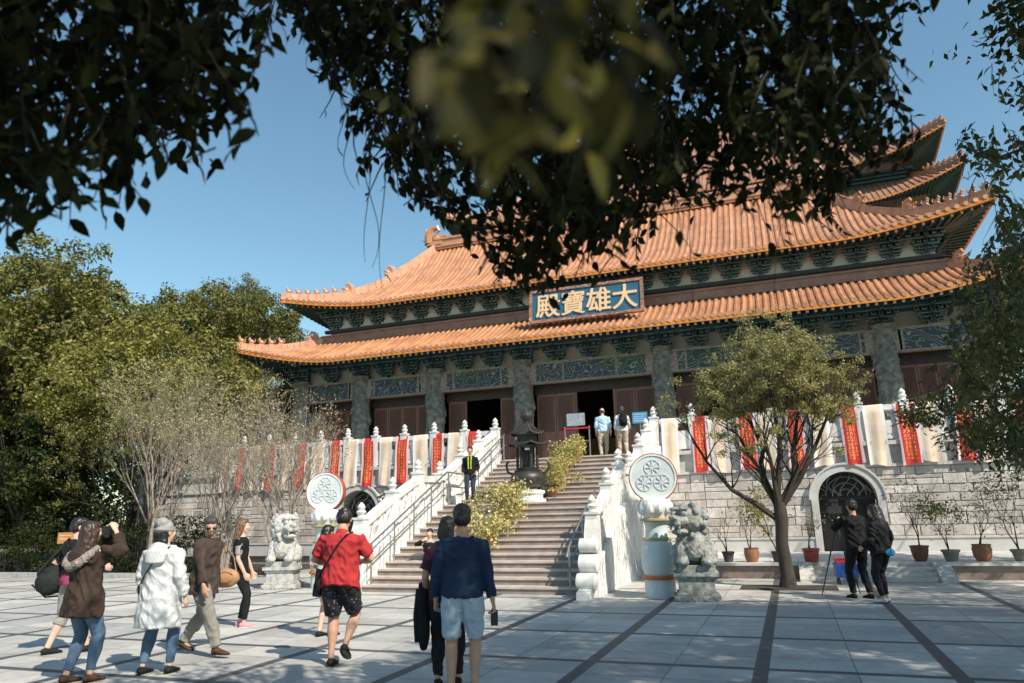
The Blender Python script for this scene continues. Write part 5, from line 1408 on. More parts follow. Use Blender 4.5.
# the parts of the crown above and behind the view, which shade everything below
def slab(x0, x1, y0, y1, z0, z1, n, leaf):
    cs = np.stack([rng.uniform(x0, x1, n), rng.uniform(y0, y1, n), rng.uniform(z0, z1, n)], 1)
    return clump_leaves(cs, rng.uniform(.35, .8, n), 60, leaf, asp=.5)
ups = [slab(-1.5, 8.5, -6, 1.4, 5.6, 8.6, 620, .13), slab(3.0, 12.5, 1.0, 9.8, 7.0, 9.0, 1150, .13), slab(3.0, 8, 2.2, 9.8, 7.0, 8.6, 420, .13), slab(8, 13, 6, 14, 6.5, 9.0, 420, .13)]
Pn = np.array([[*p] for p in Ps]); Dn = unit(np.array([[*p] for p in Ds])); Nn_ = np.array([[*p] for p in Ns]); Nn_ = unit(Nn_ - Dn * (Nn_ * Dn).sum(1)[:, None]); Ln = np.array(Ls)
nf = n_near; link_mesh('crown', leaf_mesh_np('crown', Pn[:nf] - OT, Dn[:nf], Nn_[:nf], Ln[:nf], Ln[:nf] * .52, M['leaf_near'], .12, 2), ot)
link_mesh('low_spray', leaf_mesh_np('low_spray', Pn[nf:] - OT, Dn[nf:], Nn_[nf:], Ln[nf:], Ln[nf:] * .5, M['leaf_spray_sunlit'], .12, 2), ot)
cat_ = [np.concatenate([u[i] for u in ups]) for i in range(5)]
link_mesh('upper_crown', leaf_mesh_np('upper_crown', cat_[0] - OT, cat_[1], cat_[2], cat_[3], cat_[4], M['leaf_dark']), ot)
# limbs
lb = MB(); lb.tube([(4.6, -3.2, -.05), (4.55, -3.1, 1.2), (4.4, -2.9, 2.8), (4.0, -2.5, 4.2)], [.42, .34, .3, .26], 14)
def limb(pts, r0):
    n = len(pts); lb.tube(pts, [r0 * (1 - .8 * i / (n - 1)) for i in range(n)], 8)
S0 = (4.0, -2.5, 4.1)
def c_at(px, py, d): return Vector((0, 0, EYE)) + Vector(cdir(px, py)) * d
limb([S0, (3.2, -.8, 5.0), c_at(700, -150, 5.0), c_at(640, -20, 4.6), c_at(560, 90, 4.4), c_at(500, 200, 4.4)], .14)
limb([S0, (3.6, 0, 4.8), c_at(900, -120, 5.4), c_at(830, 10, 5.0), c_at(800, 130, 4.8)], .1)
limb([S0, (1.5, -.8, 5.0), c_at(420, -200, 4.4), c_at(330, -50, 4.0), c_at(380, 90, 4.2)], .1)
limb([S0, (1.0, -1.2, 4.9), (-1.2, -.2, 4.6), c_at(160, -120, 3.6), c_at(110, 20, 3.4), c_at(60, 140, 3.3)], .1)
limb([S0, (6, 0, 6), (7.5, 4, 7), (8.5, 8, 7.6)], .2); limb([S0, (3, -3.6, 6), (1, -4, 7)], .2); limb([S0, (5, -1, 6.4), (6.5, 2, 7.8)], .18); limb([(7.5, 4, 7), (10, 8, 7.8), (11, 12, 7.8)], .12)
lb.build('trunk', M['bark'], ot, smooth=True)
tw.build('twig', M['twig'], ot)
# aerial roots dangling
ar = MB()
for (px, y0, y1, d, w) in ((386, 150, 290, 4.2, 10), (364, 150, 268, 4.2, 22), (370, 155, 262, 4.25, -8), (352, 120, 190, 4.0, -16), (782, 190, 330, 3.6, 12), (690, 200, 330, 3.8, 4)):
    pts = []
    for i in range(12):
        t = i / 11; pts.append(c_at(px + w * math.sin(t * 3.2 + px) * t, y0 + (y1 - y0) * t, d))
    ar.tube(pts, [.0035 * (1 - .6 * i / 11) for i in range(12)], 4)
ar.build('aerial_root', M['twig'], ot)

# second tree hanging in from the right
rt2 = thing('overhanging_branch_tree', 'tree outside the right edge whose leafy branches reach into the upper right', 'tree', (7.2, 8.2, 0))
Ps, Ds, Ns, Ls = [], [], [], []; tw = MB()
B1 = [(1010, 30), (1060, 20), (1060, 330), (1000, 330), (985, 280), (1005, 240), (990, 200), (960, 165), (950, 140), (965, 118), (1000, 120), (990, 60)]
B2 = [(1060, 180), (1060, 480), (1000, 470), (945, 420), (930, 370), (950, 320), (962, 262), (985, 225), (1010, 195)]
fill(B1, (945, 20, 1060, 330), 120, 7.2, 8.6, .4, .1, 9)
fill(B2, (925, 180, 1060, 480), 330, 9.0, 11, .5, .11, 9)
O2 = np.array([7.2, 8.2, 0])
Pn = np.array([[*p] for p in Ps]); Dn = unit(np.array([[*p] for p in Ds])); Nn_ = np.array([[*p] for p in Ns]); Nn_ = unit(Nn_ - Dn * (Nn_ * Dn).sum(1)[:, None]); Ln = np.array(Ls)
link_mesh('crown', leaf_mesh_np('crown', Pn - O2, Dn, Nn_, Ln, Ln * .5, M['leaf_shade'], .12, 2), rt2)
tw.build('twig', M['twig'], rt2)
lb = MB(); lb.tube([(7.2, 8.2, -.05), (7.1, 8.1, 2.5), (6.6, 7.9, 5)], [.26, .2, .16], 10)
for t_ in ((1040, 60, 7.8), (1020, 150, 7.8), (1035, 260, 8.0), (1040, 320, 9.6), (1010, 420, 10)):
    e = c_at(*t_); lb.tube([(6.6, 7.9, 5), ((6.6 + e.x) / 2, (7.9 + e.y) / 2, (5 + e.z) / 2 + .4), e], [.09, .05, .015], 6)
e = c_at(960, 145, 7.8); lb.tube([c_at(1020, 150, 7.8), c_at(990, 160, 7.8), e], [.018, .01, .004], 5)
lb.build('trunk', M['bark'], rt2, smooth=True)
# ================================================================ PEOPLE
def loft(mb, secs, side, n=18):
    """closed limb or trunk: secs = (centre, half width, half depth)"""
    side = Vector(side).normalized(); vs = []; fs = []
    for i, (c, rx, ry) in enumerate(secs):
        c = Vector(c); d = Vector(secs[min(i + 1, len(secs) - 1)][0]) - Vector(secs[max(i - 1, 0)][0])
        d = d.normalized() if d.length > 1e-6 else Vector((0, 0, 1)); s = (side - d * side.dot(d)); s = s.normalized() if s.length > 1e-3 else d.orthogonal().normalized(); f = d.cross(s)
        for k in range(n):
            a = 2 * math.pi * k / n; vs.append(c + s * (rx * math.cos(a)) + f * (ry * math.sin(a)))
    m = len(secs)
    for i in range(m - 1):
        for k in range(n): fs.append((i * n + k, i * n + (k + 1) % n, (i + 1) * n + (k + 1) % n, (i + 1) * n + k))
    fs.append(tuple(range(n))[::-1]); fs.append(tuple((m - 1) * n + k for k in range(n)))
    mb.add(vs, fs)
def ik(a, b, l1, l2, pole):
    a, b = Vector(a), Vector(b); d = b - a; L = min(d.length, (l1 + l2) * .999)
    u = d.normalized(); b = a + u * L
    x = (l1 * l1 - l2 * l2 + L * L) / (2 * L); h = math.sqrt(max(0, l1 * l1 - x * x))
    p = Vector(pole); p = p - u * p.dot(u); p.normalize(); return a + u * x + p * h, b
def lerp_path(P, t):
    """P: list of (pos, rx, ry) at integer t"""
    i = min(int(t), len(P) - 2); f = t - i; a, b = P[i], P[i + 1]
    return (a[0].lerp(b[0], f), a[1] + (b[1] - a[1]) * f, a[2] + (b[2] - a[2]) * f)

TORSO = [(.5, .06, .05), (.515, .092, .068), (.535, .1, .078), (.58, .097, .073), (.62, .086, .062), (.66, .086, .062), (.71, .094, .068), (.755, .104, .072), (.79, .108, .066), (.812, .098, .054), (.826, .062, .044), (.84, .036, .036), (.872, .033, .034)]
def person(label, loc, rz, H=1.7, wid=1.0, lean=0, turn=0, feet=None, hands=None, poles=None, head=(0, 0), skin='skin', hair=('short', 'hair'), top=None, bottom=None, shoes=None, over=None, sole=None, heel=(0, 0), group=None, seated=None, fist=(0, 0), wrinkle=1.0, zhip=.53):
    t = thing('person', label, 'person', loc, rz, group)
    S = H
    hipz = zhip * S
    Rl = Matrix.Rotation(R_(-lean), 3, 'X') @ Matrix.Rotation(R_(0), 3, 'Z'); Rt = Matrix.Rotation(R_(turn), 3, 'Z')
    Hc = Vector((0, 0, hipz))
    def T(x, y, z):   # body coordinates (fractions of height) to local space, with lean and shoulder turn above the hips
        v = Vector((x * S, y * S, (z - .53) * S))
        if z > .53:
            k = min(1, (z - .53) / .2); v = (Matrix.Rotation(R_(-lean), 3, 'X') @ (Matrix.Rotation(R_(turn * k), 3, 'Z') @ v))
        return Hc + v
    feet = feet or ((-.06, 0, 0), (.06, 0, 0)); hands = hands or ((-.15, .02, .47), (.15, .02, .47)); poles = poles or ((-.3, -1, 0), (.3, -1, 0))
    legs, arms, anks = [], [], []
    for i, sx in enumerate((-1, 1)):
        hip = T(sx * .052, 0, .515); ft = Vector(feet[i]) * S; ank = ft + Vector((0, 0, .045 * S)) + Vector((0, 0, heel[i] * .09 * S)) + Vector((0, -heel[i] * .01 * S, 0))
        kn, an = ik(hip, ank, .245 * S, .243 * S, (sx * .12, 1, .0) if not seated else (sx * .1, 1, .6)); anks.append(an)
        legs.append([(hip + Vector((0, 0, .01 * S)), .052 * S * wid, .056 * S * wid), (hip.lerp(kn, .45), .045 * S * wid, .047 * S * wid), (kn, .031 * S * wid, .033 * S * wid), (kn.lerp(an, .33), .031 * S * wid, .034 * S * wid), (kn.lerp(an, .75), .021 * S, .023 * S), (an, .019 * S, .022 * S)])
        sh = T(sx * .098 * (wid * .35 + .65), 0, .803); hd = Vector(hands[i]) * S
        el, wr = ik(sh, hd, .172 * S, .148 * S, poles[i])
        arms.append([(sh, .031 * S * wid, .031 * S * wid), (sh.lerp(el, .4), .027 * S * wid, .028 * S * wid), (el, .021 * S * wid, .022 * S * wid), (el.lerp(wr, .35), .0215 * S * wid, .022 * S * wid), (wr, .014 * S, .0165 * S)])
    # ---- body, one continuous surface
    b = MB()
    loft(b, [(T(0, 0, z), rx * S * wid * (.85 if z < .8 else .95), ry * S * wid * (.76 if z < .6 else .86) if z < .8 else ry * S) for z, rx, ry in TORSO], (1, 0, 0))
    kl = .8 if (bottom and bottom['kind'] == 'trousers' and bottom.get('to', 4.6) > 4) else 1
    for L in legs: loft(b, [(q[0], q[1] * (kl if j < 4 else 1 - (1 - kl) * .5), q[2] * (kl if j < 4 else 1 - (1 - kl) * .5)) for j, q in enumerate(L)], (1, 0, 0), 14)
    for i, A in enumerate(arms):
        sx = (-1, 1)[i]; ka = .82 if ((over and over.get('sleeve', 3.8) > 3) or (top and top.get('sleeve', 1.2) > 3)) else 1; loft(b, [(q[0], q[1] * (ka if j < 4 else 1), q[2] * (ka if j < 4 else 1)) for j, q in enumerate([(A[0][0], A[0][1] * .85, A[0][2] * .85)] + A[1:])], (1, 0, 0), 12)
        el, wr = A[2][0], A[4][0]; d = (wr - el).normalized(); side = Vector((sx, .0, 0)) if abs(d.x) < .8 else Vector((0, 1, 0))
        # palm faces inward: thickness across `side`, fingers along d
        th = side - d * side.dot(d); th.normalize(); wv = d.cross(th); 
        if wv.y < 0: wv = -wv         # thumb side forward
        pc = wr + d * .03 * S; cur = fist[i]
        loft(b, [(wr - d * .004 * S, .011 * S, .016 * S), (wr + d * .02 * S, .010 * S, .023 * S), (wr + d * .05 * S, .009 * S, .025 * S), (wr + d * .056 * S, .008 * S, .022 * S)], th, 10)
        inn = -th
        for k in range(4):
            o = wr + d * (.05 - .003 * abs(k - 1)) * S + wv * ((1.5 - k) * .0125) * S; ln = (.040, .046, .043, .034)[k] * S
            a1 = d * math.cos(.25 + cur * 1.1) + inn * math.sin(.25 + cur * 1.1); a2 = d * math.cos(.5 + cur * 2.1) + inn * math.sin(.5 + cur * 2.1)
            p1 = o + a1 * ln * .5; p2 = p1 + a2 * ln * .5; b.tube([o - d * .012 * S, o, p1, p2], [.0062 * S, .0062 * S, .0056 * S, .0046 * S], 7)
        o = wr + d * .018 * S + wv * .016 * S; p1 = o + (d * .7 + wv * .6 + inn * .2).normalized() * .024 * S; p2 = p1 + (d * .9 + wv * .15 + inn * (.3 + cur)).normalized() * .02 * S
        b.tube([wr + d * .01 * S + wv * .006 * S, o, p1, p2], [.008 * S, .0078 * S, .0066 * S, .005 * S], 7)
    for i in range(2):
        ft = anks[i]; loft(b, [(ft + Vector((0, -.018 * S, -.022 * S)), .016 * S, .014 * S), (ft + Vector((0, .03 * S, -.026 * S)), .02 * S, .016 * S), (ft + Vector((0, .085 * S, -.035 * S)), .02 * S, .01 * S)], (1, 0, 0), 10)
    # head
    yaw, pit = head; NK = T(0, 0, .865); Rh = Matrix.Rotation(R_(turn), 3, 'Z') @ Matrix.Rotation(R_(yaw), 3, 'Z') @ Matrix.Rotation(R_(-pit - lean * .3), 3, 'X')
    def Hd(x, y, z): return NK + Rh @ Vector((x * S, y * S, z * S))
    def HE(mb, c, r, n=16, m=12): mb.ell(Hd(*c), [q * S for q in r], Rh, n, m)
    HE(b, (0, .004, .078), (.0455, .056, .056)); HE(b, (0, .02, .045), (.037, .04, .044)); HE(b, (0, .034, .018), (.023, .023, .018)); HE(b, (0, .053, .058), (.03, .014, .03))
    HE(b, (0, .066, .054), (.0075, .014, .011), 8, 6); HE(b, (0, .06, .068), (.005, .01, .018), 8, 6); HE(b, (0, .054, .082), (.032, .01, .007), 10, 6)
    for sx in (-1, 1):
        HE(b, (sx * .047, .002, .06), (.006, .012, .018), 8, 6); HE(b, (sx * .022, .046, .052), (.013, .012, .015), 8, 6)
    HE(b, (0, .057, .0315), (.013, .01, .0045), 8, 6); HE(b, (0, .0565, .0245), (.011, .01, .0045), 8, 6); loft(b, [(T(0, -.002, .83), .034 * S, .035 * S), (NK + Vector((0, 0, .0)), .031 * S, .033 * S), (Hd(0, .002, .03), .03 * S, .034 * S)], (1, 0, 0), 14)
    me = baked(b.mesh('b', M[skin]), .0085, .35, 2, 'body', M[skin]); link_mesh('body', me, t)
    e = MB()
    for sx in (-1, 1): e.ell(Hd(sx * .0195, .0555, .0665), (.0085 * S, .004 * S, .0038 * S), Rh, 10, 6)
    link_mesh('eyes', e.mesh('eyes', M['eye'], True), t)
    e = MB(); e.ell(Hd(0, .0665, .0285), (.0115 * S, .0025 * S, .0042 * S), Rh, 10, 6); link_mesh('lips', e.mesh('lips', M['lip'], True), t)
    # ---- clothes
    seed = Vector((loc[0] * 3.1, loc[1] * 2.7, 0))
    def fold(c, n, amp=.008, fr=9):
        q = c + seed; w_ = Vector((q.x * fr + 1.5 * noise.noise(q * 3), q.y * fr, q.z * fr * .9 + q.x * 5)); f = max(1 - abs(noise.noise(w_)) * 3.2, -.6)
        g = noise.noise(Vector((q.x * 24, q.y * 24, q.z * 15))) * .5
        return amp * 1.5 * (f * .75 + g) * wrinkle - amp * .4
    def garment(name, mats, parts, vox=.0105, amp=.007, sm=3, fr=9, th=.012):
        amp = min(amp, th * .5)
        g = MB()
        for secs, sd in parts: loft(g, secs, sd, 22)
        link_mesh(name, baked(g.mesh('g', mats), vox, .5, sm, name, mats, lambda c, n: fold(c, n, amp, fr)), t)
    def trunk_secs(z0, th, flare=0, neck=.832, z_list=None, w2=1.0):
        out = []
        zs = [z0] + [z for z, _, _ in TORSO if z0 + .012 < z < neck - .004] + [neck]
        for z in zs:
            zz = max(z, .505) if z < .505 else z
            rx = np.interp(zz, [q[0] for q in TORSO], [q[1] for q in TORSO]); ry = np.interp(zz, [q[0] for q in TORSO], [q[2] for q in TORSO])
            if .56 < z < .74: rx = max(rx, .093); ry = max(ry, .067)
            if z < .53: rx, ry = max(rx, .1), max(ry, .078)
            f = max(0, (.6 - z)) * flare
            out.append((T(0, -.0 - .01 * (z < .5), z), (rx * wid * w2 + f) * S + th, (ry * wid + f * .8) * S + th))
        return out
    def sleeve(A, upto, th, cuff=0):
        ts = [0, .5, 1, 1.5, 2, 2.6, 3.2, 4]; out = []
        for q in ts:
            if q < upto: out.append(lerp_path(A, q))
        out.append(lerp_path(A, upto)); res = []
        for j, (c, rx, ry) in enumerate(out): res.append((c, rx + th * (1.1 if j else .9) + cuff * j / len(out), ry + th * (1.1 if j else .9) + cuff * j / len(out)))
        return res
    if bottom:
        k = bottom['kind']; th = bottom.get('th', .012)
        if k in ('trousers', 'shorts'):
            up = bottom.get('to', 4.6); parts = [([(T(0, 0, z), (np.interp(z, [q[0] for q in TORSO], [q[1] for q in TORSO])) * wid * S + th * .7, (np.interp(z, [q[0] for q in TORSO], [q[2] for q in TORSO])) * wid * S + th * .7) for z in (.5, .52, .55, .58, .61, .635)], (1, 0, 0))]
            for L in legs:
                o = [(q[0], q[1] * 1.03 + th * .8, q[2] * 1.05 + th) for q in [lerp_path(L, x) for x in (0, .5, 1, 1.5, 2, 2.5, 3, 3.5, 4, 4.6) if x < up] + [lerp_path(L, up)]]
                fl = bottom.get('flare', .006); o = [(c, rx + fl * j / len(o), ry + fl * j / len(o)) for j, (c, rx, ry) in enumerate(o)]
                if up > 4: o[-2] = (o[-2][0], max(o[-2][1], .03 * S) , max(o[-2][2], .033 * S)) if not bottom.get('slim') else o[-2]; o[-1] = (o[-1][0], max(o[-1][1], .03 * S), max(o[-1][2], .034 * S)) if not bottom.get('slim') else o[-1]
                parts.append((o, (1, 0, 0)))
            garment(bottom.get('name', 'trousers' if up > 3 else 'shorts'), M[bottom['mat']], parts, amp=bottom.get('amp', .008), sm=2, th=th)
        elif k == 'skirt':
            z1 = bottom.get('to', .34); parts = [([(T(0, 0, z), (.098 + (.6 - z) * .12) * wid * S + th, (.075 + (.6 - z) * .13) * wid * S + th) for z in (.61, .56, .5, .44, .39, z1)][::-1], (1, 0, 0))]
            garment('skirt', M[bottom['mat']], parts, amp=.012, fr=6)
    if top:
        th = top.get('th', .012); parts = [(trunk_secs(top.get('z0', .5), th, top.get('flare', 0), top.get('neck', .832)), (1, 0, 0))]
        for A in arms: parts.append((sleeve(A, top.get('sleeve', 1.2), th, top.get('cuff', 0)), (1, 0, 0)))
        garment(top.get('name', 'shirt'), M[top['mat']], parts, amp=top.get('amp', .007), sm=top.get('sm', 3), fr=top.get('fr', 9), th=th)
        if top.get('collar'):
            c = MB(); loft(c, [(T(0, -.004, .822), .05 * S, .048 * S), (T(0, -.002, .842), .041 * S, .043 * S), (T(0, 0, .85), .038 * S, .04 * S)], (1, 0, 0)); link_mesh('collar', c.mesh('collar', M[top['collar']], True), t)
    if over:
        th = over.get('th', .024); parts = [(trunk_secs(over.get('z0', .45), th, over.get('flare', .1), over.get('neck', .838)), (1, 0, 0))]
        for A in arms: parts.append((sleeve(A, over.get('sleeve', 3.8), th * .75), (1, 0, 0)))
        garment(over.get('name', 'jacket'), M[over['mat']], parts, amp=over.get('amp', .012), sm=3, fr=over.get('fr', 7), th=th)
    # shoes
    for i in range(2):
        a = anks[i]; g = MB(); tip = heel[i] * 30; Rx = Matrix.Rotation(R_(-tip), 3, 'X')
        def F(y, z): return a + Rx @ Vector((0, y * S, z * S))
        loft(g, [(F(-.036, -.03), .012 * S, .012 * S), (F(-.026, -.022), .023 * S, .022 * S), (F(0, -.018), .025 * S, .026 * S), (F(.04, -.026), .027 * S, .019 * S), (F(.085, -.033), .029 * S, .0125 * S), (F(.108, -.035), .018 * S, .009 * S)], (1, 0, 0), 14)
        so = M[sole] if sole else M['eye']
        mt = M[shoes or 'black_shoe']; me = baked(g.mesh('s', mt), .008, .4, 2, 'shoe', mt); sh_ = link_mesh('shoe', me, t)
        q = MB(); loft(q, [(F(-.038, -.041), .018 * S, .006 * S), (F(0, -.0405), .026 * S, .006 * S), (F(.05, -.041), .029 * S, .006 * S), (F(.095, -.041), .028 * S, .006 * S), (F(.114, -.04), .014 * S, .005 * S)], (1, 0, 0), 14); link_mesh('sole', q.mesh('sole', so, True), sh_)
    # hair
    hk, hm = hair
    hb = MB()
    if hk != 'none':
        HE(hb, (0, -.006, .09), (.051, .06, .054)); HE(hb, (0, -.02, .068), (.05, .046, .052))
        if hk == 'short': HE(hb, (0, .02, .11), (.042, .04, .03))
        if hk == 'bald': hb = MB(); HE(hb, (0, -.018, .06), (.05, .045, .036))
        if hk == 'long':
            HE(hb, (0, .02, .112), (.042, .038, .028))
            loft(hb, [(Hd(0, -.03, .09), .045 * S, .035 * S), (Hd(0, -.035, .04), .055 * S, .035 * S), (T(0, -.05, .84), .055 * S, .03 * S), (T(0, -.06, .79), .05 * S, .022 * S), (T(0, -.066, .74), .03 * S, .014 * S)], (1, 0, 0))
            for sx in (-1, 1): loft(hb, [(Hd(sx * .042, .01, .09), .012 * S, .03 * S), (Hd(sx * .047, .004, .04), .012 * S, .025 * S), (T(sx * .05, -.03, .83), .016 * S, .02 * S), (T(sx * .05, -.045, .78), .012 * S, .014 * S)], (1, 0, 0), 10)
        if hk == 'bun': HE(hb, (0, -.05, .12), (.024, .024, .022)); HE(hb, (0, .02, .112), (.042, .038, .026))
        if hk == 'mid': loft(hb, [(Hd(0, -.03, .09), .045 * S, .035 * S), (Hd(0, -.035, .04), .052 * S, .034 * S), (T(0, -.035, .845), .045 * S, .028 * S)], (1, 0, 0)); HE(hb, (0, .02, .112), (.042, .038, .028))
        link_mesh('hair', baked(hb.mesh('h', M[hm]), .007, .4, 2, 'hair', M[hm], lambda c, n: .007 * noise.noise(Vector((c.x * 60, c.y * 60, c.z * 14))) + .006 * noise.noise(c * 22)), t)
    t['_'] = 0; del t['_']
    P_ = {'T': T, 'Hd': Hd, 'S': S, 'arms': arms, 'legs': legs, 'Rh': Rh, 'root': t, 'anks': anks, 'M': Matrix.Translation(Vector(loc)) @ Matrix.Rotation(rz, 4, 'Z')}
    return P_
def add_child(P, name, mb, mat, vox=None, smooth=True, disp=None):
    me = mb.mesh(name, mat, smooth)
    if vox: me = baked(me, vox, .4, 2, name, mat, disp)
    return link_mesh(name, me, P['root'])
def held(P, name, label, cat, build, at_local):
    """a thing carried by a person: top-level, placed in the world at a point of the person's frame"""
    w = P['M'] @ Vector(at_local); rz = P['M'].to_euler().z
    t = thing(name, label, cat, w, rz); build(t); return t

# fabrics
for n, c, c2, kw in (('black_shoe', (.02, .02, .02), None, {}), ('brown_shoe', (.09, .045, .025), None, {}), ('pink_shoe', (.7, .3, .34), None, {}), ('white_shoe', (.65, .65, .65), None, {}),
    ('red_cotton', (.42, .035, .04), (.33, .025, .03), {}), ('navy_knit', (.018, .035, .075), (.012, .025, .055), {'bs': .35}), ('pale_blue_cotton', (.42, .5, .6), (.33, .41, .52), {}), ('maroon_cotton', (.075, .02, .035), (.05, .014, .025), {}),
    ('black_cotton', (.014, .014, .016), (.009, .009, .01), {}), ('black_trouser', (.016, .016, .019), (.01, .01, .012), {}), ('grey_trouser', (.25, .235, .21), (.18, .17, .155), {}), ('grey_capri', (.3, .29, .27), (.22, .215, .2), {}),
    ('brown_coat', (.055, .036, .027), (.035, .023, .018), {'bs': .5}), ('brown_jacket', (.075, .052, .042), (.045, .032, .027), {'bs': .5}), ('khaki', (.5, .43, .33), (.4, .34, .26), {}), ('sky_shirt', (.45, .6, .75), (.36, .5, .65), {}), ('white_shirt', (.65, .68, .68), (.55, .58, .58), {}),
    ('fur', (.5, .44, .38), (.25, .2, .165), {'scale': 30, 'bs': 1.0, 'fold': 60}), ('grey_wool', (.33, .33, .32), (.24, .24, .235), {'scale': 30, 'fold': 40}), ('tan_leather', (.42, .24, .13), (.3, .16, .08), {}), ('dark_canvas', (.022, .029, .025), (.012, .016, .014), {'bs': .5}),
    ('blue_pouch', (.03, .2, .35), (.02, .14, .26), {}), ('green_scarf', (.45, .5, .08), (.3, .35, .05), {}), ('rose_cotton', (.35, .06, .12), (.25, .04, .08), {}), ('light_print', (.45, .4, .38), (.2, .16, .16), {'scale': 30}), ('dark_maroon', (.06, .02, .022), None, {})):
    M[n] = cloth(n + '_cloth' if 'shoe' not in n else n, c, c2, **kw)
def denim(name, c):
    m, nt, b = newmat(name); v = coords(nt); f = noise_t(nt, v, 4, 4); g = noise_t(nt, v, 120, 2)
    col = ramp(nt, f, [(.3, tuple(x * .6 for x in c)), (.7, c)]); col = mixc(nt, 1.0, col, ramp(nt, g, [(.35, (.8,) * 3), (.65, (1.1,) * 3)]), 'MULTIPLY')
    nt.links.new(col, b.inputs['Base Color']); b.inputs['Roughness'].default_value = .85; bump(nt, b, noise_t(nt, v, 14, 3), .4, .02); return m
M['jeans'] = denim('blue_denim', (.1, .17, .27)); M['dark_jeans'] = denim('dark_denim', (.025, .035, .06))
def quilt():
    m, nt, b = newmat('quilted_white'); t = N(nt, 'ShaderNodeTexCoord'); sep = N(nt, 'ShaderNodeSeparateXYZ'); nt.links.new(t.outputs['Object'], sep.inputs[0])
    X, Z = sep.outputs[0], sep.outputs[2]
    def ln(s):
        q = mth(nt, 'MULTIPLY', mth(nt, 'ADD', mth(nt, 'MULTIPLY', Z, 1.0), mth(nt, 'MULTIPLY', X, s)), 17.0); return mth(nt, 'ABSOLUTE', mth(nt, 'SUBTRACT', mth(nt, 'FRACT', q), .5))
    h = mth(nt, 'MINIMUM', ln(1.4), ln(-1.4)); h = mth(nt, 'MINIMUM', mth(nt, 'MULTIPLY', h, 6), 1)
    col = mixc(nt, h, (.56, .565, .57), (.57, .575, .58)); nz = ramp(nt, noise_t(nt, t.outputs['Object'], 12, 4), [(.3, (.82,) * 3), (.7, (1.05,) * 3)])
    nt.links.new(mixc(nt, 1.0, col, nz, 'MULTIPLY'), b.inputs['Base Color']); b.inputs['Roughness'].default_value = .7; bump(nt, b, h, .28, .02); return m
M['quilt'] = quilt()
def speck():
    m, nt, b = newmat('speckled_black'); v = coords(nt); vo = N(nt, 'ShaderNodeTexVoronoi'); vo.inputs['Scale'].default_value = 24; nt.links.new(v, vo.inputs['Vector'])
    nt.links.new(ramp(nt, vo.outputs['Distance'], [(0, (.5, .5, .5)), (.13, (.4, .4, .4)), (.17, (.012, .012, .014))]), b.inputs['Base Color']); b.inputs['Roughness'].default_value = .8; return m
M['speck'] = speck()
TH = R_(20.2)
def gz(px, py, z=0): v = ground(px, py, z); return (v.x, v.y, z)

# 1 young man with the duffel bag, mostly behind the brown coat
p1 = person('person in maroon top and grey cropped trousers with a duffel bag, behind the brown coat', (-9.1, 7.45, 0), TH + R_(-35), 1.72, feet=((-.07, -.1, 0), (.07, .12, 0)), hands=((-.13, .05, .6), (.14, .16, .62)), head=(-20, 5),
    top={'mat': 'rose_cotton', 'sleeve': 1.4, 'z0': .5}, bottom={'kind': 'trousers', 'to': 2.9, 'mat': 'grey_capri', 'th': .012}, over={'mat': 'black_cotton', 'z0': .58, 'sleeve': 1.7, 'th': .034, 'flare': 0, 'name': 'vest'}, skin='skin_pale')
def duffel(t):
    b = MB(); b.ell((0, 0, 0), (.16, .25, .19), Matrix.Rotation(R_(25), 3, 'X'), 22, 16); b.box(-.14, .1, -.17, .17, -.16, .13); me = baked(b.mesh('d', M['dark_canvas']), .014, .3, 2, 'bag_body', M['dark_canvas'], lambda c, n: .02 * noise.noise(c * 7) + .006 * noise.noise(c * 22)); link_mesh('bag_body', me, t)
    b = MB(); b.tube([(0, .22, .12), (.05, .2, .35), (.12, .06, .52), (.1, -.05, .36), (0, -.2, .13)], .018, 7); b.tube([(-.17, .12, -.05), (-.19, .1, .12), (-.17, -.1, .1), (-.17, -.12, -.06)], .012, 6); b.tube([(.02, .29, -.1), (-.02, .1, -.225), (0, -.1, -.225), (.02, -.29, -.05)], .012, 6); link_mesh('strap', b.mesh('strap', M['dark_canvas'], True), t)
    b = MB(); b.ell((-.16, .02, -.03), (.03, .13, .09), None, 14, 10); link_mesh('pocket', b.mesh('pocket', M['dark_canvas'], True), t)
held(p1, 'duffel_bag', 'dark green duffel bag slung behind the person in grey cropped trousers', 'bag', duffel, (-.27, -.1, .93))
# 2 woman in the brown hooded coat
p2 = person('woman with long dark hair in a brown fur-hooded coat and jeans raising a camera', (-7.3, 6.14, 0), TH + R_(-28), 1.66, wid=1.05, feet=((-.06, -.03, 0), (.06, .05, 0)), hands=((-.035, .14, .93), (.05, .14, .94)), poles=((-.7, .5, -1.6), (.7, .5, -1.6)), head=(0, -3), hair=('long', 'hair_brown'), fist=(.5, .5),
    over={'mat': 'brown_coat', 'z0': .4, 'flare': .12, 'th': .03, 'sleeve': 3.7, 'name': 'coat', 'amp': .014}, bottom={'kind': 'trousers', 'to': 4.5, 'mat': 'jeans', 'slim': 1, 'th': .007}, shoes='brown_shoe', skin='skin_pale')
T = p2['T']; S = p2['S']
b = MB(); pts = []
loft(b, [(T(0, -.06, .7), .05 * S, .02 * S), (T(0, -.085, .74), .088 * S, .035 * S), (T(0, -.07, .79), .095 * S, .045 * S), (T(0, -.05, .83), .07 * S, .04 * S)], (1, 0, 0)); add_child(p2, 'hood', b, M['brown_coat'], .01, disp=lambda c, n: .006 * noise.noise(c * 12))
b = MB()
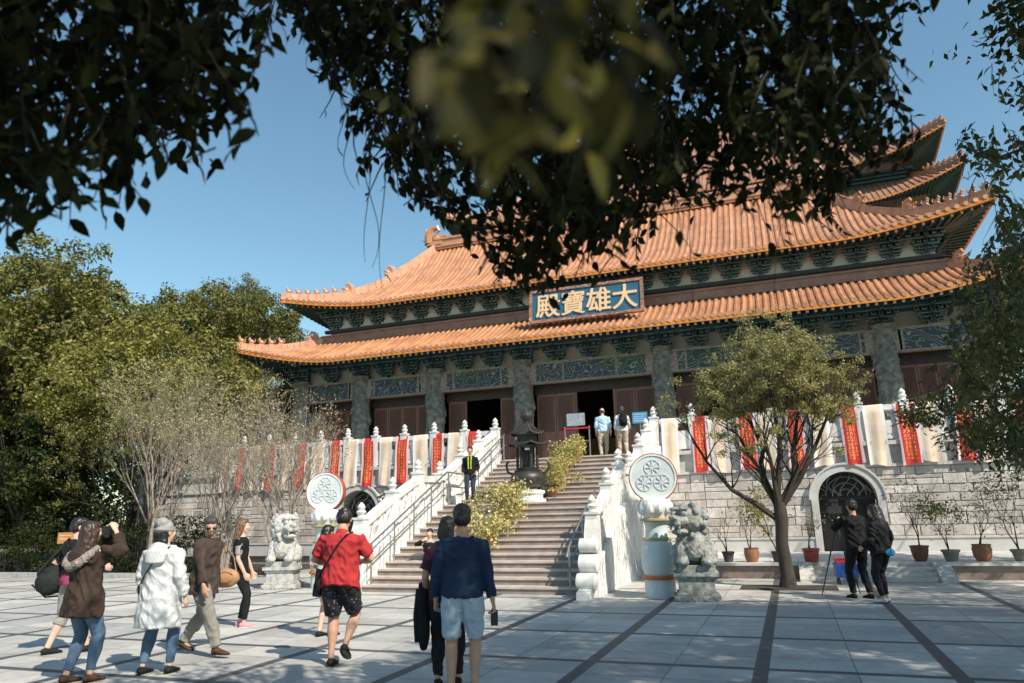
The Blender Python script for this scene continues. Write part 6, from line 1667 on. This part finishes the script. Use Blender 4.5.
b.tube([T(-.02, .045, .815), T(-.085, .0, .83), T(-.1, -.06, .79), T(-.06, -.105, .74), T(.0, -.115, .715), T(.06, -.105, .74), T(.1, -.06, .79), T(.085, 0, .83), T(.02, .045, .815)], [.024, .036, .046, .05, .05, .05, .046, .036, .024], 10); add_child(p2, 'fur_trim', b, M['fur'], .011, disp=lambda c, n: .009 * noise.noise(c * 60))
def camera_b(t):
    b = MB(); b.box(-.065, .065, -.03, .03, -.04, .04); b.box(-.022, .022, -.028, .025, .04, .058); b.box(.035, .065, .0, .045, -.04, .03); link_mesh('camera_body', b.mesh('camera_body', M['black_metal']), t)
    b = MB(); b.tube([(0, .03, 0), (0, .075, 0), (0, .11, 0)], [.034, .036, .038], 16); link_mesh('lens', b.mesh('lens', M['black_metal'], True), t)
held(p2, 'camera', 'black camera held to the eye of the woman in the brown coat', 'camera', camera_b, p2['Hd'](0, .105, .065))
# 3 woman in the white quilted coat
p3 = person('person in a long pale quilted coat, grey beanie and jeans seen from behind', (-6.8, 6.7, 0), TH + R_(-8), 1.64, wid=1.08, feet=((-.09, .0, 0), (.085, .04, 0)), hands=((-.155, .04, .5), (.165, .03, .5)), head=(-25, 2), hair=('mid', 'hair'),
    over={'mat': 'quilt', 'z0': .3, 'flare': .11, 'th': .034, 'sleeve': 3.9, 'name': 'coat', 'amp': .012}, bottom={'kind': 'trousers', 'to': 4.6, 'mat': 'jeans', 'slim': 1, 'th': .008}, shoes='black_shoe', skin='skin_pale')
T = p3['T']; S = p3['S']
b = MB(); loft(b, [(T(0, -.075, .7), .03 * S, .014 * S), (T(0, -.1, .735), .07 * S, .03 * S), (T(0, -.085, .79), .085 * S, .04 * S), (T(0, -.045, .84), .06 * S, .045 * S)], (1, 0, 0)); add_child(p3, 'hood', b, M['quilt'], .01)
b = MB(); b.ell(p3['Hd'](0, -.008, .09), (.056 * S, .066 * S, .06 * S), p3['Rh'], 18, 12); b.ell(p3['Hd'](0, -.035, .128), (.045 * S, .045 * S, .04 * S), p3['Rh'], 14, 10); b.tube([p3['Hd'](.05 * math.cos(a), -.008 + -.004 + .058 * math.sin(a), .082) for a in [i * math.pi / 10 for i in range(21)]], .011 * S, 8)
add_child(p3, 'beanie', b, M['grey_wool'], .008, disp=lambda c, n: .005 * noise.noise(c * 18))
b = MB(); b.tube([T(.075, -.05, .835), T(.03, -.118, .77), T(-.04, -.118, .67), T(-.1, -.1, .57), T(-.135, -.04, .5)], .008, 6); add_child(p3, 'bag_strap', b, M['black_cotton'])
# 4 man in the brown jacket, walking
p4 = person('man in sunglasses, brown jacket and grey trousers walking to the right', (-7.15, 7.75, 0), R_(-88), 1.7, wid=1.05, lean=3, feet=((-.05, -.2, .0), (.05, .2, 0)), heel=(.5, 0), hands=((-.13, -.06, .47), (.14, .12, .48)), head=(-42, 16), hair=('short', 'hair_grey'),
    top={'mat': 'dark_maroon', 'sleeve': .3, 'z0': .5, 'th': .003}, over={'mat': 'brown_jacket', 'z0': .44, 'flare': .05, 'th': .026, 'amp': .014}, bottom={'kind': 'trousers', 'to': 4.85, 'mat': 'grey_trouser', 'th': .02, 'flare': .01}, shoes='brown_shoe')
b = MB()
for sx in (-1, 1): b.ell(p4['Hd'](sx * .021, .063, .067), (.019 * 1.7, .006 * 1.7, .012 * 1.7), p4['Rh'], 12, 8)
b.tube([p4['Hd'](-.05, 0, .068), p4['Hd'](-.042, .05, .07), p4['Hd'](.042, .05, .07), p4['Hd'](.05, 0, .068)], .005, 5); add_child(p4, 'sunglasses', b, M['black_metal'])
b = MB(); T = p4['T']; loft(b, [(T(0, .0, .81), .05 * 1.7, .05 * 1.7), (T(0, .002, .845), .042 * 1.7, .042 * 1.7), (T(0, .004, .852), .04 * 1.7, .04 * 1.7)], (1, 0, 0)) if True else loft(b, [(T(0, .055, .58), .026 * 1.7, .045 * 1.7), (T(0, .052, .7), .032 * 1.7, .045 * 1.7), (T(0, .035, .8), .034 * 1.7, .045 * 1.7), (T(0, .01, .845), .036 * 1.7, .04 * 1.7)], (1, 0, 0)); add_child(p4, 'collar', b, M['dark_maroon'])
def tanbag(t):
    b = MB(); b.ell((0, 0, 0), (.1, .17, .125), None, 18, 12); link_mesh('bag_body', baked(b.mesh('d', M['tan_leather']), .011, .3, 2, 'bag_body', M['tan_leather'], lambda c, n: .015 * noise.noise(c * 9)), t)
    b = MB(); b.tube([(0, .13, .06), (-.03, .08, .26), (-.06, -.02, .42), (-.04, -.12, .2), (0, -.13, .06)], .009, 6); b.tube([(.09, .1, .05), (.1, 0, .1), (.09, -.1, .05)], .008, 5); link_mesh('strap', b.mesh('strap', M['tan_leather'], True), t)
    b = MB(); b.ell((.09, 0, .0), (.03, .1, .07), None, 12, 8); link_mesh('flap', b.mesh('flap', M['tan_leather'], True), t)
q = at(226, 578, 8.2); t = thing('shoulder_bag', 'tan leather bag between the walking man and the woman in black', 'bag', (q.x, q.y, q.z), R_(-60)); tanbag(t)
# 5 woman in black, pink shoes
p5 = person('woman in black with a long brown ponytail and pink shoes standing side-on', (-8.39, 9.85, 0), TH + R_(-78), 1.66, wid=.95, feet=((-.05, .02, 0), (.05, .07, 0)), hands=((-.11, .1, .5), (.11, .06, .5)), head=(-4, 0), hair=('long', 'hair_light'), skin='skin_pale',
    top={'mat': 'black_cotton', 'sleeve': 1.5, 'z0': .49, 'th': .014}, bottom={'kind': 'trousers', 'to': 4.5, 'mat': 'black_trouser', 'slim': 1, 'th': .006}, shoes='pink_shoe', sole='white_shoe')
for i in (0, 1):
    A = p5['arms'][i]; b = MB(); c = A[0][0].lerp(A[2][0], .5); d = (A[2][0] - A[0][0]).normalized(); b.tube([c - d * .11, c - d * .05, c + d * .03, c + d * .08], [.055, .06, .058, .05], 14); add_child(p5, 'sleeve_print', b, M['light_print'])
# 6 man in the red polo
p6 = person('man in a red polo and black speckled shorts seen from behind, looking down', (-4.98, 7.55, 0), TH + R_(-4), 1.76, wid=1.16, lean=3, feet=((-.055, .03, 0), (.06, -.04, 0)), heel=(0, 1.0), hands=((-.1, .15, .63), (.1, .16, .64)), poles=((-1, -.5, -.6), (1, -.5, -.6)), head=(0, 28), fist=(.6, .6),
    top={'mat': 'red_cotton', 'sleeve': 1.7, 'z0': .475, 'th': .02, 'cuff': .003, 'collar': 'red_cotton', 'amp': .011, 'flare': .05}, bottom={'kind': 'shorts', 'to': 1.75, 'mat': 'speck', 'th': .022}, shoes='black_shoe')
T = p6['T']; b = MB(); b.tube([T(.07, .0, .838), T(.05, -.078, .815), T(.0, -.104, .75), T(-.06, -.104, .65), T(-.1, -.09, .59), T(-.137, -.03, .54)], .012, 6); add_child(p6, 'bag_strap', b, M['black_cotton'])
def slingbag(t):
    b = MB(); b.ell((0, 0, 0), (.05, .11, .13), None, 14, 10); link_mesh('bag_body', b.mesh('bag_body', M['black_cotton'], True), t); b = MB(); b.box(-.055, -.045, -.07, .07, -.05, .0); link_mesh('pocket', b.mesh('pocket', M['black_cotton']), t)
held(p6, 'sling_bag', 'small black sling bag at the left hip of the man in red', 'bag', slingbag, (-.235, .0, .9))
def phone(t):
    b = MB(); b.box(-.034, .034, -.005, .005, -.068, .068); link_mesh('phone_body', b.mesh('phone_body', M['black_metal']), t); b = MB(); b.box(-.033, .033, -.0062, -.0052, -.068, .068); link_mesh('screen', b.mesh('screen', M['eye']), t)
# 7 woman behind him, black skirt
p7 = person('woman in a dark skirt half hidden behind the man in red', (-6.42, 9.35, 0), TH + R_(-25), 1.54, wid=.9, feet=((-.05, .0, 0), (.05, .05, 0)), hands=((-.13, .1, .58), (.1, .12, .6)), head=(0, 10), hair=('mid', 'hair'), skin='skin_pale',
    top={'mat': 'white_shirt', 'sleeve': 1.2, 'z0': .56}, bottom={'kind': 'skirt', 'mat': 'black_cotton', 'to': .36})
# 8 man in navy
p8 = person('man in navy long-sleeved top and pale blue shorts seen from behind, holding a phone', (-2.95, 6.5, 0), TH + R_(0), 1.735, wid=1.06, feet=((-.062, .0, 0), (.06, .015, 0)), hands=((-.15, .06, .5), (.168, .0, .47)), head=(8, -2), fist=(.4, .7),
    top={'mat': 'navy_knit', 'sleeve': 3.75, 'z0': .515, 'th': .016, 'amp': .011}, bottom={'kind': 'shorts', 'to': 1.75, 'mat': 'pale_blue_cotton', 'th': .016})
held(p8, 'mobile_phone', 'black phone held low in the right hand of the man in navy', 'phone', phone, (.17 * 1.735, .01, .405 * 1.735))
# 9 person in maroon beside him
p9 = person('dark-haired person in a maroon top and black trousers, just left of the man in navy', (-3.33, 6.98, 0), TH + R_(4), 1.62, wid=1.1, feet=((-.06, .0, 0), (.06, .03, 0)), hands=((-.13, .09, .53), (.12, .14, .6)), head=(-25, 4), hair=('mid', 'hair'),
    top={'mat': 'maroon_cotton', 'sleeve': 1.6, 'z0': .5, 'th': .015}, bottom={'kind': 'trousers', 'to': 4.7, 'mat': 'black_trouser', 'th': .014})
def jacket_b(t):
    b = MB(); loft(b, [((0, 0, .12), .05, .06), ((0, 0, 0), .075, .1), ((0, 0, -.2), .07, .11), ((.01, 0, -.4), .06, .1), ((.01, .01, -.52), .035, .08)], (1, 0, 0)); link_mesh('jacket_cloth', baked(b.mesh('j', M['dark_jeans']), .011, .3, 2, 'jacket_cloth', M['black_trouser'], lambda c, n: .022 * noise.noise(Vector((c.x * 9, c.y * 9, c.z * 4)))), t)
    b = MB(); b.tube([(-.03, -.02, .05), (-.06, -.03, -.2), (-.05, -.04, -.45)], [.045, .04, .034], 9); link_mesh('sleeve', b.mesh('sleeve', M['black_trouser'], True), t)
held(p9, 'folded_jacket', 'dark jacket draped over the forearm of the person in maroon', 'jacket', jacket_b, (-.25, .1, .86))
# 10 woman sitting on the steps with a phone
p10 = person('woman sitting on the lower steps in dark jacket and light top, hand at ear', (-8.28, 16.35, .45 - .0), TH + R_(180), 1.6, wid=.95, lean=-4, zhip=.085, seated=1, feet=((-.07, .25, -.26), (.07, .27, -.26)), hands=((-.02, .17, .2), (.075, .07, .4)), poles=((-1, 0, -1), (1, .2, -.6)), head=(-8, 5), hair=('bun', 'hair'), skin='skin_pale', fist=(.3, .8),
    top={'mat': 'light_print', 'sleeve': 1.0, 'z0': .5, 'neck': .82}, over={'mat': 'black_cotton', 'z0': .6, 'flare': 0, 'th': .018, 'sleeve': 3.6, 'neck': .8, 'amp': .006}, bottom={'kind': 'trousers', 'to': 4.5, 'mat': 'black_trouser', 'th': .006, 'slim': 1})
T = p10['T']; b = MB(); loft(b, [(T(0, .052, .6), .03 * 1.6, .035 * 1.6), (T(0, .045, .7), .036 * 1.6, .04 * 1.6), (T(0, .03, .79), .03 * 1.6, .036 * 1.6)], (1, 0, 0)); add_child(p10, 'shirt_front', b, M['light_print'])
# 11 man on the landing
q = ground(467, 504, 1.95)
p11 = person('man standing on the stair landing in black jacket, yellow-green scarf and dark jeans', (-8.55, 19.45, 1.95), TH + R_(176), 1.64, wid=.95, feet=((-.045, .0, 0), (.045, .02, 0)), hands=((-.12, .08, .55), (.12, .08, .52)), head=(0, 3),
    top={'mat': 'black_cotton', 'sleeve': 1, 'z0': .55}, over={'mat': 'black_cotton', 'z0': .53, 'flare': 0, 'th': .022, 'sleeve': 3.8}, bottom={'kind': 'trousers', 'to': 4.7, 'mat': 'dark_jeans', 'th': .01})
T = p11['T']
b = MB()
for sx in (-1, 1): b.tube([T(sx * .02, .02, .845), T(sx * .026, .075, .79), T(sx * .024, .088, .72), T(sx * .022, .088, .6)], .019, 7)
add_child(p11, 'scarf', b, M['green_scarf'])
# 12, 13 the men at the top of the stair
q = at(603, 430, 25.2)
p12 = person('balding man in a light blue shirt and khaki trousers at the top of the stair', (q.x, 25.2, 3.5), TH + R_(-4), 1.76, wid=1.08, feet=((-.055, -.08, 0), (.055, .1, 0)), hands=((-.14, .04, .5), (.15, .02, .5)), head=(0, 4), hair=('bald', 'hair_grey'), skin='skin_pale',
    top={'mat': 'sky_shirt', 'sleeve': 2.6, 'z0': .49, 'th': .022, 'amp': .011}, bottom={'kind': 'trousers', 'to': 4.8, 'mat': 'khaki', 'th': .018})
q = at(622.5, 430, 24.9)
p13 = person('man in a white shirt wearing a black backpack at the top of the stair', (q.x, 24.9, 3.5), TH + R_(4), 1.72, wid=1.05, feet=((-.055, .06, 0), (.055, -.06, 0)), hands=((-.14, .04, .5), (.15, .03, .5)), head=(0, 2), hair=('short', 'hair_grey'),
    top={'mat': 'white_shirt', 'sleeve': 3.5, 'z0': .5, 'th': .02, 'amp': .011}, bottom={'kind': 'trousers', 'to': 4.8, 'mat': 'khaki', 'th': .018})
def backpack(t):
    b = MB(); loft(b, [((0, 0, -.24), .1, .05), ((0, -.02, -.18), .145, .09), ((0, -.03, 0), .15, .1), ((0, -.02, .16), .13, .085), ((0, 0, .23), .07, .045)], (1, 0, 0)); link_mesh('bag_body', baked(b.mesh('j', M['black_cotton']), .012, .3, 2, 'bag_body', M['black_cotton'], lambda c, n: .008 * noise.noise(c * 9)), t)
    b = MB(); b.ell((0, -.12, -.08), (.1, .035, .09), None, 12, 8); link_mesh('pocket', b.mesh('pocket', M['black_cotton'], True), t)
    b = MB()
    for sx in (-1, 1): b.tube([(sx * .08, .03, .2), (sx * .13, .1, .26), (sx * .15, .22, .2), (sx * .16, .24, 0), (sx * .14, .08, -.2)], .018, 6)
    link_mesh('strap', b.mesh('strap', M['black_cotton'], True), t)
held(p13, 'backpack', 'black backpack on the back of the man in the white shirt', 'backpack', backpack, (0, -.18, 1.25))
# 14, 15 the film crew in the shade
p14 = person('person in dark clothes working a camera on a tripod in front of the arch steps', (1.08, 15.2, 0), TH + R_(14), 1.76, wid=1.0, lean=0, feet=((-.06, .06, 0), (.07, -.03, 0)), hands=((-.05, .2, .78), (.09, .2, .76)), poles=((-1, 0, -1), (1, 0, -1)), head=(-12, 4), fist=(.6, .6),
    top={'mat': 'black_cotton', 'sleeve': 1, 'z0': .55}, over={'mat': 'black_cotton', 'z0': .5, 'flare': 0, 'th': .03, 'sleeve': 3.8, 'amp': .012}, bottom={'kind': 'trousers', 'to': 4.8, 'mat': 'black_trouser', 'th': .014})
p15 = person('woman in dark clothes with a blue waist pouch and pale shoes beside the tripod', (1.42, 14.62, 0), TH + R_(30), 1.66, wid=1.02, lean=0, feet=((-.06, .0, 0), (.06, .05, 0)), hands=((-.12, .12, .56), (.13, .06, .52)), head=(20, 12), hair=('long', 'hair'),
    top={'mat': 'black_cotton', 'sleeve': 1, 'z0': .55}, over={'mat': 'black_cotton', 'z0': .48, 'flare': .03, 'th': .032, 'sleeve': 3.8, 'amp': .014}, bottom={'kind': 'trousers', 'to': 4.5, 'mat': 'black_trouser', 'th': .008, 'slim': 1}, shoes='white_shoe')
def pouch(t):
    b = MB(); b.ell((0, 0, 0), (.13, .04, .065), None, 14, 8); link_mesh('bag_body', b.mesh('bag_body', M['blue_pouch'], True), t); b = MB(); b.tube([(.19 * math.cos(a), .13 + .15 * math.sin(a), 0) for a in [i * math.pi / 10 for i in range(21)]], .012, 5); link_mesh('strap', b.mesh('strap', M['black_cotton'], True), t)
held(p15, 'waist_pouch', 'blue pouch at the back of the waist of the woman beside the tripod', 'bag', pouch, (0, -.17, .84))
q = p14['M'] @ Vector((.02, .5, 0)); t = thing('camera_tripod', 'black video camera on a thin tripod in front of the person in dark clothes', 'tripod', (q.x, q.y, 0), TH)
for k in range(3):
    a = k * 2.094 + .5; b = MB(); b.tube([(.03 * math.cos(a), .03 * math.sin(a), 1.25), (.42 * math.cos(a), .42 * math.sin(a), 0)], [.016, .01], 6); b.build('leg', M['black_metal'], t, world=False)
b = MB(); b.tube([(0, 0, .9), (0, 0, 1.45)], .018, 8); b.lathe([(.05, 1.42), (.05, 1.5)], (0, 0, 0), 10); b.build('column', M['black_metal'], t, world=False)
def vid(t):
    b = MB(); b.box(-.06, .06, -.14, .14, -.07, .07); b.box(-.02, .02, -.1, .1, .071, .13); link_mesh('camera_body', b.mesh('camera_body', M['black_metal']), t)
    b = MB(); b.tube([(0, .14, 0), (0, .28, 0)], [.05, .055], 14); link_mesh('lens', b.mesh('lens', M['black_metal'], True), t)
    b = MB(); b.tube([(0, -.12, .17), (0, .2, .17)], .025, 8); link_mesh('microphone', b.mesh('microphone', M['black_metal'], True), t)
tt = thing('video_camera', 'black video camera mounted on the tripod', 'camera', (q.x, q.y, 1.575), TH); vid(tt)

# ================================================================ LIGHT, SKY, CAMERA
w = bpy.data.worlds.new('World'); SC.world = w; w.use_nodes = True; nt = w.node_tree
SUN_EL, d = R_(44), Vector((.86, -.51, 0)).normalized()
sky = nt.nodes.new('ShaderNodeTexSky'); sky.sky_type = 'NISHITA'; sky.sun_disc = False; sky.sun_elevation = SUN_EL
sky.sun_rotation = math.atan2(d.x, d.y); sky.air_density = 1.3; sky.dust_density = .6; sky.ozone_density = 1.6; sky.altitude = 300
bg = nt.nodes['Background']; nt.links.new(mixc(nt, 1.0, sky.outputs[0], (.85, 1.04, .99), 'MULTIPLY'), bg.inputs[0]); bg.inputs[1].default_value = .112
sl = bpy.data.lights.new('sun', 'SUN'); sl.energy = 4.7; sl.angle = R_(.55); sl.color = (1, .91, .78)
so = bpy.data.objects.new('sun', sl); COL.objects.link(so)
dirn = Vector((d.x * math.cos(SUN_EL), d.y * math.cos(SUN_EL), math.sin(SUN_EL))); so.rotation_euler = dirn.to_track_quat('Z', 'Y').to_euler(); so.location = dirn * 60
cam = bpy.data.cameras.new('camera'); co = bpy.data.objects.new('camera', cam); COL.objects.link(co); SC.camera = co
cam.sensor_width = 36; cam.lens = 723 / 1024 * 36; cam.clip_start = .05; cam.clip_end = 4000
co.matrix_world = Matrix(((RIGHT.x, UP.x, BACK.x, 0), (RIGHT.y, UP.y, BACK.y, 0), (RIGHT.z, UP.z, BACK.z, EYE), (0, 0, 0, 1)))
cam.dof.use_dof = True; cam.dof.focus_distance = 12; cam.dof.aperture_fstop = 1.6
SC.view_settings.view_transform = 'Standard'; SC.view_settings.look = 'None'; SC.view_settings.exposure = .5; SC.view_settings.gamma = 1; SC.view_settings.use_curve_mapping = False
SC.render.engine = 'CYCLES'; SC.cycles.use_denoising = True; SC.cycles.max_bounces = 6; SC.cycles.transparent_max_bounces = 4; SC.cycles.use_adaptive_sampling = True; SC.cycles.adaptive_threshold = .015
